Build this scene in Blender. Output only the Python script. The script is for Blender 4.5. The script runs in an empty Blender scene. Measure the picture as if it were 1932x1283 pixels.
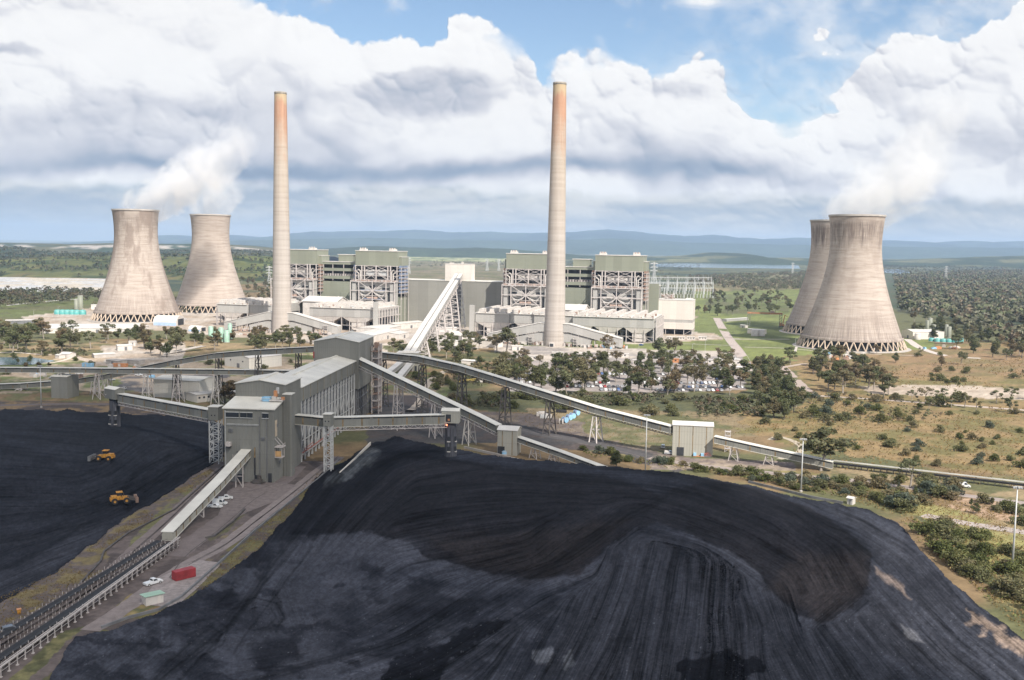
import math
FP=1843.0; CX=966.0; CY=641.5; HC=95.0
PIT=math.atan(177/FP); ROL=0.0163
_cp,_sp=math.cos(PIT),math.sin(PIT); _cr,_sr=math.cos(ROL),math.sin(ROL)
def ray(px,py):
    dx=px-CX; du=CY-py
    a=dx*_cr-du*_sr; b=dx*_sr+du*_cr
    return (a, b*_sp+FP*_cp, b*_cp-FP*_sp)
def G(px,py,z=0.0):
    r=ray(px,py); t=(z-HC)/r[2]; return (r[0]*t,r[1]*t,z)
def V(px,py,Y):
    r=ray(px,py); t=Y/r[1]; return (r[0]*t,Y,HC+r[2]*t)
def proj(x,y,z):
    zz=z-HC
    a=x; b=y*_sp+zz*_cp; c=y*_cp-zz*_sp
    a=a/c*FP; b=b/c*FP
    return (CX+a*_cr+b*_sr, CY-(-a*_sr+b*_cr))
def ZT(p,ty):
    lo,hi=-50.0,400.0
    for _ in range(40):
        m=(lo+hi)/2
        if proj(p[0],p[1],m)[1]>ty: lo=m
        else: hi=m
    return lo
import bpy, bmesh, random
import numpy as np
from mathutils import Vector, Matrix
random.seed(7)
SC=bpy.context.scene; COL=SC.collection
R=math.radians
# ---------------------------------------------------------------- objects
def tag(o,label=None,cat=None,group=None,kind=None):
    if label: o['label']=label
    if cat: o['category']=cat
    if group: o['group']=group
    if kind: o['kind']=kind
    return o
def empty(name,loc=(0,0,0),rz=0,label=None,cat=None,group=None):
    o=bpy.data.objects.new(name,None); COL.objects.link(o); o.location=loc; o.rotation_euler=(0,0,rz)
    o.empty_display_size=1
    return tag(o,label,cat,group)
def setmesh(me,mats,smooth=False):
    for m in mats: me.materials.append(m)
    if smooth: me.polygons.foreach_set('use_smooth',[True]*len(me.polygons))
def mkobj(name,me,parent=None):
    o=bpy.data.objects.new(name,me); COL.objects.link(o)
    if parent is not None: o.parent=parent
    return o
def copy_tree(o,parent=None):
    c=o.copy(); COL.objects.link(c)
    if parent is not None:
        c.parent=parent
    for ch in list(o.children): copy_tree(ch,c)
    return c
class MB:
    """collects faces in world (or local) space"""
    def __init__(s): s.v=[]; s.f=[]; s.m=[]; s.mi=0
    def quadv(s,pts):
        n=len(s.v); s.v+= [tuple(p) for p in pts]; s.f.append(tuple(range(n,n+len(pts)))); s.m.append(s.mi)
    def hexa(s,b,t):
        n=len(s.v); s.v+=[tuple(p) for p in b]+[tuple(p) for p in t]; k=len(b)
        s.f.append(tuple(n+i for i in range(k-1,-1,-1))); s.f.append(tuple(n+k+i for i in range(k)))
        for i in range(k):
            j=(i+1)%k; s.f.append((n+i,n+j,n+k+j,n+k+i))
        s.m+=[s.mi]*(k+2)
    def box(s,c,d,rz=0):
        x,y,z=c; a,b,h=d[0]/2,d[1]/2,d[2]/2; cs,sn=math.cos(rz),math.sin(rz)
        P=[(x+u*cs-w*sn,y+u*sn+w*cs) for u,w in((-a,-b),(a,-b),(a,b),(-a,b))]
        s.hexa([(p[0],p[1],z-h) for p in P],[(p[0],p[1],z+h) for p in P])
    def prism(s,poly,z0,z1):
        s.hexa([(p[0],p[1],z0) for p in poly],[(p[0],p[1],z1) for p in poly])
    def bar(s,a,b,w,h=None,up=(0,0,1)):
        h=h or w; a=Vector(a); b=Vector(b); d=(b-a)
        if d.length<1e-6: return
        d.normalize(); u=Vector(up); sd=d.cross(u)
        if sd.length<1e-3: sd=d.cross(Vector((1,0,0)))
        sd.normalize(); u=sd.cross(d); sd*=w/2; u*=h/2
        s.hexa([a-sd-u,a+sd-u,a+sd+u,a-sd+u],[b-sd-u,b+sd-u,b+sd+u,b-sd+u])
    def tube(s,a,b,r1,r2=None,n=10,cap=True):
        r2=r1 if r2 is None else r2; a=Vector(a); b=Vector(b); d=(b-a).normalized()
        u=d.cross(Vector((0,0,1)))
        if u.length<1e-3: u=Vector((1,0,0))
        u.normalize(); w=d.cross(u); k=len(s.v)
        for c,r in((a,r1),(b,r2)):
            for i in range(n):
                t=2*math.pi*i/n; s.v.append(tuple(c+u*(r*math.cos(t))+w*(r*math.sin(t))))
        for i in range(n):
            j=(i+1)%n; s.f.append((k+i,k+j,k+n+j,k+n+i)); s.m.append(s.mi)
        if cap:
            s.f.append(tuple(k+i for i in range(n-1,-1,-1))); s.f.append(tuple(k+n+i for i in range(n))); s.m+=[s.mi]*2
    def lathe(s,prof,c=(0,0,0),n=24,cap=False):
        k=len(s.v)
        for r,z in prof:
            for i in range(n):
                t=2*math.pi*i/n; s.v.append((c[0]+r*math.cos(t),c[1]+r*math.sin(t),c[2]+z))
        for q in range(len(prof)-1):
            for i in range(n):
                j=(i+1)%n; s.f.append((k+q*n+i,k+q*n+j,k+(q+1)*n+j,k+(q+1)*n+i)); s.m.append(s.mi)
        if cap:
            s.f.append(tuple(k+i for i in range(n-1,-1,-1))); q=len(prof)-1
            s.f.append(tuple(k+q*n+i for i in range(n))); s.m+=[s.mi]*2
    def gable(s,P,z0,ze,zr,axis=0):
        """house solid on footprint P (4 pts ccw); ridge parallel to edge P0-P1 if axis 0 else P1-P2"""
        if axis: P=[P[1],P[2],P[3],P[0]]
        a,b,c,d=P; m1=((b[0]+c[0])/2,(b[1]+c[1])/2); m0=((a[0]+d[0])/2,(a[1]+d[1])/2)
        n=len(s.v)
        s.v+=[(p[0],p[1],z0) for p in P]+[(p[0],p[1],ze) for p in P]+[(m0[0],m0[1],zr),(m1[0],m1[1],zr)]
        F=[(3,2,1,0),(0,1,5,4),(1,2,6,9,5),(2,3,7,6),(3,0,4,8,7)]
        s.f+=[tuple(n+i for i in f) for f in F]; s.m+=[s.mi]*5
        return a,b,c,d,m0,m1
    def mesh(s,name,mats,smooth=False,loc=None):
        me=bpy.data.meshes.new(name)
        v=s.v
        if loc: v=[(p[0]-loc[0],p[1]-loc[1],p[2]-loc[2]) for p in v]
        me.from_pydata(v,[],s.f); setmesh(me,mats if isinstance(mats,(list,tuple)) else [mats],smooth)
        if any(s.m): me.polygons.foreach_set('material_index',s.m)
        me.update(); return me
    def build(s,name,mats,parent=None,smooth=False,loc=None):
        """loc: world location of the parent (geometry collected in world space)"""
        if not s.f: return None
        if parent is not None and loc is None: loc=tuple(parent.location)
        if parent is None:
            xs=[p[0] for p in s.v]; ys=[p[1] for p in s.v]; zs=[p[2] for p in s.v]
            if loc is None: loc=((min(xs)+max(xs))/2,(min(ys)+max(ys))/2,min(zs))
            o=mkobj(name,s.mesh(name,mats,smooth,loc)); o.location=loc; return o
        return mkobj(name,s.mesh(name,mats,smooth,loc),parent)
def quad_np(name,V_,F_,mats,smooth=True,cols=None,parent=None):
    me=bpy.data.meshes.new(name); n=len(V_); m=len(F_)
    me.vertices.add(n); me.vertices.foreach_set('co',np.asarray(V_,np.float32).ravel())
    me.loops.add(m*4); me.loops.foreach_set('vertex_index',np.asarray(F_,np.int32).ravel())
    me.polygons.add(m); me.polygons.foreach_set('loop_start',np.arange(0,m*4,4,dtype=np.int32))
    me.polygons.foreach_set('loop_total',np.full(m,4,np.int32))
    if cols is not None:
        a=me.color_attributes.new('Col','FLOAT_COLOR','POINT'); c=np.ones((n,4),np.float32); c[:,:cols.shape[1]]=cols
        a.data.foreach_set('color',c.ravel())
    setmesh(me,mats,smooth); me.update(calc_edges=True); me.validate()
    return mkobj(name,me,parent)
# ---------------------------------------------------------------- numpy noise
def _h(ix,iy,s):
    n=(ix.astype(np.int64)*374761393+iy.astype(np.int64)*668265263+s*2147483647)&0xffffffff
    n=((n^(n>>13))*1274126177)&0xffffffff; n=(n^(n>>16))&0xffff
    return n/65535.0
def vnoise(x,y,s=0):
    ix=np.floor(x); iy=np.floor(y); fx=x-ix; fy=y-iy; fx=fx*fx*(3-2*fx); fy=fy*fy*(3-2*fy)
    a=_h(ix,iy,s);b=_h(ix+1,iy,s);c=_h(ix,iy+1,s);d=_h(ix+1,iy+1,s)
    return (a*(1-fx)+b*fx)*(1-fy)+(c*(1-fx)+d*fx)*fy
def fbm(x,y,o=4,s=0):
    r=0;a=1;t=0
    for i in range(o):
        r=r+a*vnoise(x*2**i+i*17.3,y*2**i-i*9.1,s+i); t+=a; a*=.55
    return r/t
def sstep(a,b,x):
    t=np.clip((x-a)/(b-a),0,1); return t*t*(3-2*t)
def inpoly(px,py,P):
    ins=np.zeros(px.shape,bool); n=len(P)
    for i in range(n):
        x1,y1=P[i]; x2,y2=P[(i+1)%n]
        if y1==y2: continue
        c=((y1>py)!=(y2>py))&(px<(x2-x1)*(py-y1)/(y2-y1)+x1); ins^=c
    return ins
def dseg(px,py,P,close=False):
    d=np.full(px.shape,1e9); n=len(P)
    for i in range(n if close else n-1):
        x1,y1=P[i][:2]; x2,y2=P[(i+1)%n][:2]; dx,dy=x2-x1,y2-y1; L=dx*dx+dy*dy+1e-9
        t=np.clip(((px-x1)*dx+(py-y1)*dy)/L,0,1)
        d=np.minimum(d,np.hypot(px-x1-t*dx,py-y1-t*dy))
    return d
def ray_np(px,py):
    dx=px-CX; du=CY-py; a=dx*_cr-du*_sr; b=dx*_sr+du*_cr
    return a,b*_sp+FP*_cp,b*_cp-FP*_sp
def proj_np(x,y,z):
    zz=z-HC; b=y*_sp+zz*_cp; c=y*_cp-zz*_sp; a=x/c*FP; b=b/c*FP
    return CX+a*_cr+b*_sr, CY-(-a*_sr+b*_cr)
# ---------------------------------------------------------------- materials
def srgb(r,g,b):
    f=lambda c:(c/255/12.92) if c<=10 else ((c/255+.055)/1.055)**2.4
    return (f(r),f(g),f(b),1)
def newmat(name):
    m=bpy.data.materials.new(name); m.use_nodes=True; nt=m.node_tree
    b=nt.nodes['Principled BSDF']; return m,nt,nt.nodes,nt.links,b
def mk(nt,t,**k):
    n=nt.nodes.new(t)
    for a,v in k.items():
        if a.startswith('i'):
            try: n.inputs[int(a[1:])].default_value=v
            except Exception: n.inputs[a[1:]].default_value=v
        else: setattr(n,a,v)
    return n
def ramp(nt,src,stops):
    r=nt.nodes.new('ShaderNodeValToRGB'); e=r.color_ramp.elements
    while len(e)<len(stops): e.new(.5)
    for q,(p,c) in zip(e,stops):
        q.position=p; q.color=c if len(c)==4 else (*c,1)
    nt.links.new(src,r.inputs[0]); return r.outputs[0]
def mix(nt,f,a,b,mode='MIX'):
    n=nt.nodes.new('ShaderNodeMix'); n.data_type='RGBA'; n.blend_type=mode; n.clamp_factor=True
    for s,v in((0,f),(6,a),(7,b)):
        if hasattr(v,'is_linked') or hasattr(v,'links'): nt.links.new(v,n.inputs[s])
        else: n.inputs[s].default_value=v
    return n.outputs[2]
def math_(nt,op,a,b=None,c=None):
    n=nt.nodes.new('ShaderNodeMath'); n.operation=op
    for i,v in enumerate((a,b,c)):
        if v is None: continue
        if hasattr(v,'links'): nt.links.new(v,n.inputs[i])
        else: n.inputs[i].default_value=v
    return n.outputs[0]
def noise(nt,vec,scale,detail=3,rough=.55,dim='3D'):
    n=nt.nodes.new('ShaderNodeTexNoise'); n.inputs['Scale'].default_value=scale; n.inputs['Detail'].default_value=detail
    n.inputs['Roughness'].default_value=rough
    if vec is not None: nt.links.new(vec,n.inputs['Vector'])
    return n.outputs['Fac']
def worldpos(nt): return nt.nodes.new('ShaderNodeNewGeometry').outputs['Position']
def vscale(nt,vec,s):
    n=nt.nodes.new('ShaderNodeVectorMath'); n.operation='MULTIPLY'; nt.links.new(vec,n.inputs[0]); n.inputs[1].default_value=s; return n.outputs[0]
def simple(name,col,rough=.7,var=.12,scale=.6,metal=0):
    m,nt,N,L,b=newmat(name); p=worldpos(nt)
    f=noise(nt,p,scale,4)
    lo=tuple(c*(1-var*1.6) for c in col[:3])+(1,); hi=tuple(min(1,c*(1+var)) for c in col[:3])+(1,)
    L.new(ramp(nt,f,[(.3,lo),(.7,hi)]),b.inputs['Base Color']); b.inputs['Roughness'].default_value=rough; b.inputs['Metallic'].default_value=metal
    return m
def cladding(name,col,panel=6.0,rib=1.2,var=.08,stain=.25,rough=.55,staincol=None):
    """sheet-metal wall: vertical ribs, panel to panel tone, streaky weathering"""
    m,nt,N,L,b=newmat(name); g=N.new('ShaderNodeNewGeometry'); p=g.outputs['Position']
    cr=N.new('ShaderNodeVectorMath'); cr.operation='CROSS_PRODUCT'; L.new(g.outputs['True Normal'],cr.inputs[0]); cr.inputs[1].default_value=(0,0,1)
    dt=N.new('ShaderNodeVectorMath'); dt.operation='DOT_PRODUCT'; L.new(cr.outputs[0],dt.inputs[0]); L.new(p,dt.inputs[1])
    u=dt.outputs['Value']; sx=N.new('ShaderNodeSeparateXYZ'); L.new(p,sx.inputs[0])
    cb=N.new('ShaderNodeCombineXYZ'); L.new(u,cb.inputs[0]); L.new(math_(nt,'MULTIPLY',sx.outputs[2],.06),cb.inputs[1])
    st=noise(nt,cb.outputs[0],.9,5,.7)
    wn=N.new('ShaderNodeTexWhiteNoise'); wn.noise_dimensions='1D'; L.new(math_(nt,'FLOOR',math_(nt,'DIVIDE',u,panel)),wn.inputs['W'])
    bl=noise(nt,p,.05,3)
    f=math_(nt,'ADD',math_(nt,'MULTIPLY',wn.outputs['Value'],.3),math_(nt,'ADD',math_(nt,'MULTIPLY',st,.5),math_(nt,'MULTIPLY',bl,.3)))
    lo=tuple(c*(1-var*2) for c in col[:3])+(1,); hi=tuple(min(1,c*(1+var*1.4)) for c in col[:3])+(1,)
    base=ramp(nt,f,[(.3,lo),(.75,hi)])
    if stain:
        sc=staincol or tuple(c*.55 for c in col[:3])+(1,)
        base=mix(nt,math_(nt,'MULTIPLY',math_(nt,'SMOOTHSTEP' if False else 'MULTIPLY',math_(nt,'MAXIMUM',math_(nt,'SUBTRACT',st,.52),0),4.0),stain),base,sc)
    lap=math_(nt,'GREATER_THAN',math_(nt,'FRACT',math_(nt,'DIVIDE',sx.outputs[2],5.7)),.965); seam=math_(nt,'GREATER_THAN',math_(nt,'FRACT',math_(nt,'DIVIDE',u,panel)),.97)
    base=mix(nt,math_(nt,'MULTIPLY',math_(nt,'MAXIMUM',lap,seam),.22),base,tuple(c*.4 for c in col[:3])+(1,))
    L.new(base,b.inputs['Base Color']); b.inputs['Roughness'].default_value=rough
    s=math_(nt,'SINE',math_(nt,'MULTIPLY',u,2*math.pi/rib)); bp=N.new('ShaderNodeBump'); bp.inputs['Strength'].default_value=.35; bp.inputs['Distance'].default_value=.06
    L.new(s,bp.inputs['Height']); L.new(bp.outputs[0],b.inputs['Normal'])
    return m
def attrmat(name,fine=1.2,amp=.35,bump=.4,rough=.9,bdist=.25,spec=.3):
    m,nt,N,L,b=newmat(name); p=worldpos(nt); a=N.new('ShaderNodeAttribute'); a.attribute_name='Col'
    f1=noise(nt,p,fine,5,.65); f2=noise(nt,p,fine*.17,4,.6)
    f=math_(nt,'ADD',math_(nt,'MULTIPLY',f1,.6),math_(nt,'MULTIPLY',f2,.4))
    k=ramp(nt,f,[(.3,(1-amp,)*3),(.7,(1+amp,)*3)])
    L.new(mix(nt,1.0,a.outputs['Color'],k,'MULTIPLY'),b.inputs['Base Color'])
    b.inputs['Roughness'].default_value=rough; b.inputs['Specular IOR Level'].default_value=spec
    bp=N.new('ShaderNodeBump'); bp.inputs['Strength'].default_value=bump; bp.inputs['Distance'].default_value=bdist; L.new(f1,bp.inputs['Height']); L.new(bp.outputs[0],b.inputs['Normal'])
    return m
def sphere_oct(x,y,s,seed,k=.95,rmin=.45,warp=.0):
    X=x/s; Y=y/s; ix=np.floor(X); iy=np.floor(Y); best=np.zeros(x.shape)
    for a in(-1,0,1):
        for b in(-1,0,1):
            cx=ix+a; cy=iy+b
            jx=cx+_h(cx,cy,seed); jy=cy+_h(cx,cy,seed+11); r=rmin+(k-rmin)*_h(cx,cy,seed+23)
            best=np.maximum(best,np.maximum(0,r*r-(X-jx)**2-(Y-jy)**2))
    return np.sqrt(best)*s
def blur(a,n):
    if n<1: return a
    for ax in(0,1):
        p=np.concatenate([np.repeat(a.take([0],ax),n,ax),a,np.repeat(a.take([-1],ax),n,ax)],ax)
        c=np.cumsum(p,ax); z=np.zeros_like(c.take([0],ax)); c=np.concatenate([z,c],ax); m=a.shape[ax]
        a=(c.take(range(2*n+1,2*n+1+m),ax)-c.take(range(m),ax))/(2*n+1)
    return a
def clouds(px,py,stepx,stepy):
    """px,py: grids in units of 1/FP rad around the view; returns colour (display linear) and alpha"""
    w1=fbm(px/260,py/260,5,3)-.5; w2=fbm(px/260+9,py/260+4,5,8)-.5
    w3=fbm(px/40,py/40,4,13)-.5; w4=fbm(px/40+7,py/40,4,18)-.5
    x=px+w1*110+w3*16; y=py+w2*90+w4*14
    hs=465+(px-966)*.0163-py      # height over the horizon
    O=[(230,.34),(105,.42),(50,.42),(24,.42),(11,.34)]
    hgt=[]; 
    for i,(s,a) in enumerate(O): hgt.append(a*sphere_oct(x,y*1.12,s,31+i*7))
    H=sum(hgt)
    def curve(pts,q): return np.interp(q,[p[0] for p in pts],[p[1] for p in pts])
    T=[(-900,60),(-600,-80),(-400,-150),(0,-120),(300,-70),(400,-40),(470,-12),(505,6),(560,36),(600,60),(650,74),(700,84),(760,88),(800,90),(838,88),(848,48),(862,32),(900,34),(930,55),(965,80),(1000,112),(1020,150),(1036,150),(1050,116),(1085,104),(1130,104),(1160,122),(1190,134),(1230,146),(1270,142),(1298,124),(1318,108),(1350,112),(1380,150),(1400,180),(1440,200),(1480,212),(1520,196),(1560,168),(1600,128),(1640,96),(1690,78),(1750,74),(1800,84),(1838,84),(1860,52),(1900,30),(1950,-5),(2100,-60),(2400,-40),(2800,90)]
    xx=px+w1*30+w3*22; top=curve(T,xx)
    q=(py-top)+ (H-H.mean())*.55 + w4*26 + (fbm(px/14,py/14,3,77)-.5)*10
    def bl(cx,cy,rx,ry,a,X=x,Y=y): return a*np.exp(-((X-cx)/rx)**2-((Y-cy)/ry)**2)
    holes=bl(1440,190,52,34,90)+bl(1240,262,26,12,40)+bl(1590,205,40,9,26)+bl(1290,228,70,10,50)+bl(1545,196,70,14,35)+bl(1490,150,40,22,60)+bl(1130,180,18,26,30)+bl(1500,255,60,10,30)+bl(1230,250,30,14,30)
    q=q-holes
    ex=bl(1330,2,60,14,60,px,py)+bl(1545,72,44,20,33,px+w1*60+w3*40,py+w2*40+w4*30)+bl(1590,100,90,9,30)
    q=np.maximum(q,ex-28+w4*40+w2*20)
    vs=sstep(.54,.70,fbm(px/120+2,py/90,4,155)); crisp=np.where(q>0,1,0)*0+sstep(0,1,(q+2+vs*26)/(9+vs*62))
    wsp=.55*sstep(-34,12,q+(fbm(px/34,py/24,5,57)-.5)*70)*vs*.8; wsp2=sstep(-70,40,q+ (fbm(px/70,py/45,6,55)-.5)*150)*.60
    wsp=np.maximum(wsp,wsp2*sstep(1200,1500,px+py*.6))      # thin veils only right of the stack
    a=np.maximum(crisp,wsp)
    # relief
    def sh(h,k):
        gy,gx=np.gradient(h); gx/=stepx; gy/=stepy
        n=1/np.sqrt(1+k*k*(gx*gx+gy*gy)); return (-k*gx*.38 - k*gy*.66*-1*-1 + .62)*n if False else ((-k*gx)*.40+(k*gy)*.62+.62)*n
    Hb=blur(blur(hgt[0],9),5)+blur(hgt[1],5); Hm=blur(hgt[1],3)+blur(hgt[2],1); Hf=blur(hgt[3]+hgt[4],1)+blur(hgt[2],1)*.5
    s1=sh(Hb,1.2)-.62; s2=sh(Hm,1.1)-.62; s3=sh(Hf,.9)-.62
    soft=fbm(px/300+3,py/170,3,91); amt=sstep(.40,.60,soft)      # some parts crisp, others veiled
    edge=np.exp(-np.maximum(q,0)/70)
    rel=s1*.14+s2*(.02+.07*amt+.15*edge)+s3*(.01+.06*amt+.24*edge)
    g=(bl(800,168,118,34,.36)+bl(862,196,70,26,.18)+bl(300,215,240,52,.15)+bl(50,258,170,52,.17)+bl(8,98,60,14,.30)+bl(440,250,210,60,.15)
      +bl(120,300,300,30,.18)+bl(250,324,600,18,.27)+bl(760,332,560,19,.30)+bl(520,310,260,34,.12)+bl(1180,330,330,26,.26)+bl(1480,330,260,18,.14)+bl(1310,176,105,16,.17)
      +bl(1720,172,150,50,.13)+bl(1830,255,160,40,.15)+bl(1275,286,95,26,.13)+bl(1640,276,120,26,.10)+bl(620,290,130,40,.08)+bl(1165,240,70,50,.10)+bl(1200,290,80,30,.06)
      -bl(620,130,150,50,.06)-bl(900,80,60,50,.05)-bl(1480,235,70,25,.08)-bl(1720,200,90,18,.06)-bl(1590,240,60,24,.06))
    lum=1.02-.05*sstep(150,330,py)+rel-g*1.3+(fbm(x/90,y/70,5,44)-.5)*.22-np.maximum(fbm(px/210+w1,py/90+w2,5,144)-.5,0)*.75*sstep(0,120,q)
    lum+=.07*edge
    hb=(hgt[1]+hgt[2]+hgt[3])*.5
    for cx,cy,rx,ry,l0,l1,st_ in((790,172,128,56,.74,.50,.9),(845,196,80,34,.70,.50,.7),(690,232,70,40,.80,.64,.5),(15,98,62,15,.66,.5,.9),(1285,172,105,24,.86,.66,.8),(1350,150,60,34,.92,.72,.6),(1735,212,80,15,.76,.66,.7),(1640,140,90,34,.86,.70,.5),(1090,262,90,46,.88,.66,.6),(330,262,170,50,.86,.64,.5),(120,236,110,44,.86,.66,.5),(1470,300,90,26,.9,.66,.5),(1560,330,120,16,.8,.6,.5)):
        X=px+w1*60+w3*26; Y=py+w2*40+w4*22
        d=(1-((X-cx)/rx)**2-((Y-cy)/ry)**2)*ry*.7+(hb-hb.mean())*.45
        m=sstep(-3,16,d)*np.where(Y<cy,1,np.exp(-((Y-cy)/(ry*.75))**2))*st_
        t=np.clip((Y-(cy-ry))/(1.5*ry),0,1); lum=lum*(1-m)+(l0+(l1-l0)*t+s2*.16+s3*.12)*m
    ks=[0,.25,.45,.62,.80,.93,1.15]
    c8=[(128,146,170),(150,166,188),(180,188,203),(206,209,219),(231,232,237),(249,249,250),(255,255,255)]
    lin=np.array([srgb(*c)[:3] for c in c8]); lum=np.clip(lum,0,1.2)
    cc=np.stack([np.interp(lum,ks,lin[:,i]) for i in range(3)],-1)
    # low far decks
    sf=fbm(px/420,py/52,6,66)*.6+fbm(px/120,py/22,5,70)*.4+bl(80,352,300,9,.14,px,y)+bl(700,372,160,9,.12,px,y)+bl(1060,388,130,10,.06,px,y)-bl(250,375,300,14,.08,px,y)-bl(250,430,400,26,.09,px,y)-bl(1000,345,700,10,.05,px,y)
    sf=sf+(w2)*.12
    pu=sphere_oct(x*.8,y*1.9,46,301)*.6+sphere_oct(x,y*2.2,20,307)*.5; sf=sf+(sh(blur(pu,1),1.0)-.62)*.10*sstep(20,60,hs)
    l2=np.array([srgb(*c)[:3] for c in [(172,186,206),(186,197,212),(201,208,218),(217,221,227),(232,234,237)]])
    c2=np.stack([np.interp(sf,[.30,.39,.47,.55,.66],l2[:,i]) for i in range(3)],-1)
    hz=np.exp(-np.maximum(hs,0)/26)[...,None]; c2=c2*(1-hz*.75)+np.array(srgb(186,199,214)[:3])*hz*.75
    c2=c2*np.array([.95,.925,.885])
    a2=sstep(265,95,hs+w2*120)*.97
    low=sstep(96,122,hs+w4*26+w2*22+(px>1100)*8)
    am=a*low
    af=am+(1-am)*a2
    col=(cc*am[...,None]+c2*((1-am)*a2)[...,None])/np.maximum(af,1e-4)[...,None]
    return col,af
EXPO=0.55
SUN_EL=R(45); SUN_AZ=R(148)   # azimuth clockwise from +Y
SDIR=Vector((math.sin(SUN_AZ)*math.cos(SUN_EL),math.cos(SUN_AZ)*math.cos(SUN_EL),math.sin(SUN_EL)))
ld=bpy.data.lights.new('sun','SUN'); ld.energy=4.8; ld.angle=R(.5); ld.color=(1,.945,.87)
sun=bpy.data.objects.new('sun',ld); COL.objects.link(sun); sun.rotation_euler=SDIR.to_track_quat('Z','Y').to_euler(); sun.location=(0,0,600)
def build_world():
    w=bpy.data.worlds.new('World'); SC.world=w; w.use_nodes=True; nt=w.node_tree; N=nt.nodes; L=nt.links
    bg=N['Background']; bg.inputs['Strength'].default_value=.12
    sky=mk(nt,'ShaderNodeTexSky'); sky.sky_type='NISHITA'; sky.sun_disc=False; sky.sun_elevation=SUN_EL; sky.sun_rotation=SUN_AZ; sky.air_density=1; sky.dust_density=.6; sky.ozone_density=2
    tc=mk(nt,'ShaderNodeTexCoord').outputs['Generated']; s=mk(nt,'ShaderNodeSeparateXYZ'); L.new(tc,s.inputs[0]); x,y,z=s.outputs
    cb=mk(nt,'ShaderNodeCombineXYZ'); zz=math_(nt,'ADD',math_(nt,'ABSOLUTE',z),.2); L.new(math_(nt,'DIVIDE',x,zz),cb.inputs[0]); L.new(math_(nt,'DIVIDE',y,zz),cb.inputs[1])
    f=noise(nt,cb.outputs[0],1.0,4,.6)
    c=ramp(nt,f,[(.40,(0,0,0)),(.54,(1,1,1))])
    # broken cloud overhead; none in the clear strip in front of the camera (y dominates there)
    fr=mk(nt,'ShaderNodeMapRange'); L.new(y,fr.inputs[0]); fr.inputs[1].default_value=.55; fr.inputs[2].default_value=.8; fr.inputs[3].default_value=1; fr.inputs[4].default_value=0
    c=math_(nt,'MULTIPLY',c,fr.outputs[0])
    blue=mix(nt,1.0,sky.outputs[0],(.80,.80,.80,1),'MULTIPLY')
    cloudc=(5.9,5.8,5.75,1)
    L.new(mix(nt,c,blue,cloudc),bg.inputs['Color'])
    w.cycles.sampling_method='MANUAL'; w.cycles.sample_map_resolution=512
build_world()
def build_dome():
    st=1.9; xs=np.arange(-900,2800,st); ys=np.arange(-170,480,st); px,py=np.meshgrid(xs,ys)
    c,a=clouds(px,py,st,st)
    a=a*sstep(-168,-90,py)*sstep(-898,-500,px)*sstep(2798,2400,px)
    X,Y,Z=ray_np(px,py); n=np.sqrt(X*X+Y*Y+Z*Z); D=70000
    V_=np.stack([X/n*D,Y/n*D,HC+Z/n*D],-1).reshape(-1,3)
    h,w=px.shape; i=np.arange(h*w).reshape(h,w); F=np.stack([i[:-1,:-1],i[1:,:-1],i[1:,1:],i[:-1,1:]],-1).reshape(-1,4)
    m,nt,N,L,b=newmat('cloud_sky'); N.remove(b); at=mk(nt,'ShaderNodeAttribute'); at.attribute_name='Col'
    em=mk(nt,'ShaderNodeEmission'); em.inputs['Strength'].default_value=1/2**EXPO; L.new(at.outputs['Color'],em.inputs['Color'])
    tr=mk(nt,'ShaderNodeBsdfTransparent'); mx=mk(nt,'ShaderNodeMixShader'); L.new(at.outputs['Alpha'],mx.inputs[0]); L.new(tr.outputs[0],mx.inputs[1]); L.new(em.outputs[0],mx.inputs[2])
    L.new(mx.outputs[0],N['Material Output'].inputs['Surface']); m.cycles.emission_sampling='NONE'
    col=np.concatenate([c,a[...,None]],-1).reshape(-1,4)
    o=quad_np('sky',V_,F,[m],True,col); tag(o,kind='structure')
    o.visible_shadow=True
build_dome()
def build_haze():
    m,nt,N,L,b=newmat('haze_air'); N.remove(b); v=mk(nt,'ShaderNodeVolumePrincipled'); v.inputs['Color'].default_value=(.52,.70,.98,1); v.inputs['Density'].default_value=4.6e-5; v.inputs['Anisotropy'].default_value=0.0
    L.new(v.outputs[0],N['Material Output'].inputs['Volume']); m.cycles.homogeneous_volume=True
    bb=MB(); bb.box((0,13500,259),(44000,31000,522)); o=bb.build('haze',m); tag(o,kind='stuff')
build_haze()
MG=attrmat('ground_soil',fine=.55,amp=.28,bump=.5,bdist=.4)
C=lambda r,g,b:np.array(srgb(r,g,b)[:3])
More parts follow.
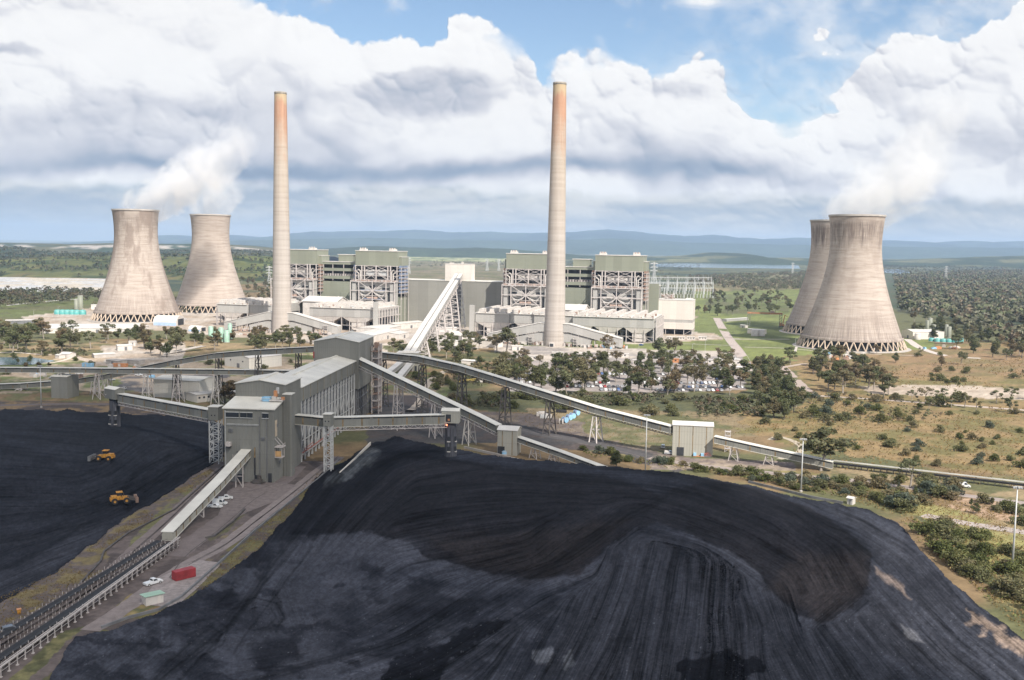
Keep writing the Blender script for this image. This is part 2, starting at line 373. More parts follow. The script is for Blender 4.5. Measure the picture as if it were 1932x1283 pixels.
# base colours given as reflectances
DRY=np.array([.185,.128,.068]); DRY2=np.array([.25,.185,.105]); OLIVE=np.array([.105,.105,.048]); GREEN=np.array([.125,.145,.050]); LAWN=np.array([.160,.180,.058])
DIRT=np.array([.33,.265,.205]); PALE=np.array([.40,.35,.30]); CONC=np.array([.40,.36,.325]); DARK=np.array([.055,.052,.052]); SCRUB=np.array([.075,.080,.042]); ASH=np.array([.40,.40,.40])
YARD=np.array([.125,.100,.092]); FOR=np.array([.038,.052,.030]); ASPH=np.array([.25,.225,.21])
ZONES=[ # polygon in picture units, colour, second colour, edge raggedness (m), noise scale (m)
 ([(-200,640),(960,640),(2100,640),(2100,1400),(-200,1400)],DRY,OLIVE,12,40),
 ([(-200,470),(2200,470),(2200,560),(-200,560)],OLIVE,FOR,20,160),
 ([(560,486),(1000,484),(1000,545),(560,545)],np.array([.17,.14,.085]),OLIVE,30,90),
 ([(770,484),(960,486),(960,494),(770,492)],np.array([.30,.30,.16]),GREEN,30,90),
 ([(-200,510),(150,512),(215,520),(215,550),(-200,552)],ASH,np.array([.42,.37,.30]),14,60),
 ([(1640,518),(2200,505),(2200,655),(1932,650),(1860,632),(1790,600),(1700,588),(1640,560)],np.array([.075,.075,.045]),FOR*1.6,10,40),
 ([(60,516),(215,512),(215,527),(60,524)],np.array([.42,.28,.17]),DIRT,14,60),
 ([(-200,505),(215,503),(215,513),(-200,517)],np.array([.24,.21,.11]),OLIVE,14,60),
 ([(-200,552),(215,556),(215,572),(-200,578)],FOR,SCRUB,14,60),
 ([(-200,578),(215,558),(330,575),(330,600),(-200,620)],GREEN*.85,OLIVE,8,60),
 ([(430,540),(620,520),(620,585),(430,585)],DRY,SCRUB,14,50),
 ([(40,598),(180,580),(400,578),(560,560),(1330,585),(1345,640),(960,655),(600,650),(280,622),(60,612)],PALE,DIRT,3,25),
 ([(1310,545),(1500,535),(1540,600),(1540,660),(1310,640)],GREEN*.95,LAWN,8,50),
 ([(1310,520),(1560,510),(1560,545),(1310,550)],np.array([.20,.165,.09]),OLIVE,10,60),
 ([(960,648),(1340,632),(1400,600),(1500,618),(1760,640),(1770,668),(1600,680),(1390,682),(960,680)],LAWN,GREEN,3,60),
 ([(1310,600),(1360,600),(1400,645),(1395,672),(1310,650)],LAWN,GREEN,2,60),
 ([(560,590),(700,640),(780,700),(700,730),(620,660)],PALE,DIRT,3,25),
 ([(690,600),(960,600),(985,650),(800,668),(760,640)],PALE,CONC,3,25),
 ([(1330,560),(1420,552),(1500,575),(1480,596),(1330,590)],GREEN*.9,OLIVE,6,50),
 ([(1180,622),(1345,628),(1370,640),(1180,650)],PALE,DIRT,2,25),
 ([(0,640),(560,648),(600,700),(-50,700)],DRY2,OLIVE,7,22),
 ([(0,680),(600,665),(700,700),(640,730),(0,760)],np.array([.37,.29,.21]),GREEN*.95,7,16),
 ([(190,652),(350,645),(345,690),(200,688)],PALE,DIRT,3,15),
 ([(240,705),(430,700),(440,740),(330,775),(180,760)],DIRT,DARK*2,5,12),
 ([(-50,745),(230,735),(400,760),(420,790),(-50,778)],np.array([.13,.13,.055]),DRY,4,9),
 ([(-50,755),(280,758),(330,785),(-50,790)],YARD*.55,DRY,4,9),
 ([(620,690),(780,690),(860,735),(860,770),(700,780)],np.array([.33,.26,.18]),GREEN*.9,5,14),
 ([(690,745),(800,745),(880,770),(870,790),(700,790)],YARD*.7,DARK,4,12),
 ([(700,738),(780,742),(830,700),(790,690)],GREEN*.9,DRY,4,12),
 ([(955,680),(1400,668),(1405,735),(1100,745),(960,742)],ASPH,np.array([.30,.26,.24]),2,20),
 ([(930,650),(1390,664),(1395,676),(940,684)],PALE,ASPH,2,25),
 ([(760,655),(960,665),(960,700),(900,720),(850,700),(780,690)],OLIVE*.9,DRY,6,18),
 ([(830,738),(960,738),(1430,742),(1440,790),(1200,790),(900,775)],SCRUB,OLIVE*.8,6,14),
 ([(1000,770),(1260,775),(1430,780),(1440,822),(1250,830),(960,800)],np.array([.20,.155,.09]),OLIVE,5,14),
 ([(880,775),(1010,782),(1120,800),(1290,862),(1290,885),(1140,850),(960,815),(880,800)],np.array([.105,.085,.078]),DIRT*.5,3,9),
 ([(700,770),(850,770),(980,800),(1120,828),(1290,872),(1280,892),(1120,852),(940,835),(850,838),(690,836)],DARK*1.1,YARD*.6,3,9),
 ([(1405,690),(1932,640),(2100,640),(2100,900),(1932,900),(1560,850),(1400,815)],np.array([.228,.160,.078]),np.array([.150,.128,.052]),10,16),
 ([(1480,672),(2100,650),(2100,705),(1560,715)],np.array([.225,.150,.080]),np.array([.165,.128,.060]),8,22),
 ([(1620,728),(1800,726),(2100,745),(2100,762),(1780,748),(1640,742)],np.array([.42,.35,.28]),DIRT,4,16),
 ([(1405,690),(1500,700),(1530,750),(1460,790),(1400,770)],SCRUB*1.1,OLIVE,7,14),
 ([(1100,790),(1280,802),(1270,860),(1100,820)],np.array([.185,.15,.09]),OLIVE,4,10),
 ([(1225,860),(1500,872),(1500,888),(1225,885)],YARD*1.25,DIRT*.8,2,8),
 ([(1080,845),(1240,870),(1420,893),(1560,905),(1640,925),(1700,960),(1800,1060),(1960,1180),(2100,1250),(2100,1000),(1932,960),(1700,925),(1560,893),(1300,876),(1150,852)],np.array([.185,.155,.07]),SCRUB*1.3,4,7),
 ([(1540,880),(2100,925),(2100,960),(1700,925),(1560,895)],np.array([.25,.19,.11]),OLIVE,3,10),
 ([(1690,950),(1760,930),(1850,960),(1932,985),(2100,1000),(2100,1150),(1932,1120),(1800,1010)],np.array([.235,.215,.085]),np.array([.24,.18,.10]),5,11),
 ([(1720,922),(1830,930),(1880,945),(1932,968),(1932,990),(1860,975),(1800,960),(1730,945)],np.array([.36,.25,.17]),DRY,3,6),
 # lower left yard between the two stockpiles
 ([(390,870),(640,870),(600,900),(340,1120),(190,1190),(60,1300),(-100,1320),(-100,1140),(0,1120),(200,1000)],YARD,YARD*.62,2,7),
 ([(396,884),(410,892),(330,965),(230,1010),(200,1040),(190,1095),(110,1150),(0,1180),(-60,1200),(-60,1150),(0,1140),(110,1075),(190,1015),(240,975),(330,920)],np.array([.165,.130,.062]),YARD*.9,2,4),
 ([(596,885),(640,880),(620,900),(560,970),(484,1050),(420,1092),(362,1132),(280,1166),(200,1196),(192,1183),(300,1150),(340,1122),(459,1001),(520,950)],np.array([.130,.115,.050]),YARD*.7,1.5,4),
 ([(195,1165),(250,1120),(330,1130),(230,1175)],np.array([.21,.165,.075]),OLIVE,1.5,4),
 ([(190,1175),(150,1190),(100,1245),(40,1300),(0,1300),(60,1250),(120,1190)],np.array([.17,.155,.07]),OLIVE*.8,2,4),
 ([(300,965),(400,890),(420,905),(330,985),(235,1040),(255,1010)],np.array([.14,.135,.06]),YARD,1.5,4),
 ([(385,1015),(400,980),(465,962),(462,972),(430,1000),(395,1022)],np.array([.10,.088,.055]),OLIVE,1.2,3),
 ([(340,1070),(440,995),(470,985),(420,1040),(345,1100)],np.array([.15,.12,.072]),YARD,1.5,4),
]
def zone_colors(X,Y,base=None):
    z=np.zeros_like(X); px,py=proj_np(X,Y,z); k=FP/np.maximum(Y,60)
    wn1=fbm(X/9,Y/9,4,5)-.5; wn2=fbm(X/9+31,Y/9+7,4,6)-.5
    col=np.zeros(X.shape+(3,))+OLIVE
    for zi,(P,c1,c2,rag,ns) in enumerate(ZONES):
        pr=rag*k*1.6; wx=px+wn1*pr*1.4; wy=py+wn2*pr*np.clip(95/np.maximum(Y,60),.05,.5)
        xs=[p[0] for p in P]; ys=[p[1] for p in P]
        sel=(wx>min(xs)-2)&(wx<max(xs)+2)&(wy>min(ys)-2)&(wy<max(ys)+2)
        if not sel.any(): continue
        ins=inpoly(wx[sel],wy[sel],P); idx=np.argwhere(sel)[ins]; a=(idx[:,0],idx[:,1])
        n=fbm(X[a]/ns,Y[a]/ns,5,40+zi); m=sstep(.42,.62,n)[:,None]
        n2=fbm(X[a]/(ns*.2),Y[a]/(ns*.2),4,90+zi)[:,None]; n3=fbm(X[a]/2.2,Y[a]/2.2,3,190+zi)[:,None]
        col[a]=(c1*(1-m)+c2*m)*(.50+.62*n2+.40*n3)
    return col
def build_ground():
    d=np.concatenate([np.arange(3.4,12,.8),np.arange(12,100,1.25),np.arange(100,930,2.1)]); Yv=HC*FP/d
    t=np.linspace(-.78,.78,1050); T,Yg=np.meshgrid(t,Yv); X=T*Yg
    col=zone_colors(X,Yg)
    Z=(fbm(X/60,Yg/60,3,4)-.5)*np.clip((Yg-300)/3000,0,1)*2
    h,w=X.shape; V_=np.stack([X,Yg,Z],-1).reshape(-1,3); i=np.arange(h*w).reshape(h,w)
    F=np.stack([i[1:,:-1],i[1:,1:],i[:-1,1:],i[:-1,:-1]],-1).reshape(-1,4)
    c=col.reshape(-1,3)
    o=quad_np('ground',V_,F,[MG],True,c); tag(o,kind='structure')
    return o
build_ground()
def base_sheet():
    # soil far to the sides of and behind the detailed ground
    b=MB(); L_=44000
    b.quadv([(-L_,-L_,-.9),(L_,-L_,-.9),(L_,52000,-.9),(-L_,52000,-.9)])
    o=b.build('ground',simple('far_soil',(.088,.082,.045),.95,.4,.02)); tag(o,kind='structure')
base_sheet()
MH=attrmat('hill_cover',fine=.012,amp=.45,bump=.0,rough=1,spec=0)
HILLT=[]
def ridge(pts,Y0,D,fn,name='hills',zmin=0,rough=.12,step=4,nrow=26,seed=1,front=1.0,trees=0,tfn=None,th=(8,14)):
    xs=np.arange(pts[0][0],pts[-1][0]+1,step); top=np.interp(xs,[p[0] for p in pts],[p[1] for p in pts])
    top=top+(fbm(xs/22,xs*0,4,seed)-.5)*rough*12+(fbm(xs/7,xs*0,3,seed+50)-.5)*rough*9
    r=ray_np(xs,top); tt=Y0/r[1]; Xc=r[0]*tt; Zt=HC+r[2]*tt
    s=np.linspace(-1,1,nrow); S,Xg=np.meshgrid(s,Xc,indexing='ij'); Zg=np.meshgrid(s,Zt,indexing='ij')[1]
    Yg=Y0+S*D; prof=np.where(S<0,np.clip(1+S,0,1)**front,np.clip(1-S,0,1)**.8); prof=np.sin(prof*math.pi/2)
    Z=Zg*prof+(fbm(Xg/(D*.35),Yg/(D*.35),5,seed+3)-.5)*Zg.mean()*.9*prof*(1-prof)*3
    Z=np.minimum(Z,Zg); Z=np.where(np.abs(S)>.99,-3,Z)
    px,py=proj_np(Xg,Yg,Z); c=fn(Xg,Yg,Z,px,py)
    if trees: HILLT.append((Xg,Yg,Z,S,trees,tfn,th,seed))
    h,w=Xg.shape; i=np.arange(h*w).reshape(h,w); F=np.stack([i[:-1,:-1],i[:-1,1:],i[1:,1:],i[1:,:-1]],-1).reshape(-1,4)
    o=quad_np(name,np.stack([Xg,Yg,Z],-1).reshape(-1,3),F,[MH],True,c.reshape(-1,3)); tag(o,kind='structure'); return o
def cov(c1,c2,s,seed,lo=.45,hi=.58):
    def f(X,Y,Z,px,py):
        m=sstep(lo,hi,fbm(X/s,Y/s*.6,5,seed))[...,None]; return (c1*(1-m)+c2*m)*(.8+.4*fbm(X/(s*.2),Y/(s*.2),3,seed+5)[...,None])
    return f
PAST=np.array([.13,.125,.065])
ridge([(-300,470),(200,466),(300,450),(330,443),(360,446),(400,450),(440,443),(490,448),(520,446),(560,440),(600,437),(700,436),(790,434),(860,439),(900,437),(1000,440),(1080,438),(1130,433),(1190,436),(1240,442),(1290,446),(1345,443),(1380,448),(1440,452),(1480,449),(1510,449),(1600,452),(1690,455),(1740,459),(1800,461),(1826,454),(1870,460),(1932,455),(2000,458),(2300,462)],23000,5200,cov(FOR*.5,FOR*1.0,700,1),name='mountains',rough=.20,nrow=40,seed=11,front=1.3)
ridge([(300,460),(520,452),(700,449),(850,452),(1000,455),(1150,450),(1300,458),(1500,462),(1700,466),(1932,468),(2300,468)],17500,3000,cov(FOR,FOR*1.2,700,7),name='mountains',rough=.18,seed=17,nrow=30)
def cliffs(X,Y,Z,px,py):
    b=cov(FOR*1.2,PAST*.7,260,21)(X,Y,Z,px,py); top=np.interp(px,[0,150,205,310,370,440,515],[459,461,460,461,461,463,470])
    m=(sstep(1.4,3.0,py-top)*sstep(9.5,6,py-top+ (fbm(px/14,px*0,3,3)-.5)*9)*sstep(.45,.52,fbm(px/24,py/7,4,8)))*np.where(px<215,1,np.where(px<380,.9,np.where(px>515,0,.95)))
    return b*(1-m[...,None])+np.array([.36,.32,.28])*m[...,None]
ridge([(-300,457),(0,458),(150,461),(205,459),(310,460),(350,461),(370,460),(440,462),(480,466),(515,470),(560,476)],6500,1500,cliffs,rough=.05,seed=5,nrow=60,step=2)
ridge([(500,478),(560,472),(640,468),(700,464),(760,466),(840,469),(900,467),(960,470),(1040,476),(1100,482),(1200,486)],9000,1400,cov(FOR,FOR*1.25,300,31),rough=.10,seed=9)
ridge([(1180,486),(1300,484),(1345,476),(1400,478),(1440,486),(1500,487),(1560,489),(1690,495),(1750,490),(1830,487),(1932,484),(2050,480),(2300,478)],7800,1300,cov(FOR*1.1,np.array([.13,.13,.07]),240,37,.50,.60),rough=.12,seed=13,nrow=34)
ridge([(-300,466),(0,470),(40,471),(60,476),(110,479),(130,484),(160,492)],3900,500,cov(FOR,FOR*1.2,80,41),rough=.12,seed=15,trees=1500,th=(9,14))
ridge([(150,486),(210,476),(320,474),(470,474),(540,480),(620,484)],4800,500,cov(FOR*1.1,PAST*.7,160,43,.5,.6),rough=.12,seed=16,trees=1300,tfn=lambda X,Y:fbm(X/160,Y/96,5,43)<.56,th=(8,13))
def pasture(X,Y,Z,px,py):
    b=cov(np.array([.105,.112,.050]),np.array([.130,.105,.060]),260,45,.45,.6)(X,Y,Z,px,py)
    t=np.maximum(sstep(.53,.57,fbm(X/85,Y/60,5,47)),sstep(.60,.64,fbm(X/26,Y/22,4,48)))[...,None]
    g=sstep(420,480,px)[...,None]; b=b*(1-g*.4)+np.array([.125,.145,.055])*g*.4
    return b*(1-t*.85)+FOR*1.1*t*.85
ridge([(0,497),(60,489),(110,483),(210,482),(320,484),(400,484),(440,482),(480,483),(520,487),(600,495),(660,500)],3000,620,pasture,rough=.08,seed=19,nrow=60,step=3,trees=1300,tfn=lambda X,Y:(fbm(X/85,Y/60,5,47)>.525)|(fbm(X/26,Y/22,4,48)>.64),th=(7,12))
def water(name,P,z=.6):
    m,nt,N,L,b=newmat('water_'+name); b.inputs['Base Color'].default_value=(.10,.16,.19,1); b.inputs['Roughness'].default_value=.12
    w=MB(); w.quadv([G(x,y,z) for x,y in P]); o=w.build(name,m); tag(o,kind='structure')
water('lake',[(1230,503),(1330,505),(1510,507),(1505,499),(1400,497),(1300,496),(1240,498)])
water('lake',[(1668,514),(1700,517),(1718,514),(1700,508),(1668,508)])
MC=attrmat('coal_surface',fine=1.5,amp=.30,bump=.5,bdist=.22,rough=.95,spec=.06)
def tps(P,qx,qy):
    P=np.array(P,float); x,y,z=P.T; x=x/100;y=y/100;qx=qx/100;qy=qy/100; n=len(x)
    U=lambda r2:np.where(r2>0,r2*np.log(r2+1e-12),0)
    K=U((x[:,None]-x)**2+(y[:,None]-y)**2)+np.eye(n)*.15; A=np.zeros((n+3,n+3)); A[:n,:n]=K; A[:n,n]=1;A[:n,n+1]=x;A[:n,n+2]=y;A[n:,:n]=A[:n,n:].T
    w=np.linalg.solve(A,np.concatenate([z,[0,0,0]])); r=w[n]+w[n+1]*qx+w[n+2]*qy
    for i in range(n): r=r+w[i]*U((qx-x[i])**2+(qy-y[i])**2)
    return r
def sample(A,i,j):
    h,w=A.shape; i=np.clip(i,0,h-1.001); j=np.clip(j,0,w-1.001); a=i.astype(int); b=j.astype(int); u=i-a; v=j-b
    return (A[a,b]*(1-u)+A[a+1,b]*u)*(1-v)+(A[a,b+1]*(1-u)+A[a+1,b+1]*u)*v
def lic(noise_,ang,L_=22,st=1.0):
    h,w=noise_.shape; I,J=np.mgrid[0:h,0:w].astype(float); s=noise_.copy(); n=1
    for sg in(1,-1):
        i=I.copy(); j=J.copy()
        for k in range(L_):
            a=sample(ang,i,j); i=i+sg*st*np.sin(a); j=j+sg*st*np.cos(a); s+=sample(noise_,i,j); n+=1
    return s/n
def coal(name,outline,hpts,apts,paint,label,step=1.35,seed=1,strokes=(),hfn=None):
    xs=[p[0] for p in outline]; ys=[p[1] for p in outline]
    gx=np.arange(min(xs)-4,max(xs)+4,step); gy=np.arange(min(ys)-4,max(ys)+4,step); px,py=np.meshgrid(gx,gy)
    w=(fbm(px/26,py/20,4,seed)-.5); w2=(fbm(px/26+5,py/20+9,4,seed+1)-.5)
    ins=inpoly(px+w*14,py+w2*9,outline)
    H=tps(hpts,px,py); H=H+(fbm(px/60,py/40,4,seed+2)-.5)*.8+(fbm(px/12,py/7,4,seed+4)-.5)*.32
    ed=dseg(px,py,outline,True)
    # streak field
    A=np.array(apts,float); wsum=0; cx=0; sx=0
    for ax,ay,ag in A:
        d=((px+w*40-ax)**2+((py+w2*30-ay)*1.5)**2+300)**-3.2; cx=cx+d*np.cos(2*R(ag)); sx=sx+d*np.sin(2*R(ag))
    ang=np.arctan2(sx,cx)/2; cs=np.cos(ang); ang=np.where(cs<0,ang+math.pi,ang)
    rng=np.random.RandomState(seed); nz=rng.rand(*px.shape)
    L1=lic(nz,ang,30,1.0); L1=(L1-L1.mean())/L1.std()
    L2=lic(blur(rng.rand(*px.shape),4),ang,36,1.6); L2=(L2-L2.mean())/L2.std()
    L3=lic(blur(rng.rand(*px.shape),10),ang,40,2.2); L3=(L3-L3.mean())/L3.std()
    base=paint(px,py,w,w2)*(.62+.76*fbm(px/4.5,py/3,4,seed+14))[...,None]; sk=1-.72*sstep(800,640,px+(py-1050)*.2)*sstep(985,1040,py) if seed==3 else .8
    mod=np.clip(1+sk*(.20*np.clip(L1,-2.5,2.5)+.20*np.clip(L2,-2.5,2.5)+.14*np.clip(L3,-2,2))+.16*(rng.rand(*px.shape)-.5),.3,2.2)
    bank=(.74+.32*fbm(px/90,py/50,4,seed+9)+.40*fbm(px/15,py/9,4,seed+12))*1.12
    col=base*(mod*bank)[...,None]
    k=(py-455)/450.  # metres per picture unit shrink with distance
    Hd=.05*L1+.14*L2+.22*L3
    for P,wd,dark,dh in strokes:
        d=dseg(px+w*6,py+w2*4,P)/wd; m=np.exp(-d**4)
        tr=.5+.5*np.cos(d*math.pi*2.2)
        col=col*(1-(1-dark)*m*(.55+.45*tr))[...,None]; Hd=Hd+dh*m*(.4+.6*tr)
    Hh=np.maximum(H,.12)+Hd*np.clip(ed/14,0,1)*.8
    Hh=np.maximum(Hh,.06)
    Hh=np.maximum(Hh,.10)
    if hfn is not None: Hh=hfn(px,py,Hh,w,w2)
    X,Y,Z=ray_np(px,py); t=(Hh-HC)/Z; V_=np.stack([X*t,Y*t,Hh],-1)
    h,wd_=px.shape; idx=np.arange(h*wd_).reshape(h,wd_)
    q=ins[:-1,:-1]&ins[1:,:-1]&ins[1:,1:]&ins[:-1,1:]
    F=np.stack([idx[1:,:-1],idx[1:,1:],idx[:-1,1:],idx[:-1,:-1]],-1)[q]
    # skirt down to the soil, along the outline
    V=V_.reshape(-1,3); cc=col.reshape(-1,3)
    E_=np.concatenate([F[:,[0,1]],F[:,[1,2]],F[:,[2,3]],F[:,[3,0]]]); key=np.minimum(E_[:,0],E_[:,1]).astype(np.int64)*10**8+np.maximum(E_[:,0],E_[:,1])
    u,first,cnt=np.unique(key,return_index=True,return_counts=True); B=E_[first[cnt==1]]
    bv=np.unique(B); mp={int(v):len(V)+i for i,v in enumerate(bv)}
    up=V[bv].copy(); cen=V[np.unique(F)].mean(0); 
    n=up[:,:2]-cen[:2]; n/=np.linalg.norm(n,axis=1)[:,None]+1e-6; hh=up[:,2]
    back=(n[:,1]>-.1); up[:,1]+=np.where(back,hh*1.5,.2); up[:,0]+=n[:,0]*hh*.4; up[:,2]=-.3
    S=np.array([(a,mp[int(a)],mp[int(b)],b) for a,b in B])
    V=np.concatenate([V,up]); cc=np.concatenate([cc,cc[bv]]); F=np.concatenate([F,S])
    used=np.unique(F); rm=np.full(len(V),-1); rm[used]=np.arange(len(used)); F=rm[F]
    o=quad_np(name,V[used],F,[MC],True,cc[used]); tag(o,label,'coal stockpile',kind='structure'); return o
FRESH=np.array([.0105,.0105,.0130]); DUST=np.array([.041,.0435,.055]); MID=np.array([.0165,.0180,.0240]); BLK=np.array([.0055,.006,.0085]); BRN=np.array([.0152,.0134,.0142])
def soft(px,py,P,f): 
    i=inpoly(px,py,P); d=dseg(px,py,P,True); return np.where(i,.5+.5*np.clip(d/f,0,1),.5-.5*np.clip(d/f,0,1))
FACE_L=[(600,880),(700,850),(860,868),(940,880),(1060,890),(1140,896),(1250,935),(1245,965),(1160,1020),(1085,1085),(1010,1092),(960,1088),(890,1072),(850,1062),(800,1050),(770,1020),(690,1005),(600,1010),(540,1010),(560,930)]
FACE_R=[(1250,930),(1340,905),(1440,925),(1520,955),(1600,1000),(1645,1050),(1635,1110),(1600,1150),(1555,1175),(1500,1160),(1460,1120),(1430,1080),(1380,1040),(1330,1020),(1240,985),(1200,1000)]
def paint_main(px,py,w,w2):
    x=px+w*46; y=py+w2*30; c=np.zeros(px.shape+(3,))+MID
    def lay(P,colr,f=6,a=1.0,X=None,Y=None):
        nonlocal c; m=(soft(x if X is None else X,y if Y is None else Y,P,f)*a)[...,None]; c=c*(1-m)+colr*m
    n1=fbm(px/120,py/60,5,91)
    c=c*(.75+.6*n1[...,None])
    m=sstep(.44,.70,fbm(px/70+3,py/34,6,92))*sstep(980,1060,py); c=c*(1-m[...,None]*.75)+DUST*m[...,None]*.75
    lay([(520,1010),(680,1015),(690,1060),(620,1120),(640,1200),(560,1280),(400,1283),(430,1180),(470,1090)],DUST*.95,20,.6)
    lay([(1150,1030),(1240,1005),(1330,1040),(1440,1120),(1540,1190),(1700,1300),(1000,1300),(1050,1200),(1120,1090),(1160,1030)],DUST*.56,14,.8)
    lay([(1560,950),(1700,990),(1760,1060),(1850,1160),(1960,1230),(1960,1300),(1500,1300),(1480,1190),(1640,1150),(1660,1050),(1600,990)],DUST*.66,14,.8)
    lay([(1320,1015),(1390,1020),(1470,1080),(1500,1160),(1420,1120),(1350,1050)],DUST*.95,8,.6)
    w5=fbm(px/7,py/5,3,95)-.5
    lay([(520,1010),(760,1000),(860,1050),(960,1080),(1090,1085),(1060,1110),(900,1110),(740,1075),(640,1050),(540,1060)],DUST*.95,10,.8)
    lay([(1290,1000),(1350,1020),(1440,1075),(1500,1165),(1560,1185),(1650,1110),(1660,1040),(1610,985),(1660,1010),(1700,1080),(1640,1160),(1560,1215),(1470,1190),(1400,1110),(1300,1040)],DUST*.8,10,.6)
    lay(FACE_L,FRESH,2,1.0,px+w*14+w5*7,py+w2*10+w5*8); lay(FACE_R,FRESH*1.05,2,1.0,px+w*14+w5*7,py+w2*10+w5*8)
    lay([(800,1010),(1000,1005),(1190,975),(1080,1085),(1000,1092),(880,1070)],BRN,10,.7); lay([(1500,1040),(1640,1050),(1630,1110),(1555,1172),(1450,1110)],BRN*1.25,10,.8)
    lay([(600,890),(700,840),(790,820),(860,850),(760,880),(690,930),(600,1010),(540,1030),(430,1180),(300,1260),(430,1100),(540,960)],BLK*1.2,10,.75)
    lay([(740,1240),(830,1215),(880,1180),(960,1165),(930,1200),(850,1240),(820,1300),(720,1300)],BLK*.7,3,.95,px+w*40,py+w2*26)
    lay([(1290,1240),(1400,1225),(1440,1250),(1400,1300),(1270,1300)],BLK*.7,3,.95,px+w*60,py+w2*40)
    lay([(690,1130),(790,1085),(850,1120),(930,1130),(900,1160),(780,1170),(720,1190)],BLK*1.1,8,.7,px+w*90,py+w2*50)
    m=(sstep(.40,.72,fbm(x/60,y/24,6,391))*sstep(820,700,px+(py-1100)*.5)*sstep(1000,1040,py)*.75)[...,None]; c=c*(1-m)+DUST*1.15*m; m=(sstep(.50,.72,fbm(x/50+5,y/16,6,392))*sstep(820,700,px)*sstep(1030,1080,py)*.7)[...,None]; c=c*(1-m)+BLK*1.6*m
    lay([(470,1220),(560,1190),(570,1240),(500,1265)],BLK*1.2,8,.8); lay([(330,1130),(440,1120),(520,1160),(470,1200),(330,1200)],BLK*1.8,16,.6)
    lay([(640,890),(700,842),(720,850),(650,905),(610,920)],np.array([.085,.092,.10]),6,.6)
    lay([(1652,1068),(1700,1100),(1720,1130),(1690,1110),(1655,1080)],np.array([.21,.16,.13]),3,.55,px+w*20,py+w2*14)
    lay([(1820,1150),(1890,1190),(1940,1215),(1932,1240),(1880,1205),(1830,1175)],np.array([.24,.18,.14]),4,.7,px+w*50,py+w2*30)
    lay([(1005,1230),(1035,1225),(1040,1245),(1010,1255)],np.array([.10,.105,.12]),3,.7,px+w*30,py+w2*20); lay([(1060,1238),(1085,1228),(1085,1250),(1065,1262)],np.array([.10,.105,.12]),3,.7,px+w*30,py+w2*20)
    lay([(1700,1180),(1730,1190),(1745,1215),(1715,1200)],np.array([.13,.13,.14]),3,.6,px+w*30,py+w2*20)
    sp=fbm(px/3.2,py/2.4,2,93); m=(sstep(.84,.90,sp)*sstep(1120,1180,py)*.35)[...,None]; c=c*(1-m)+np.array([.16,.17,.19])*m
    return c
OUT_MAIN=[(596,900),(640,872),(700,836),(745,822),(800,836),(850,846),(930,858),(1060,872),(1140,879),(1240,886),(1330,899),(1415,915),(1500,935),(1560,946),(1640,962),(1700,990),(1740,1040),(1800,1100),(1860,1150),(1932,1205),(2060,1290),(2060,1330),(60,1330),(110,1255),(140,1198),(200,1191),(290,1158),(362,1124),(420,1084),(480,1042),(552,964)]
hp=[]
for x,y in [(596,902),(660,868),(700,842),(745,826),(520,965),(440,1040),(348,1128),(300,1155),(200,1190),(110,1260),(60,1330),(1640,966),(1700,995),(1740,1045),(1800,1105),(1860,1155),(1932,1210),(2060,1300),(480,1000)]: hp.append((x,y,.15))
hp+=[(800,842,1.2),(850,860,3.0),(930,862,3.2),(1060,874,4),(1140,881,5),(1240,888,5),(1330,901,4.4),(1415,917,3.4),(1500,937,2.2),(1560,948,1.0),
 (720,900,5),(640,960,6),(800,930,8),(950,930,9),(1100,930,9.5),(1240,935,9.4),(1360,940,9.2),(1480,965,9.2),(1560,995,9.5),(1600,1020,9),(1625,1060,6.5),(1635,1110,2.2),(1600,1150,1.0),(1555,1178,.4),(1490,1165,1.4),
 (580,1000,4.5),(700,985,7.5),(840,975,8.6),(960,975,8.8),(1090,950,9.6),(845,1020,5.0),(960,1035,5.2),(1060,1030,6.0),(850,1068,1.0),(960,1094,.6),(1060,1104,.8),(770,1040,2.0),(1180,985,8.2),(1240,955,9.4),(1120,1050,4.4),(1020,1120,1.2),(930,1150,.9),
 (1300,1000,8.2),(1400,1060,6.2),(1450,1110,4.2),(1250,1080,5.4),(1200,1180,3.2),(1100,1180,2.4),(1300,1180,3.0),(1400,1180,2.4),(1100,1300,.6),(1300,1300,.4),(1500,1300,.3),(1700,1250,.4),(1700,1100,.6),(1500,1040,6.4),(1540,1110,3.0),
 (900,1200,.5),(700,1200,.9),(700,1100,.9),(560,1100,.8),(600,1060,1.2),(450,1150,.6),(400,1250,.4),(600,1280,.3),(800,1300,.2),(780,1130,2.2),(1000,1250,.6),(1700,1040,.8),(1800,1200,.5),(1660,980,1.0)]
ap=[(700,900,-42),(620,960,-48),(560,1020,-55),(480,1100,-58),(760,850,-20),(850,900,-8),(1000,900,4),(950,950,-4),(1100,930,4),(1240,905,8),(1350,905,12),(1180,900,2),(1450,950,22),(900,1010,-8),(1100,990,-30),(1040,1040,-38),(1160,990,-38),(960,1050,-14),(850,1030,-10),(1040,1075,-20),(1350,960,20),(1250,980,15),(1500,1000,35),(1560,1080,60),(1450,1050,30),
 (1200,1060,104),(1150,1150,112),(1050,1240,118),(1250,1150,100),(1330,1120,95),(1300,1250,100),(1400,1200,85),(1450,1150,70),(1520,1230,62),(1600,1200,52),(1700,1100,48),(1750,1200,46),(1850,1230,38),(1650,1010,32),(1600,965,20),
 (850,1180,-32),(950,1130,-32),(700,1240,-20),(500,1270,-8),(760,1120,-30),(650,1150,-30),(600,1080,-45),(380,1170,10),(330,1220,-40),(540,1150,70),(1560,1150,-40)]
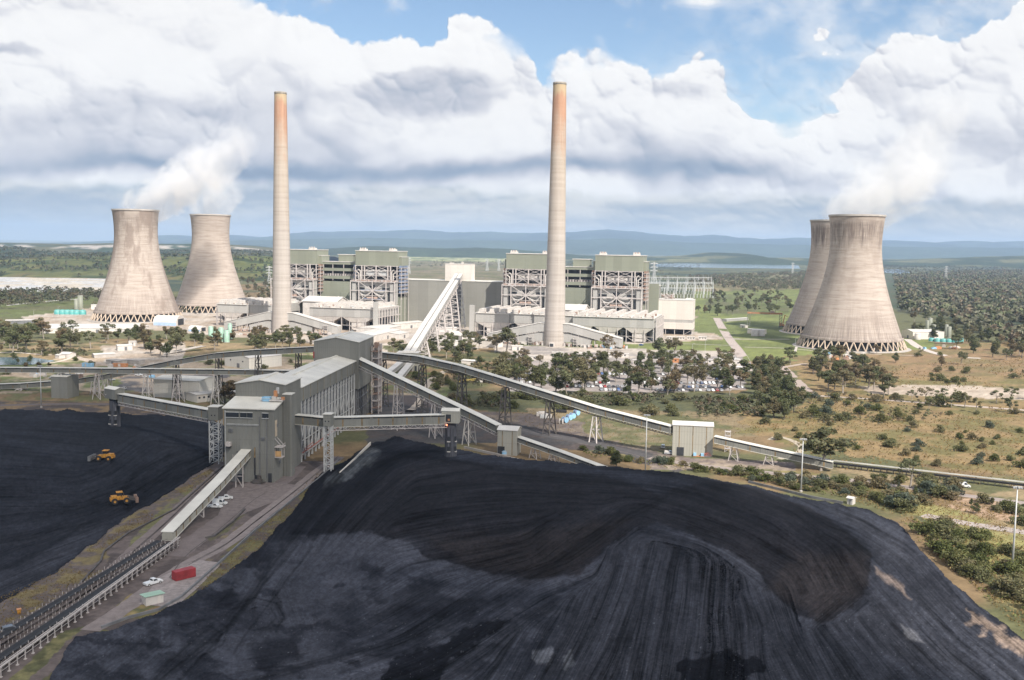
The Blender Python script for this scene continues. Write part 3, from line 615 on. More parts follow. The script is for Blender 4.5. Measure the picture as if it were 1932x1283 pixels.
ST=[([(640,900),(600,960),(560,1010),(520,1060),(470,1130),(430,1180),(380,1220),(300,1283)],9,.42,-.15),([(850,850),(760,855),(700,890),(640,950),(590,1010)],10,.5,-.15),
 ([(1250,940),(1180,975),(1120,1015),(1060,1055),(990,1100),(940,1128)],9,.5,-.15),([(940,1128),(860,1170),(740,1215),(600,1250),(420,1300)],7,.5,-.12),([(950,1140),(870,1190),(760,1230),(640,1270)],4,.55,-.1),
 ([(430,1140),(480,1128),(525,1140),(535,1165),(515,1185),(495,1190)],6,.62,-.08),([(400,1150),(420,1130),(470,1118)],5,.7,-.05),([(440,1150),(475,1136),(512,1146),(522,1166),(506,1182),(478,1190)],2.2,.5,-.1),([(425,1160),(450,1140),(480,1128),(522,1138),(536,1166),(520,1192)],2.0,.5,-.1),([(345,1180),(400,1165),(430,1185),(420,1215),(380,1240)],2.4,.55,-.1),([(360,1195),(395,1180),(418,1196),(405,1220)],2.2,.55,-.1),([(690,880),(760,860),(850,866),(930,884)],3,.55,-.08),([(560,1030),(500,1100),(450,1160),(390,1230),(330,1290)],3,.45,-.1),([(590,1030),(545,1090),(500,1150),(440,1230)],2.4,.55,-.1),([(700,842),(800,862),(960,880),(1140,905),(1290,930)],6,.7,-.05),
 ([(1330,1040),(1420,1150),(1500,1250),(1560,1320)],4,.75,-.06),([(1660,1110),(1720,1180),(1790,1260)],4,.7,-.1),([(1580,960),(1640,1010),(1740,1090),(1800,1130)],4,.75,-.08),([(1560,1160),(1640,1250),(1700,1310)],4,.72,-.1),
 ([(400,1180),(330,1240),(280,1290)],6,.6,-.08),([(1200,1030),(1130,1120),(1060,1220),(1000,1300)],4,.78,-.08),([(1270,1050),(1230,1150),(1190,1260)],4,.8,-.08)]
coal('coal_stockpile',OUT_MAIN,hp,ap,paint_main,'large black coal stockpile with dozer tracks filling the foreground right of the conveyor yard',seed=3,strokes=ST)
def paint_left(px,py,w,w2):
    x=px+w*40; y=py+w2*26; c=np.zeros(px.shape+(3,))+np.array([.0140,.0155,.0205]); n1=fbm(px/90,py/50,5,191); c=c*(.75+.55*n1[...,None])
    def lay(P,colr,f=8,a=1.0):
        nonlocal c; m=(soft(x,y,P,f)*a)[...,None]; c=c*(1-m)+colr*m
    lay([(-100,1010),(60,985),(180,975),(300,930),(390,880),(300,960),(200,1020),(100,1090),(-100,1170)],MID*1.0,12,.9)
    lay([(20,1080),(90,1040),(190,985),(210,1000),(120,1060),(60,1100)],DUST*.8,8,.7); lay([(-60,1100),(20,1085),(60,1110),(-60,1160)],DUST*.9,14,.7)
    lay([(290,835),(360,840),(330,870),(300,880)],DUST*.42,10,.6); lay([(0,1020),(160,985),(160,995),(0,1035)],DUST*.6,5,.6)
    return c
OUT_L=[(-150,768),(0,771),(120,773),(210,778),(300,782),(400,790),(425,800),(425,860),(398,878),(330,922),(240,976),(192,1015),(110,1075),(0,1140),(-150,1215)]
hl=[(-150,770,.4),(0,773,.4),(120,775,.4),(210,780,.4),(300,784,.4),(400,792,.3),(420,860,.2),(398,876,.15),(330,920,.15),(240,974,.15),(192,1012,.15),(110,1072,.15),(0,1138,.15),(-150,1212,.15),
 (-100,800,6),(0,800,6),(100,805,6.5),(200,812,6.5),(300,820,4.5),(380,830,1.5),(100,850,10),(195,862,9.5),(250,880,8),(0,850,10.5),(-100,850,11),(300,895,3),(340,890,.8),(200,920,5),(100,930,6),(0,930,6.5),(-100,930,7),(0,1000,1),(100,985,.8),(180,960,1.0),(240,945,.8),(-100,1040,.7),(60,1040,.4)]
al=[(0,790,2),(200,800,4),(350,820,10),(100,860,5),(250,860,-35),(100,930,2),(0,950,0),(-100,950,0),(200,930,-20),(300,900,-32),(250,960,-30),(100,1010,-20),(0,1060,-25),(0,1000,-8),(330,880,-25)]
SL=[([(400,872),(330,905),(250,955),(180,985),(80,1005),(-60,1030)],8,.5,-.1),([(420,850),(330,880),(240,960)],6,.6,-.1),([(320,860),(260,890),(215,945)],6,.6,-.1),([(-60,1100),(60,1050),(170,985)],4,.6,-.05)]
coal('coal_stockpile',OUT_L,hl,al,paint_left,'black coal stockpile at the left with two yellow dozers working on it',seed=23,strokes=SL)
DOZ_H=(9.0,3.2)
class Frame:
    def __init__(s,o,ang): s.o=o; s.a=ang; s.d=(math.cos(ang),math.sin(ang)); s.n=(-math.sin(ang),math.cos(ang))
    def P(s,u,v,z=0): return (s.o[0]+u*s.d[0]+v*s.n[0],s.o[1]+u*s.d[1]+v*s.n[1],z)
    def hit(s,px,py,v):
        r=ray(px,py); ox=s.o[0]+v*s.n[0]; oy=s.o[1]+v*s.n[1]
        t=(ox*s.n[0]+oy*s.n[1])/(r[0]*s.n[0]+r[1]*s.n[1]); x,y=r[0]*t,r[1]*t
        return ((x-ox)*s.d[0]+(y-oy)*s.d[1], HC+r[2]*t)
    def uv(s,p): x=p[0]-s.o[0]; y=p[1]-s.o[1]; return (x*s.d[0]+y*s.d[1], x*s.n[0]+y*s.n[1])
PA=math.radians(-15)
FRR=Frame((66.2,1080),PA); FRL=Frame((-209.5,1154),PA)
M_=dict(
 green=cladding('green_cladding',(.235,.245,.190),9,1.6,.07,.22), hall=cladding('hall_cladding',(.270,.262,.232),12,1.6,.10,.38),
 cream=cladding('cream_cladding',(.66,.61,.55),8,1.6,.05,.12), grey=cladding('grey_cladding',(.40,.385,.36),7,1.4,.08,.3),
 coalh=cladding('slate_cladding',(.205,.202,.180),6,1.1,.14,1.0), wall2=cladding('beige_cladding',(.36,.345,.295),6,1.3,.07,.25,staincol=(.30,.22,.12,1)),
 shed=cladding('shed_cladding',(.62,.59,.53),5,.9,.06,.2),
 white=simple('white_paint',(.57,.53,.49),.6,.10,.3), roofw=simple('white_roof_sheet',(.60,.57,.53),.5,.10,.15), roof=simple('pale_roof_sheet',(.64,.615,.55),.5,.10,.12),
 steel=simple('pale_steel',(.50,.455,.43),.6,.12,.4), rust=simple('rusty_steel',(.30,.20,.155),.8,.3,.5), terra=simple('terracotta_paint',(.46,.33,.27),.7,.15,.4),
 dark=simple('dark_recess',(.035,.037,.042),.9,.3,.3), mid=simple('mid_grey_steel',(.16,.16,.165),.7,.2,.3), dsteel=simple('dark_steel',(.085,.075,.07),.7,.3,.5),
 conc=simple('plain_concrete',(.42,.385,.35),.85,.12,.25), blue=simple('blue_steel',(.20,.25,.36),.6,.15,.4), lblue=simple('light_blue_paint',(.28,.50,.68),.5,.15,.4),
 galv=simple('galvanised_steel',(.50,.50,.49),.45,.12,.6), glass=None, teal=simple('teal_tank_paint',(.10,.36,.34),.5,.12,.3), mint=simple('mint_paint',(.30,.46,.36),.5,.15,.3),
 yellow=simple('yellow_paint',(.50,.235,.035),.7,.35,2.2), orange=simple('orange_paint',(.52,.23,.10),.55,.15,.5), rubber=simple('black_rubber',(.018,.018,.020),.7,.2,.8), red=simple('red_paint',(.30,.035,.04),.55,.2,.5), lgreen=simple('pale_green_roof',(.34,.50,.38),.5,.1,.3))
def _gl():
    m,nt,N,L,b=newmat('window_glass'); b.inputs['Base Color'].default_value=(.03,.035,.045,1); b.inputs['Roughness'].default_value=.12; return m
M_['glass']=_gl()
def frame_x(b,u0,u1,z0,z1,v,w=.5,both=True):
    b.bar((u0,v,z0),(u1,v,z1),w)
    if both: b.bar((u0,v,z1),(u1,v,z0),w)
def boiler_house(F,uc,label,blue=False):
    e=empty('boiler_house',F.P(uc,0,0),F.a,label,'boiler house','boiler houses of the power station')
    L0=(0,0,0); W=26.2
    b=MB(); b.box((0,16,78.2),(2*W,32,16.6)); b.box((W+1.6,17,75),(3.2,22,10)); b.box((-W-1.6,17,75),(3.2,22,10)); b.build('upper_cladding',M_['green'],e,loc=L0)
    b=MB(); b.box((0,16,86.9),(2*W+1,33,.6)); b.box((W+1.8,17,80.3),(3.6,23,.5)); b.box((-W-1.8,17,80.3),(3.6,23,.5)); b.build('roof',M_['roofw'],e,loc=L0)
    for s in(-1,1):
        b=MB(); b.mi=0; b.box((s*18.5,6,88.2),(7,8,2)); 
        for q in range(5):
            b.mi=q%2; b.tube((s*18.5-3+q*1.5,4+q%2*2,89),(s*18.5-3+q*1.5,4+q%2*2,90.6),.6,n=6)
        b.build('roof_vent',[M_['white'],M_['terra']],e,loc=L0)
    b=MB()
    for u in(-26,-18,-14.6,0,14.6,18,26):
        w=1.2 if abs(u)<20 else .9
        for v in(-.4,14,30): b.box((u,v,50 if abs(u)>20 else 60),(w,w,40 if abs(u)>20 else 20))
    for z in(53,58,64,69.5):
        for v in(-.4,14,30): b.bar((-26,v,z),(26,v,z),.6)
        for u in(-26,26): b.bar((u,0,z),(u,30,z),.6)
    for a,c in((-14.6,0),(0,14.6)):
        frame_x(b,a,c,64,69.5,-.5,.4,False); b.bar((a,-.5,69.5),(c,-.5,64),.4); b.bar((a,-.5,53) if a<0 else (c,-.5,53),(c,-.5,62) if a<0 else (a,-.5,62),.5); b.bar((a,-.5,64),(c,-.5,54),.4)
    for s in(-1,1):
        for z in(56,62): b.bar((s*18,-.5,z-4),(s*26,-.5,z+2),.35)
    b.build('steel_frame',M_['steel'],e,loc=L0)
    b=MB(); b.mi=0; b.box((0,18,60),(29,22,20)); b.mi=1
    if blue: b.mi=2; b.box((0,3,61.5),(27,4,7)); 
    else: b.box((0,5,60.5),(27,3,4.6))
    b.mi=3; b.box((0,4,56.2),(28,3,2.6)); b.box((0,4,67),(28,3,1.6))
    b.build('furnace_casing',[M_['mid'],M_['white'],M_['galv'],M_['dark']],e,loc=L0)
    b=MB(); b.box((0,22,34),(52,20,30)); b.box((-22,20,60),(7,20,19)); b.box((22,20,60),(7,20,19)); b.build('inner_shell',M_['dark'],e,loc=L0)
    for s in(-1,1):   # stacked side galleries
        b=MB(); 
        for k,z in enumerate(np.arange(38,69,4.2)):
            b.mi=0; b.box((s*(W+1.8),15,z),(4.4,24,.5)); b.mi=1 if not blue else 2
            for v in range(4,27,5): b.box((s*(W+2.2),v,z+1.6),(2.4,2.2,1.8+(v*7+k)%3*.4))
            b.mi=0; b.bar((s*(W+3.9),3,z+1.2),(s*(W+3.9),27,z+1.2),.15)
        b.mi=0
        for v in(3,15,27): b.box((s*(W+3.8),v,34),(.5,.5,68))
        b.build('side_gallery',[M_['steel'],M_['rust'],M_['blue']],e,loc=L0)
        b=MB(); 
        for (r,zt) in((1.0,64),(1.0,61)):
            u0=s*(19.6 if zt==64 else 21.6); b.tube((u0,-1,52),(u0,-1,zt-2),r*.6,n=8)
            for q in range(4):
                a0=q*math.pi/8; a1=a0+math.pi/8; R_=3
                b.tube((u0+s*(R_-R_*math.cos(a0)),-1,zt-2+R_*math.sin(a0)),(u0+s*(R_-R_*math.cos(a1)),-1,zt-2+R_*math.sin(a1)),r*.6,n=8,cap=False)
        b.build('steam_pipe',M_['white'],e,loc=L0)
    b=MB(); b.box((0,18,17),(52.6,28,34)); b.build('lower_cladding',M_['green'],e,loc=L0)
    # hot gas duct wall in front
    b=MB(); b.mi=0; b.box((0,-4,38),(54,8,24)); b.mi=1
    for s in(-1,1):
        b.box((s*15.5,-8.2,43.6),(9,.5,2.2)); b.box((s*19.3,-8.3,33),(2.2,.5,17)); b.box((s*13,-8.2,36.3),(9,.5,1.4)); b.box((s*12.5,-8.2,31.8),(9,.5,1.4)); b.box((s*19.5,-8.3,27),(4,.5,3))
    b.prism([(0,0)],0,0) if False else None
    b.box((0,-8.25,40),(3.2,.5,15)); b.quadv([(-5.5,-8.4,46.5),(5.5,-8.4,46.5),(1,-8.4,41),(-1,-8.4,41)]); b.quadv([(-5,-8.4,35.5),(-1,-8.4,40.5),(1,-8.4,40.5),(5,-8.4,35.5)])
    b.box((0,-8.2,28.5),(5,.5,5))
    b.build('duct_wall',[M_['grey'],M_['dark']],e,loc=L0)
    b=MB()
    for s in(-1,1):
        b=MB()
        for q in range(8):
            a0=math.pi*(1+q/8); a1=math.pi*(1+(q+1)/8)
            b.tube((s*10+6*math.cos(a0),-9.2,39.5+4.4*math.sin(a0)),(s*10+6*math.cos(a1),-9.2,39.5+4.4*math.sin(a1)),1.1,n=8,cap=False)
        b.box((s*16.8,-9.6,32.5),(2.2,2.2,18)); b.box((s*23.6,-9,37.5),(4.4,2.4,24)); b.build('gas_duct',M_['grey'],e,loc=L0)
    b=MB(); v=-11.5
    for u in(-27.4,-17,0,17,27.4): b.box((u,v,37),(.85,.85,31))
    for z in(51.6,41,26): b.bar((-27.4,v,z),(27.4,v,z),.8)
    for z in(35.5,31): b.bar((-17,v,z),(17,v,z),.45)
    for s in(-1,1):
        b.bar((0,v,41),(s*17,v,51.5),.6); b.bar((0,v,41),(s*17,v,28),.7); b.bar((0,v,41),(s*5,v,46),.6); b.bar((0,v,41),(s*5,v,36),.6); b.bar((s*17,v,41),(s*11,v,32),.5); b.bar((s*17,v,28),(s*6,v,22),.7)
        b.bar((s*27.4,v,52),(s*27.4,0,52),.8)
        for z in(26,41,51.6): b.bar((s*27.4,v,z),(s*27.4,-2,z),.6)
    b.build('brace_frame',M_['steel'],e,loc=L0)
    b=MB(); b.mi=0; b.box((0,-7,51),(55,9,.5)); b.mi=1
    random.seed(int(uc*7)%97)
    for k in range(34):
        u=-26+k*1.6; b.mi=random.choice([0,1,1,2]); b.box((u,-8+random.random()*4,52+random.random()),(random.uniform(.5,1.8),1.2,random.uniform(1,2.4)))
    b.mi=0; b.bar((-27,-11.4,54),(27,-11.4,54),.25); b.bar((-27,-11.4,53),(27,-11.4,53),.2)
    b.build('walkway',[M_['steel'],M_['rust'],M_['terra']],e,loc=L0)
    b=MB(); b.mi=2 if blue else 1
    b.box((0,-10.5,41.6),(30,1.2,.6)); b.box((0,-10.5,31.6),(26,1.2,.8)); b.mi=0; b.box((-3,-10.6,33),(8,2,1.6)); b.box((4,-10.6,33),(4,2,2.2))
    b.build('fan_platform',[M_['terra'],M_['steel'],M_['blue']],e,loc=L0)
    return e
def precip(F,segs,label,side=None,col=None):
    u0=segs[0][0]; u1=segs[-1][1]; uc=(u0+u1)/2
    e=empty('precipitator_house',F.P(uc,-45,0),F.a,label,'precipitator','precipitator houses in front of the boilers'); Z=(0,0,0)
    def sh(u): return u-uc
    b=MB()
    for a,c,vf in segs: b.box((sh((a+c)/2),(vf+45-8)/2+0,19.8),(c-a,-8-vf-0-0+0,9.4)) if False else b.box((sh((a+c)/2),((vf+45)+(37))/2,19.8),(c-a-.1,37-(vf+45),9.4))
    b.build('casing',M_['grey'],e,loc=Z)
    b=MB()
    for a,c,vf in segs: b.box((sh((a+c)/2),((vf+45)+37)/2-.3,24.75),(c-a,38.4-(vf+45),.5))
    b.build('roof',M_['roofw'],e,loc=Z)
    n=max(3,int((u1-u0)/11)); rng=random.Random(int(u0*3+999))
    for k in range(n):
        u=u0+(k+.5)*(u1-u0)/n; vf=[s[2] for s in segs if s[0]<=u<=s[1]][0]+45
        b=MB(); b.box((sh(u),(vf+36)/2,27.1),(4.0,34-vf,4.2)); b.box((sh(u),vf+2.2,26.8),(4.8,3.4,3.7)); b.build('roof_duct',M_['white'],e,loc=Z)
    for k in range(n*4):
        b=MB(); u=rng.uniform(u0+2,u1-2); v=rng.uniform(-30,35); vf=[s[2] for s in segs if s[0]<=u<=s[1]][0]+45
        b.mi=rng.choice([0,1,1,2,2,3]); b.box((sh(u),max(v,vf+3),26.2),(rng.uniform(1.2,4),rng.uniform(2,7),rng.uniform(1.2,3.2))); b.build('roof_unit',[M_['white'],M_['steel'],M_['rust'],M_['galv']],e,loc=Z)
    for k in range(n*2):
        b=MB(); u=u0+(k+.5)*(u1-u0)/n/2; vf=[s[2] for s in segs if s[0]<=u<=s[1]][0]+45; b.mi=0; b.box((sh(u),vf+.9,25.8),(2.0,1.2,1.6)); b.mi=2; b.box((sh(u)+1.4,vf+1.2,25.6),(1.2,1,1.1)); b.build('roof_fan',[M_['white'],M_['steel'],M_['rust']],e,loc=Z)
    b=MB()
    for a,c,vf in segs:
        b.bar((sh(a),vf+45+.1,26.1),(sh(c),vf+45+.1,26.1),.12)
    b.build('handrail',M_['galv'],e,loc=Z)
    # hoppers
    hw=36.0; k=max(1,round((u1-u0)/hw)); hw=(u1-u0)/k
    for q in range(k):
        c=sh(u0+(q+.5)*hw); vf=[s[2] for s in segs if s[0]<=u0+(q+.5)*hw<=s[1]][0]+45; b=MB()
        for (w0,w1,z0,z1) in((hw*.44,hw*.985,9.5,15.05),):
            b.hexa([(c-w0/2,vf+1.5,z0),(c+w0/2,vf+1.5,z0),(c+w0/2,vf+24,z0),(c-w0/2,vf+24,z0)],[(c-w1/2,vf+.2,z1),(c+w1/2,vf+.2,z1),(c+w1/2,vf+30,z1),(c-w1/2,vf+30,z1)])
        b.box((c,vf+8,5.2),(hw*.42,12,8.6)); b.build('hopper',M_['white'],e,loc=Z)
    for q in range(k+1):
        c=sh(u0+q*hw); 
        for s in(-1,1):
            cc=c+s*2.9
            if abs(cc)>(u1-u0)/2: continue
            b=MB(); b.lathe([(.5,3.6),(2.8,11),(2.8,12.5)],(cc,-26,0),8); b.build('ash_hopper',M_['mid'],e,loc=Z)
    b=MB(); m=int((u1-u0)/9)
    for v in(22,10,35): b.bar((sh(u0)+1,(v if v!=22 else -11),14.8),(sh(u1)-1,(v if v!=22 else -11),14.8),.4)
    for uu in(sh(u0)+1,0,sh(u1)-1): b.bar((uu,-33,14.6),(uu,35,14.6),.4)
    for q in range(m+1):
        u=sh(u0+q*(u1-u0)/m)*.995; vf=[s[2] for s in segs if s[0]-1<=u0+q*(u1-u0)/m<=s[1]+1][0]+45
        for v in(vf+.6,vf+22,10,35): b.box((u,v,7.6),(.7,.7,15.2))
        if q<m: 
            uu=sh(u0+(q+1)*(u1-u0)/m)
            b.bar((u,vf+.6,6.2),(uu,vf+.6,6.2),.4)
            if q%2: b.bar((u,vf+.6,6),(uu,vf+.6,.3),.4)
    b.build('support_frame',M_['steel'],e,loc=Z)
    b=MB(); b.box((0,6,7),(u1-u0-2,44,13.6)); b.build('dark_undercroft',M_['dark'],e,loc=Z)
    if side:   # open steel side gallery
        s=side; ue=sh(u1 if s>0 else u0); b=MB()
        for v in range(-33,37,8): b.box((ue+s*2.2,v,12.5),(.8,.8,24))
        for z in(5,15,24): b.bar((ue+s*2.2,-33,z),(ue+s*2.2,37,z),.7)
        b.build('side_frame',M_['steel'],e,loc=Z)
    if col is not None:
        b=MB(); b.box((sh(col),-38,16.4),(4.4,4.4,32.8)); b.build('stair_tower',M_['grey'],e,loc=Z)
    return e
def flue(F,uc,s,label,lab2=None):
    """sloping flue from the precipitator fans up into the stack"""
    e=empty('flue_duct',F.P(uc+s*30,-130,0),F.a,label,'flue duct','flue ducts leading into the stacks'); Z=(0,0,0)
    def pr(P,v0,v1,mat,name):
        b=MB(); pts=[(s*(p[0]-30) if s>0 else s*(p[0]-30),p[1]) for p in P]
        b.hexa([(p[0],v0,p[1]) for p in pts],[(p[0],v1,p[1]) for p in pts]); b.build(name,mat,e,loc=Z)
    top=[(8,21.5),(15,21.7),(64,9.8)]
    pr([(8,13.6),(15,13.6),(34,9.4),(50,5.6),(64,1.2),(66,1.2),(66,9.2),(15,21.4),(8,21.4)],-4.5,4.5,M_['grey'],'duct')
    pr([(7.8,21.4),(15,21.5),(66,9.3),(66,9.9),(15,22.1),(7.8,22)],-5,5,M_['roofw'],'cover')
    pr([(8,4.2),(18,4.2),(26,1.2),(35,.6),(37,7.4),(33,8.7),(15,12.6),(8,12.6)],-3.4,3.4,M_['grey'],'lower_duct')
    b=MB()
    for u in(10,17,24,33,40,47,54,61): 
        h=14-max(0,u-15)*.235
        for v in(-3,3): b.box((s*(u-30),v,h/2),(.6,.6,h))
    b.bar((s*-20,-4.7,3.6),(s*8,-4.7,3),.4)
    b.build('support',M_['steel'],e,loc=Z)
    rng=random.Random(int(uc)+s)
    for k in range(26):
        b=MB(); u=rng.uniform(9,60); b.mi=rng.choice([0,1,2,3]); b.box((s*(u-30),rng.uniform(-7,-1),1+rng.random()),(rng.uniform(.8,3),rng.uniform(.8,2),rng.uniform(1,3.2))); b.build('fan_unit',[M_['white'],M_['steel'],M_['rust'],M_['terra']],e,loc=Z)
    for u in(22,53):
        b=MB(); b.mi=0
        for z in(2.5,5,7.5,10): b.box((s*(u-30),-6,z),(5,1.6,.25))
        for q in(-2.3,2.3): b.box((s*(u-30)+q,-6,5.5),(.3,.3,11))
        b.build('stair',M_['steel'],e,loc=Z)
def chimney(F,pos,label,seed):
    e=empty('chimney',(pos[0],pos[1],0),0,label,'chimney','two tall concrete stacks'); Z=(0,0,0)
    m,nt,N,L,b=newmat('stack_concrete'); p=worldpos(nt); sx=N.new('ShaderNodeSeparateXYZ'); L.new(p,sx.inputs[0]); z=sx.outputs[2]
    band=noise(nt,vscale(nt,p,(.004,.004,.35)),1.0,3,.7); st=noise(nt,vscale(nt,p,(.5,.5,.02)),1.0,4,.6); pa=noise(nt,vscale(nt,p,(.12,.12,.05)),1.0,4,.6)
    base=ramp(nt,math_(nt,'ADD',math_(nt,'MULTIPLY',band,.7),math_(nt,'MULTIPLY',st,.35)),[(.30,(.29,.25,.215)),(.50,(.40,.355,.315)),(.75,(.48,.435,.40))])
    rz=math_(nt,'ADD',z,math_(nt,'MULTIPLY',math_(nt,'SUBTRACT',pa,.5),70)); mr=N.new('ShaderNodeMapRange'); L.new(rz,mr.inputs[0]); mr.inputs[1].default_value=178; mr.inputs[2].default_value=226
    up=N.new('ShaderNodeMapRange'); L.new(rz,up.inputs[0]); up.inputs[1].default_value=95; up.inputs[2].default_value=200; up.inputs[4].default_value=.32
    tan=mix(nt,up.outputs[0],base,(.47,.335,.20,1))
    rust=ramp(nt,st,[(.3,(.34,.145,.075)),(.7,(.50,.25,.14))])
    c=mix(nt,math_(nt,'MULTIPLY',mr.outputs[0],.72),tan,rust)
    tp=N.new('ShaderNodeMapRange'); L.new(math_(nt,'ADD',z,math_(nt,'MULTIPLY',math_(nt,'SUBTRACT',pa,.5),26)),tp.inputs[0]); tp.inputs[1].default_value=236; tp.inputs[2].default_value=243
    c=mix(nt,math_(nt,'MULTIPLY',tp.outputs[0],.75),c,(.46,.38,.24,1))
    L.new(c,b.inputs['Base Color']); b.inputs['Roughness'].default_value=.85
    mb=MB(); mb.lathe([(10.4-4.1*min(1,(k/24)**.9),k*10.2) for k in range(25)]+[(6.3,247)],n=48); mb.build('shaft',m,e,True,Z)
    mb=MB(); mb.lathe([(6.3,246.9),(6.45,247),(6.45,249),(6.2,249.2),(5.2,249.2),(5.2,240)],n=40); mb.build('rim',simple('stack_cap',(.30,.27,.23),.8,.3,.4),e,True,Z)
    mb=MB(); mb.mi=0
    a=math.atan2(-F.n[1],-F.n[0])
    mb.box((10.9*math.cos(a),10.9*math.sin(a),1.9),(3.4,4.8,3.8),a); mb.mi=1; mb.box((12.8*math.cos(a),12.8*math.sin(a),1.5),(.4,3.2,2.9),a); mb.build('entrance_porch',[M_['white'],M_['dark']],e,False,Z)
def link(F,label):
    e=empty('link_building',F.P(0,20,0),F.a,label,'plant building','link buildings between boiler houses'); Z=(0,0,0)
    b=MB(); b.box((0,0,25),(47,20,50)); b.build('wall',M_['green'],e,loc=Z)
    b=MB(); b.box((0,0,54.8),(47,21,3.6)); b.box((0,0,64),(47,21,3.4)); b.box((0,0,71.6),(50,21,3)); b.build('floor_band',M_['green'],e,loc=Z)
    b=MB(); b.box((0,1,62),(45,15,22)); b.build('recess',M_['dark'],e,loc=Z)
    b=MB(); 
    for u in(-20,-8,6,20): b.box((u,-10,61),(.7,.7,20))
    b.bar((-20,-10,57.5),(20,-10,57.5),.3); b.bar((-20,-10,59),(20,-10,59),.2)
    for k in range(12): b.box((-18+k*3.2,-8.6,57.6),(1.4,1,1.2+k%3))
    b.build('steelwork',M_['steel'],e,loc=Z)
    b=MB(); b.box((6,2,77.5),(19,12,8)); b.build('penthouse',M_['green'],e,loc=Z)
    b=MB(); b.box((6,2,81.8),(21,13,.7)); b.box((0,0,73.3),(51,22,.5)); b.build('roof',M_['roofw'],e,loc=Z)
    b=MB(); b.hexa([(2,-10.4,22),(20,-10.4,22),(20,-10,22),(2,-10,22)],[(2,-10.4,37),(16,-10.4,37),(16,-10,37),(2,-10,37)]); b.build('hatch',M_['green'],e,loc=Z)
    # low white roofed fan hall in front
    g=empty('fan_hall',F.P(0,-26,0),F.a,label.replace('link building with stacked floors','low white roofed fan hall'),'plant building','fan halls between boiler houses')
    b=MB(); b.gable([(-21,-16),(21,-16),(21,16),(-21,16)],0,28,33,0); b.build('wall',M_['white'],g,loc=Z)
    b=MB(); b.hexa([(-22,-17,28.2),(22,-17,28.2),(22,0,33.4),(-22,0,33.4)],[(-22,-17,28.7),(22,-17,28.7),(22,0,33.9),(-22,0,33.9)]); b.hexa([(-22,0,33.4),(22,0,33.4),(22,17,28.2),(-22,17,28.2)],[(-22,0,33.9),(22,0,33.9),(22,17,28.7),(-22,17,28.7)]); b.build('roof',M_['roofw'],g,loc=Z)
    b=MB(); b.lathe([(3,28.5),(3,31),(1.5,33),(0.1,33.6)],(10,13,0),12); b.box((10,13,29.5),(10,4,1.4)); b.build('roof_cowl',M_['steel'],g,loc=Z)
boiler_house(FRR,-50.6,'boiler house left of the right-hand stack, upper left part clear of it')
boiler_house(FRR,50.6,'boiler house right of the right-hand stack, by the cream box building')
boiler_house(FRL,-50.6,'boiler house mostly hidden by the left-hand stack')
boiler_house(FRL,51.8,'boiler house with blue platforms and pale louvred panel, left of the long coal conveyor',True)
link(FRR,'green link building with stacked floors right behind the right-hand stack')
link(FRL,'green link building with stacked floors between the two boilers of the left unit')
precip(FRR,[(-87,-51,-80),(-51,-24,-76),(-24,-6,-79)],'grey precipitator house with white hoppers left of the right-hand stack',-1,-90.2)
precip(FRR,[(8,17,-76),(17,100,-80)],'longest grey precipitator house with white roof ducts right of the right-hand stack',1)
precip(FRL,[(-108,-70,-80),(-70,-42,-76)],'grey precipitator house left of the left-hand stack beside the rear cooling tower',-1)
precip(FRL,[(6.7,83,-80)],'grey precipitator house right of the left-hand stack with open white side gallery',1,86.5)
uR=FRR.uv((41.1,939.9)); uL=FRL.uv((-242.9,1026.8))
FCR=Frame((41.1+FRR.n[0]*130,939.9+FRR.n[1]*130),PA); FCL=Frame((-242.9+FRR.n[0]*130,1026.8+FRR.n[1]*130),PA)
for F_,nm in((FCR,'right-hand'),(FCL,'left-hand')):
    for s in(-1,1): flue(F_,0,s,'grey sloping flue duct on the %s side of the %s stack'%('left' if s<0 else 'right',nm))
chimney(FRR,(41.1,939.9),'tall concrete stack with rusty orange top, right of centre',3)
chimney(FRL,(-242.9,1026.8),'tall concrete stack with rusty orange top at the left, before the left boilers',4)
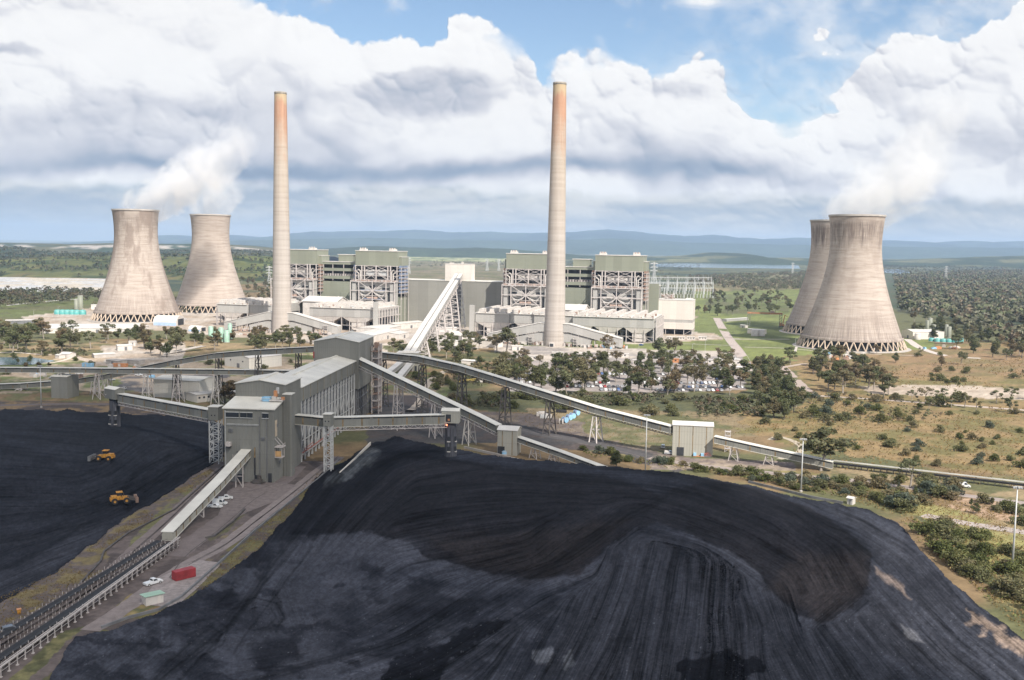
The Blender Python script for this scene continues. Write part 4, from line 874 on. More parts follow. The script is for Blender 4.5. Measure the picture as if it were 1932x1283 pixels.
# turbine hall
def hall():
    F=FRR; e=empty('turbine_hall',F.P(-145,46,0),F.a,'long grey green turbine hall stretching behind all four boiler houses','turbine hall'); Z=(0,0,0)
    b=MB(); b.box((0,0,26.6),(470,32,53.2)); b.build('wall',M_['hall'],e,loc=Z)
    b=MB(); b.box((0,0,53.5),(471,33,.6)); b.build('roof',M_['roof'],e,loc=Z)
    b=MB(); b.box((226,-16.2,28),(21,1.2,56)); b.build('end_panel',M_['green'],e,loc=Z)
    e=empty('bunker_house',F.P(-143.5,38,0),F.a,'tall cream block on the turbine hall where the long white coal conveyor ends','plant building')
    b=MB(); b.box((0,0,63.4),(31.5,16,19.4)); b.build('wall',M_['cream'],e,loc=Z)
    b=MB(); b.box((0,0,73.3),(32,16.6,.5)); b.box((4,-3,74.6),(2,2,2.4)); b.box((-11,2,74),(4,2,1)); b.build('roof',M_['white'],e,loc=Z)
    e=empty('cream_block',F.P(110,44,0),F.a,'large cream box building with dark stripe, standing on open columns at the right end','plant building')
    b=MB(); b.mi=0; b.box((0,0,27.6),(39,28,21.6)); b.box((0,0,10),(39,28,7.4)); b.mi=1; b.box((0,0,15.2),(38.6,27.6,3.2)); b.build('wall',[M_['cream'],M_['grey']],e,loc=Z)
    b=MB(); b.box((0,0,38.7),(39.6,28.6,.6)); b.box((14,2,39.6),(8,8,1.6)); b.build('roof',M_['roofw'],e,loc=Z)
    b=MB()
    for u in(-19,-10,0,10,19):
        for v in(-13,13): b.box((u,v,3.2),(.7,.7,6.4))
    b.bar((10,-13,.4),(19,-13,6),.4); b.build('columns',M_['steel'],e,loc=Z)
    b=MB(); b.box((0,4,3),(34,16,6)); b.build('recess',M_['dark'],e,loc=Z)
    b=MB(); 
    rng=random.Random(5)
    for k in range(22): 
        b.mi=k%2; b.bar((rng.uniform(-19,-3),rng.uniform(2,12),39),(rng.uniform(-19,-3),rng.uniform(2,12),39+rng.uniform(2,6)),.7)
    b.build('roof_pipework',[M_['rust'],M_['steel']],e,loc=Z)
hall()
def tower_mat(seed,topdark,lowdark,streak):
    m,nt,N,L,b=newmat('tower_concrete'); tc=N.new('ShaderNodeTexCoord').outputs['Object']; sx=N.new('ShaderNodeSeparateXYZ'); L.new(tc,sx.inputs[0]); z=sx.outputs[2]
    an=math_(nt,'ARCTAN2',sx.outputs[1],sx.outputs[0])
    cb=N.new('ShaderNodeCombineXYZ'); L.new(math_(nt,'MULTIPLY',an,9),cb.inputs[0]); L.new(math_(nt,'MULTIPLY',z,.035),cb.inputs[1]); cb.inputs[2].default_value=seed
    c2=N.new('ShaderNodeCombineXYZ'); L.new(math_(nt,'MULTIPLY',an,1.2),c2.inputs[0]); L.new(math_(nt,'MULTIPLY',z,.42),c2.inputs[1]); c2.inputs[2].default_value=seed
    c3=N.new('ShaderNodeCombineXYZ'); L.new(math_(nt,'MULTIPLY',an,34),c3.inputs[0]); L.new(math_(nt,'MULTIPLY',z,.05),c3.inputs[1]); c3.inputs[2].default_value=seed
    c4=N.new('ShaderNodeCombineXYZ'); L.new(math_(nt,'MULTIPLY',an,1.5),c4.inputs[0]); L.new(math_(nt,'MULTIPLY',z,.02),c4.inputs[1]); c4.inputs[2].default_value=seed*1.7
    n1=noise(nt,cb.outputs[0],.55,5,.6); nb=noise(nt,c2.outputs[0],1.0,3,.75); n3=noise(nt,c3.outputs[0],1.0,3,.7)
    base=ramp(nt,math_(nt,'ADD',math_(nt,'MULTIPLY',nb,.78),math_(nt,'MULTIPLY',n1,.22)),[(.34,(.300,.248,.208)),(.5,(.395,.332,.284)),(.66,(.450,.388,.338))])
    def mr(s,a,c,lo=0,hi=1):
        q=N.new('ShaderNodeMapRange'); L.new(s,q.inputs[0]); q.inputs[1].default_value=a; q.inputs[2].default_value=c; q.inputs[3].default_value=lo; q.inputs[4].default_value=hi; return q.outputs[0]
    # lift joints every few metres
    jt=math_(nt,'GREATER_THAN',math_(nt,'FRACT',math_(nt,'MULTIPLY',z,1/4.4)),.90)
    base=mix(nt,math_(nt,'MULTIPLY',jt,.22),base,(.22,.18,.15,1))
    up=math_(nt,'MULTIPLY',mr(math_(nt,'ADD',z,math_(nt,'MULTIPLY',math_(nt,'SUBTRACT',n1,.5),60)),100,114),mr(z,127,121))
    stt=mr(math_(nt,'ADD',n3,math_(nt,'MULTIPLY',n1,.5)),.62,.85)
    c=mix(nt,math_(nt,'MULTIPLY',math_(nt,'MULTIPLY',up,stt),topdark),base,(.115,.085,.075,1))
    lo=mr(math_(nt,'ADD',z,math_(nt,'MULTIPLY',math_(nt,'SUBTRACT',n1,.5),44)),44,10)
    c=mix(nt,math_(nt,'MULTIPLY',math_(nt,'MULTIPLY',lo,mr(n3,.36,.60)),lowdark),c,(.16,.125,.11,1))
    c=mix(nt,math_(nt,'MULTIPLY',mr(noise(nt,c4.outputs[0],1.0,5,.6),.50,.58),streak),c,(.225,.175,.145,1))
    rim=mr(z,127.4,128.6); c=mix(nt,math_(nt,'MULTIPLY',rim,.45),c,(.17,.13,.115,1))
    L.new(c,b.inputs['Base Color']); b.inputs['Roughness'].default_value=.9
    return m
def cooling_tower(pos,label,seed,td,ld_,stk):
    e=empty('cooling_tower',(pos[0],pos[1],0),0,label,'cooling tower','four concrete cooling towers'); Z=(0,0,0)
    prof=[]; H=130.6
    for k in range(33):
        z=9.5+(H-9.5)*k/32; zz=(z-104)/ (95 if z<104 else 60)
        r=24.4*math.sqrt(1+ (zz**2)*(2.95 if z<104 else .9)); prof.append((r,z))
    rb=prof[0][0]
    mo=tower_mat(seed,td,ld_,stk)
    b=MB(); b.lathe(prof,n=96); b.build('shell',mo,e,True,Z)
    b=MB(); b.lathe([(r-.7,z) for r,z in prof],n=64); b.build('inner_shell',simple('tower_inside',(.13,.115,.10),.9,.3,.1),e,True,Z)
    r,z=prof[-1]; b=MB(); b.lathe([(r-.7,z),(r-.7,z+.5),(r+.5,z+.5),(r+.5,z-1.2),(r,z-1.4)],n=96); b.build('top_rim',M_['conc'],e,False,Z)
    b=MB(); b.lathe([(rb+.5,9.2),(rb+.6,11.6),(rb,12)],n=96); b.lathe([(rb-1.2,9.2),(rb+.5,9.2)],n=96); b.build('ring_beam',mo,e,True,Z)
    b=MB(); b.lathe([(rb+8,-.2),(rb+8,.5),(rb+4.6,.55),(rb+4.6,1.1),(rb+3,1.1)],n=80); b.build('basin',M_['conc'],e,False,Z)
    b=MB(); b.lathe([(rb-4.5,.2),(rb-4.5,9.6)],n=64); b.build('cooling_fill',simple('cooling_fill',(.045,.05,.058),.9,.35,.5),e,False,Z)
    n=44; a=math.pi/n; b=MB(); rr=rb+4.2; tp=Vector((rb-.2,0,9.6))
    for s in(-1,1): b.bar(tp,(rr*math.cos(a),s*rr*math.sin(a),.5),.9,.9)
    me=b.mesh('leg',[simple('tower_leg',(.50,.40,.31),.85,.12,.4)])
    for k in range(n):
        o=mkobj('leg',me,e); o.rotation_euler=(0,0,2*math.pi*k/n)
    return e
cooling_tower((338.7,972.1),'nearest and largest cooling tower on the right, rising in front of another',1.3,.8,.75,.28)
cooling_tower((371,1141),'cooling tower at the right, half hidden behind the nearest one',4.7,1.0,.5,.35)
cooling_tower((-449.5,1168.8),'left cooling tower with dark weathering patches under its rim',8.1,.45,.5,.75)
cooling_tower((-411.3,1333),'clean pale cooling tower behind the left one, nearest to the left stack',11.9,.15,.15,.05)
def strip(name,pts,w,col,z=.06,kerb=0,rag=0,edge=None):
    """road or path ribbon through picture points lying on the ground"""
    P=[Vector(G(*p)) for p in pts]; Q=[]
    for i in range(len(P)-1):
        p0=P[max(i-1,0)];p1=P[i];p2=P[i+1];p3=P[min(i+2,len(P)-1)]
        for k in range(8):
            t=k/8; Q.append(.5*((2*p1)+(p2-p0)*t+(2*p0-5*p1+4*p2-p3)*t*t+(3*p1-p0-3*p2+p3)*t**3))
    Q.append(P[-1]); m,nt,N,L,b=newmat(name+'_surface'); p=worldpos(nt); f=noise(nt,p,.35,5,.65); f2=noise(nt,p,2.2,4,.6)
    L.new(ramp(nt,math_(nt,'ADD',math_(nt,'MULTIPLY',f,.6),math_(nt,'MULTIPLY',f2,.4)),[(.36,tuple(c*.74 for c in col)),(.64,tuple(c*1.18 for c in col))]),b.inputs['Base Color']); b.inputs['Roughness'].default_value=.92
    mb=MB(); rng=random.Random(int(pts[0][0])); n=len(Q)
    def side(i):
        d=(Q[min(i+1,n-1)]-Q[max(i-1,0)]).normalized(); return Vector((d.y,-d.x,0))
    L1=[]; 
    for i in range(n):
        s=side(i); j=1+rng.uniform(-rag,rag); k=1+rng.uniform(-rag,rag); L1.append((Q[i]-s*(w/2*j),Q[i]+s*(w/2*k)))
    for i in range(n-1):
        a,b_=L1[i]; c,d=L1[i+1]; mb.quadv([(a.x,a.y,z),(b_.x,b_.y,z),(d.x,d.y,z),(c.x,c.y,z)])
    o=mb.build(name,m); tag(o,kind='structure')
    if kerb:
        kb=MB()
        for i in range(n-1):
            for q in(0,1):
                a=L1[i][q]; c=L1[i+1][q]; kb.bar((a.x,a.y,z+.03),(c.x,c.y,z+.03),.25,.14)
        k=kb.build('kerb',M_['conc'] if 'M_' in globals() else simple('kerb_concrete',(.45,.42,.38),.9)); tag(k,kind='structure')
RC=(.40,.335,.30)
strip('road',[(1352,600),(1362,618),(1376,640),(1392,660),(1404,680),(1408,700)],9.5,RC,kerb=1)
strip('road',[(1408,690),(1440,692),(1470,690),(1484,700),(1504,720),(1528,742)],8,(.36,.29,.25),.07,rag=.1)
strip('road',[(1484,692),(1520,686),(1560,682)],5,(.40,.32,.26),.05,rag=.1)
strip('road',[(1528,746),(1600,750),(1700,757),(1800,764),(1932,774),(2050,784)],5.5,(.42,.35,.30),rag=.12)
strip('path',[(960,664),(1100,664),(1250,665),(1395,668)],4.5,(.46,.41,.36),kerb=0); strip('path',[(1225,646),(1300,649),(1385,652)],2.2,(.50,.45,.40))
strip('path',[(1405,655),(1480,657),(1560,664),(1640,668),(1730,671)],2.6,(.52,.46,.40)); strip('path',[(1500,664),(1505,652),(1520,642)],2.4,(.50,.45,.40),.08)
strip('path',[(1400,640),(1330,634),(1250,640)],2.4,(.50,.45,.40)); strip('road',[(1380,640),(1430,640),(1490,640)],5,(.44,.38,.33),.05)
strip('road',[(1712,640),(1740,658),(1790,672),(1850,676)],8,(.50,.44,.40),.07,rag=.1)
strip('road',[(0,578),(60,571),(120,566),(200,560)],7,(.52,.50,.47)); strip('road',[(-60,560),(60,556),(215,551)],5,(.45,.43,.40))
strip('road',[(700,786),(760,776),(840,782),(900,796),(980,812),(1080,830),(1180,852),(1250,872)],9,(.072,.066,.066),rag=.15)
strip('road',[(1225,864),(1300,876),(1400,887),(1500,897),(1600,906),(1700,918),(1800,932),(1932,950),(2050,965)],6,(.30,.25,.225),.07,rag=.12)
strip('road',[(1452,830),(1470,824),(1500,834),(1512,846),(1500,858),(1470,866)],3,(.40,.34,.26),rag=.2)
strip('channel',[(1742,972),(1780,980),(1850,992),(1932,1004),(2030,1018)],6.5,(.36,.31,.28),rag=.06)
strip('track',[(-60,668),(20,665),(80,669),(140,672)],4,(.60,.52,.44),rag=.1); strip('track',[(-60,684),(40,684),(90,685),(120,680),(140,672)],3,(.60,.52,.44),.08,rag=.1)
strip('road',[(140,672),(180,684),(260,696),(350,700),(470,704)],7,(.44,.36,.29),rag=.15); strip('road',[(590,690),(520,700),(440,705)],9,(.46,.37,.29),.07,rag=.2)
strip('road',[(840,700),(815,715),(800,735),(790,760),(770,778)],5,(.44,.37,.30),rag=.15); strip('road',[(0,765),(150,762),(280,766),(340,776)],6,(.12,.10,.095),rag=.2)
# yard roads between the stockpiles
strip('road',[(420,884),(372,928),(318,980),(262,1030),(232,1060),(170,1112),(90,1160),(20,1195),(-60,1230)],5.2,(.185,.150,.140),rag=.08)
strip('road',[(640,862),(600,890),(545,935),(480,985),(428,1025),(360,1062),(300,1100),(232,1150),(170,1190)],5.5,(.215,.180,.170),.065,rag=.08)
strip('road',[(560,880),(500,935),(462,955),(430,975),(372,1015),(330,1050)],7.5,(.165,.135,.128),.05,rag=.14)
for off,pts in((0,[(640,860),(602,889),(547,934),(482,984),(430,1024),(362,1061)]),(1,[(636,866),(598,894),(541,939),(476,989),(424,1029),(356,1066)]),(2,[(418,888),(370,931),(316,983),(260,1033),(228,1064),(168,1115),(88,1163)]),(3,[(414,892),(366,936),(312,988),(256,1038),(223,1069),(162,1120),(82,1168)]),(4,[(500,930),(470,950),(430,985),(400,1010),(350,1050),(320,1090)]),(5,[(540,905),(480,925),(440,930)])):
    strip('track',pts,.45,(.10,.083,.078),.085,rag=.5)
strip('track',[(1090,836),(1180,854),(1260,874),(1400,888),(1500,898),(1640,912)],.6,(.16,.135,.12),.085,rag=.5); strip('track',[(700,782),(780,776),(850,784),(930,802),(1060,826)],.7,(.13,.115,.11),.085,rag=.5)
def pad(name,P,col,z=.055):
    m,nt,N,L,b=newmat(name+'_surface'); p=worldpos(nt); f=noise(nt,p,.5,5,.65); L.new(ramp(nt,f,[(.36,tuple(c*.72 for c in col)),(.64,tuple(c*1.2 for c in col))]),b.inputs['Base Color']); b.inputs['Roughness'].default_value=.9
    mb=MB(); mb.quadv([G(x,y,z) for x,y in P]); o=mb.build(name,m); tag(o,kind='structure')
pad('yard_slab',[(262,1140),(300,1090),(372,1056),(420,1062),(372,1110),(330,1146)],(.27,.235,.225),.075)
pad('yard_slab',[(430,925),(480,905),(560,915),(520,945),(470,965),(410,975)],(.17,.14,.132),.075)
water('pond',[(-60,674),(60,674),(106,681),(60,688),(-60,689)],.12)
FB=Frame((-93.4,380.3),math.radians(-4.5)); Z0=(0,0,0)
def coalhouse():
    e=empty('coal_bunker_building',FB.P(-10,70,0),FB.a,'long slate grey coal bunker building with tall stepped end blocks and pale roofs','bunker building')
    def b2(): return MB()
    def bx(b,u0,u1,v0,v1,z0,z1): b.box(((u0+u1)/2+10,(v0+v1)/2-70,(z0+z1)/2),(u1-u0,v1-v0,z1-z0))
    def gab(name,u0,u1,v0,v1,z0,ze,zr,mat=M_['coalh'],over=.5):
        b=b2(); b.gable([(u0+10,v0-70),(u1+10,v0-70),(u1+10,v1-70),(u0+10,v1-70)],z0,ze,zr,1); w=b.build(name,mat,e,loc=Z0)
        um=(u0+u1)/2; b=b2(); t=.35
        for a,c in((u0-over,um),(um,u1+over)):
            za=ze-(over*(zr-ze)/(um-u0)) if a<um and a!=um else zr; zc=zr if c==um else ze-(over*(zr-ze)/(um-u0)); 
            if a==um: za=zr
            P=[(a+10,v0-over-70),(c+10,v0-over-70),(c+10,v1+over-70),(a+10,v1+over-70)]; zz=[za,zc,zc,za]
            b.hexa([(p[0],p[1],z+.02) for p,z in zip(P,zz)],[(p[0],p[1],z+t) for p,z in zip(P,zz)])
        b.box((um+10,(v0+v1)/2-70,zr+.45),(1.4,v1-v0,.5)); b.build('roof',M_['roof'],w,loc=Z0); return w
    # front block with lean-to roof
    b=b2(); b.hexa([(-10.2,-70,0),(10,-70,0),(10,-56,0),(-10.2,-56,0)],[(-10.2,-70,29.2),(10,-70,29.2),(10,-56,31.6),(-10.2,-56,31.6)]); A=b.build('front_block',M_['coalh'],e,loc=Z0)
    b=b2(); b.hexa([(-10.8,-70.6,29.25),(10.6,-70.6,29.25),(10.6,-56,31.7),(-10.8,-56,31.7)],[(-10.8,-70.6,29.65),(10.6,-70.6,29.65),(10.6,-56,32.1),(-10.8,-56,32.1)]); b.build('roof',M_['roof'],A,loc=Z0)
    for u0,u1 in((-9.4,-4.2),(-3.5,-1.0),(-.7,1.4),(5.4,7.8)):
        b=b2(); b.box(((u0+u1)/2,-70.1,26.9),(u1-u0,.3,1.9)); w=b.build('window',M_['glass'],A,loc=Z0)
        b=b2(); 
        for z in(25.8,27.95): b.box(((u0+u1)/2,-70.15,z),(u1-u0+.3,.5,.22))
        b.build('frame',M_['galv'],w,loc=Z0)
    for u,z,w_,h in((-3.6,1.6,2.6,3.0),(3.4,1.3,2.6,3.2),(8.3,2.0,1.4,3.6)):
        b=b2(); b.box((u,-70.08,z),(w_,.25,h)); b.build('door',M_['dark'],A,loc=Z0)
    b=b2(); b.box((2.2,-70.12,6.4),(.5,.25,7)); b.box((-4.9,-70.1,11),(.35,.25,2.4)); b.build('slot',M_['dark'],A,loc=Z0)
    b=b2(); b.box((2.2,-70.12,12),(.45,.2,4)); b.build('rust_stain',M_['yellow'] if False else simple('rust_run',(.24,.17,.09),.9,.3,.5),A,loc=Z0)
    b=b2(); b.box((9.9,-67.5,21.5),(.5,2.2,6.4)); b.build('repaired_panel',simple('bare_board',(.55,.45,.33),.8,.2,.4),A,loc=Z0)
    b=b2(); b.mi=0; b.box((-8.2,-70.8,15.2),(2,1.6,1.6)); b.mi=1; b.box((-8.2,-70.9,14),(1.6,1.4,.8)); b.build('wall_unit',[M_['steel'],M_['dark']],A,loc=Z0)
    # cantilevered landing with a frame
    b=b2(); b.mi=0; b.box((11.4,-67.5,14.2),(3.8,4,.3)); b.box((11.4,-67.5,10),(3.2,3.2,.3))
    for q in(-1.4,1.4): 
        for r in(-1.4,1.4): b.bar((11.4+q,-67.5+r,10),(11.4+q,-67.5+r,14.2),.2)
        b.bar((9.6,-67.5+q,18),(13,-67.5+q,14.3),.18); b.bar((13.2,-67.5+q,14.3),(13.2,-67.5+q,15.5),.12)
    b.bar((13.2,-69.4,15.4),(13.2,-65.6,15.4),.12); b.mi=1; b.box((11.2,-68.6,11.4),(2.4,.3,2.2)); b.build('landing',[M_['steel'],simple('faded_orange',(.50,.30,.13),.8,.2,.4)],A,loc=Z0)
    for u,z,w_,h in((-7.5,20.5,1.6,1.4),(5.6,17.6,1.4,1.2),(-1.5,8.2,1.2,1.0)):
        b=b2(); b.box((u,-70.12,z),(w_,.24,h)); 
        for q in range(4): b.box((u,-70.28,z-h/2+.15+q*h/4),(w_+.2,.14,.08))
        b.build('louvre',M_['mid'],A,loc=Z0)
    for u in(-9.6,4.3,7.2):
        b=b2(); b.box((u,-70.2,14.4),(.22,.22,28.6 if u<0 else 24)); b.build('downpipe',M_['mid'] if u>0 else M_['galv'],A,loc=Z0)
    b=b2(); b.box((-2.6,-70.25,23.2),(13,.2,.2)); b.box((-2.6,-70.25,22.8),(13,.12,.12)); b.build('cable_tray',M_['galv'],A,loc=Z0)
    b=b2()
    for q in(-.28,.28): b.box((-6.4+q,-70.5,5.5),(.08,.08,11))
    for z in range(1,22): b.box((-6.4,-70.5,z*.5),(.5,.06,.06))
    b.build('ladder',M_['steel'],A,loc=Z0)
    for v,z in((-66,22.5),(-63,7)):
        b=b2(); b.box((10.12,v,z),(.25,1.6,1.3)); b.build('louvre',M_['mid'],A,loc=Z0)
    b=b2(); b.box((4,-72.2,.8),(3.4,2.2,1.6)); b.box((4.6,-72,2.4),(1.2,1.2,1.8)); b.bar((1,-71.5,.4),(7.5,-73.2,.9),.5); b.build('sump_pump_unit',M_['dsteel'],A,loc=Z0)
    # roof machinery
    r=empty('roof_winch',tuple(FB.P(-3.3,9.0,31.0)),FB.a,'light blue and orange winch machinery on the lower roof of the coal bunker building','winch')
    b=b2(); b.mi=0; b.box((-2.4,0,1.1),(3.0,2.2,1.8)); b.tube((-4.4,0,1.0),(-3.8,0,1.0),1.0,n=12); b.mi=1; b.box((1.6,-.2,.7),(5.4,2.6,.5)); b.box((.6,0,1.6),(1.6,1.6,1.4)); b.build('winch_body',[M_['lblue'],M_['white']],r,loc=Z0)
    b=b2(); b.mi=0; b.box((1.2,0,3.4),(1.3,1.3,2.4)); b.box((4.2,-.2,1.5),(1.2,1,1.2)); b.mi=1; b.box((1.9,.4,4.6),(.9,.9,2.4)); b.tube((3.2,0,1.2),(3.2,0,1.9),.5,n=8); b.build('motor_housing',[M_['orange'],M_['galv']],r,loc=Z0)
    b=b2(); 
    for u in(-4,0,4.4): b.bar((u,-1.5,.2),(u,-1.5,1.5),.1)
    b.bar((-4.5,-1.5,1.5),(4.6,-1.5,1.5),.1); b.build('handrail',M_['steel'],r,loc=Z0)
    gab('gabled_block',-20.6,0,14,36,0,37.2,38.9)
    b=b2(); bx(b,.1,3.6,11.2,15.6,0,33.6); t=b.build('lift_shaft',M_['coalh'],e,loc=Z0); b=b2(); bx(b,-.1,3.8,11,15.8,33.62,34); b.build('cap',M_['roof'],t,loc=Z0)
    # long part: roof on columns with a deep fascia
    w=gab('long_gallery',-20.2,0,36.02,135,26.7,32.9,35.2)
    b=b2(); bx(b,-17.5,-3.6,36,135,0,26.6); b.build('inner_wall',simple('hopper_plate',(.20,.205,.215),.6,.25,.10),w,loc=Z0)
    n=18
    b=b2(); b.box((0,0,13.3),(.75,.75,26.8)); b.bar((0,.1,26),(-3.6,.1,20),.35); me=b.mesh('column',[M_['galv']])
    for s in(1,):
        for k in range(n):
            v=38+k*(96.0/(n-1)); o=mkobj('column',me,w); o.location=(10-.5,v-70,0)
    b=b2()
    for k in range(n-1):
        v=38+k*(96.0/(n-1))-70; v2=v+96.0/(n-1)
        b.bar((9.5,v,9),(9.5,v2,9),.3); 
        if k%2==0: b.bar((9.6,v,9),(9.6,v2,18),.28); b.bar((9.6,v,.3),(9.6,v2,9),.28)
        else: b.bar((9.6,v,18),(9.6,v2,9),.28)
        b.bar((9.5,v,18),(9.5,v2,18),.25)
    b.build('bracing',M_['galv'],w,loc=Z0)
    b=b2(); 
    for z,mi in((4.2,1),(3.4,0)):
        b.mi=mi; b.bar((10.3,-33,z),(10.3,60,z),.28)
    b.mi=1; b.bar((11.4,-33.5,6),(11.4,-20,6.4),.2)
    b.build('red_pipe',[M_['steel'],simple('faded_red_paint',(.45,.14,.10),.7,.2,.4)],w,loc=Z0)
    b=b2(); rng=random.Random(3)
    for k in range(60): b.box((rng.uniform(7,9.4),rng.uniform(-33,64),rng.uniform(.5,9)),(rng.uniform(.5,2),rng.uniform(1,3),rng.uniform(.6,2)))
    b.build('hopper_gear',M_['dsteel'],w,loc=Z0)
    for v in range(40,134,11):
        b=b2(); b.box((10.03,v-70,29.8),(.1,.35,6)); b.build('rust_stain',simple('rust_run2',(.27,.22,.14),.9,.3,.5) if v==40 else bpy.data.materials['rust_run2'],w,loc=Z0)
    # upper block
    d=gab('upper_block',-22.6,1.6,135.02,171,18,43.0,45.2)
    b=b2(); bx(b,-19,-2,136,170,0,18); bx(b,-2,-1.7,136,170,0,30); b.build('base',M_['dsteel'],d,loc=Z0)
    b=b2()
    for v in range(136,171,4):
        bx(b,-.1,.5,v,v+.6,0,18)
    for z in(6,12,17): bx(b,-.1,.4,136,170,z,z+.5)
    b.build('column',M_['mid'],d,loc=Z0)
    b=b2(); b.mi=0
    for u in(2.2,6.0):
        for v in(163,170): bx(b,u,u+.5,v,v+.5,0,38)
    for z in range(3,39,4):
        b.mi=1 if z%8==3 else 0; bx(b,2.2,6.4,163,170,z,z+.35)
        b.bar((12.3,93,z),(12.3,100,z+3.6),.3)
    b.mi=1; bx(b,3.4,5.6,164.5,168,37,40); b.mi=0; bx(b,2,6.6,170.2,170.8,0,39)
    b.build('stair_tower',[M_['steel'],M_['rust']],d,loc=Z0)
    b=b2(); bx(b,-22.9,-22.3,134.6,134.9,34,37.5); b.build('red_duct',M_['red'],d,loc=Z0)
coalhouse()
def trestle(e,top,base_z,h0,ang,w_top=1.6,w_bot=3.6,l_top=1.0,l_bot=2.2,mat=None,brace=True,t=.42,name='trestle'):
    """lattice leg under a gallery; ang = direction of the gallery in plan"""
    b=MB(); H=top[2]; ca,sa=math.cos(ang),math.sin(ang)
    def pt(s,q,f):
        w=(w_bot+(w_top-w_bot)*f)*s; l=(l_bot+(l_top-l_bot)*f)*q
        return (top[0]-sa*w+ca*l,top[1]+ca*w+sa*l,base_z+(H-base_z)*f)
    for s in(-1,1):
        for q in(-1,1): b.bar(pt(s,q,0),pt(s,q,1),t)
    n=max(2,int((H-base_z)/4.5))
    for k in range(n):
        f0,f1=k/n,(k+1)/n
        for q in(-1,1):
            b.bar(pt(-1,q,f1),pt(1,q,f1),t*.55)
            if k%2: b.bar(pt(-1,q,f0),pt(1,q,f1),t*.5)
            else: b.bar(pt(1,q,f0),pt(-1,q,f1),t*.5)
        for s in(-1,1):
            b.bar(pt(s,-1,f1),pt(s,1,f1),t*.5); b.bar(pt(s,(-1)**k,f0),pt(s,-(-1)**k,f1),t*.45)
    return b.build(name,mat or M_['steel'],e)
def conveyor(label,path,w,h,trest=(),truss=1.6,group='covered coal conveyors',slots=True,roofmat=None,wall=None,tmat=None,stain=9.0,tkw={}):
    """path: 3D points of the roof centre line"""
    p0=path[0]; e=empty('coal_conveyor',((path[0][0]+path[-1][0])/2,(path[0][1]+path[-1][1])/2,0),0,label,'conveyor',group)
    g=MB(); r=MB(); s_=MB(); tr=MB(); st=MB()
    for a,c in zip(path[:-1],path[1:]):
        A=Vector(a); B=Vector(c); d=B-A; L_=d.length; sd=Vector((d.y,-d.x,0)).normalized(); up=sd.cross(d).normalized()
        if up.z<0: up=-up
        dn=d.normalized()
        def blk(m,w0,w1,t0,t1,ex=0):
            P=lambda P0,s,t:P0+sd*s+Vector((0,0,-t))
            a0=A-dn*ex; b0=B+dn*ex
            m.hexa([P(a0,w0,t1),P(a0,w1,t1),P(a0,w1,t0),P(a0,w0,t0)],[P(b0,w0,t1),P(b0,w1,t1),P(b0,w1,t0),P(b0,w0,t0)])
        blk(g,-w/2,w/2,.9,h);
        for k in range(max(1,int(L_/9.6))):
            q=A+d*((k+.5)/max(1,int(L_/9.6))); y=dn*.5
            for sg in(-1,1):
                x=q+sd*(sg*(w/2-.04)); o_=sd*.08; g.hexa([x-y-o_-Vector((0,0,.95)),x+y-o_-Vector((0,0,.95)),x+y+o_-Vector((0,0,.95)),x-y+o_-Vector((0,0,.95))],[x-y-o_-Vector((0,0,.2)),x+y-o_-Vector((0,0,.2)),x+y+o_-Vector((0,0,.2)),x-y+o_-Vector((0,0,.2))])
        blk(g,-w/2+.25,w/2-.25,.3,.9)
        blk(r,-w/2-.3,w/2+.3,0,.22,.1)
        if h>2: blk(r,-w/2-.18,w/2+.18,h-.02,h+.12,0)
        n=1
        for k in range(1):
            q=A+d*.5
            for sg in(-1,1):
                x=q+sd*(sg*(w/2-.1))-Vector((0,0,.56)); y=dn*(L_/n*.46)
                s_.hexa([x-y-sd*.14+Vector((0,0,-.3)),x-y+sd*.14+Vector((0,0,-.3)),x-y+sd*.14+Vector((0,0,.3)),x-y-sd*.14+Vector((0,0,.3))],[x+y-sd*.14+Vector((0,0,-.3)),x+y+sd*.14+Vector((0,0,-.3)),x+y+sd*.14+Vector((0,0,.3)),x+y-sd*.14+Vector((0,0,.3))])
        n=max(1,int(L_/stain))
        for k in range(n):
            q=A+d*((k+.5)/n)
            for sg in(-1,1):
                x=q+sd*(sg*(w/2+.03)); y=dn*.3
                z0=Vector((0,0,-.35-.55)); z1=Vector((0,0,-h+.15)); o=sd*.04
                st.hexa([x-y+z1-o,x+y+z1-o,x+y+z1+o,x-y+z1+o],[x-y+z0-o,x+y+z0-o,x+y+z0+o,x-y+z0+o])
        if truss:
            n=max(2,int(L_/3.4)); 
            for sg in(-1,1):
                o=sd*(sg*w*.46); z0=Vector((0,0,-h)); z1=Vector((0,0,-h-truss))
                tr.bar(A+o+z1,B+o+z1,.28)
                for k in range(n):
                    q0=A+d*(k/n); q1=A+d*((k+.5)/n); q2=A+d*((k+1)/n); tr.bar(q0+o+z0,q1+o+z1,.2); tr.bar(q1+o+z1,q2+o+z0,.2)
                    if sg>0: tr.bar(q1+o+z1,q1-o+z1,.18)
    W=g.build('gallery',wall or M_['coalh'],e); r.build('roof',roofmat or M_['roof'],e)
    if slots: s_.build('vent_gap',M_['dark'],W,loc=tuple(e.location))
    if stain<500: st.build('rust_stripe',bpy.data.materials['rust_run'],W,loc=tuple(e.location))
    if truss:
      for q in(path[0],path[-1]):
        Q=Vector(q)+Vector((0,0,-h-truss)); d=Vector(path[-1])-Vector(path[0]); sd=Vector((d.y,-d.x,0)).normalized(); tr.bar(Q-sd*w*.46,Q+sd*w*.46,.3)
      tr.build('underframe',tmat or M_['steel'],e)
    ang=math.atan2(path[-1][1]-path[0][1],path[-1][0]-path[0][0])
    for T in trest:
        trestle(e,(T[0],T[1],T[2]),0,None,ang,mat=T[3] if len(T)>3 else tmat,**tkw)
    return e
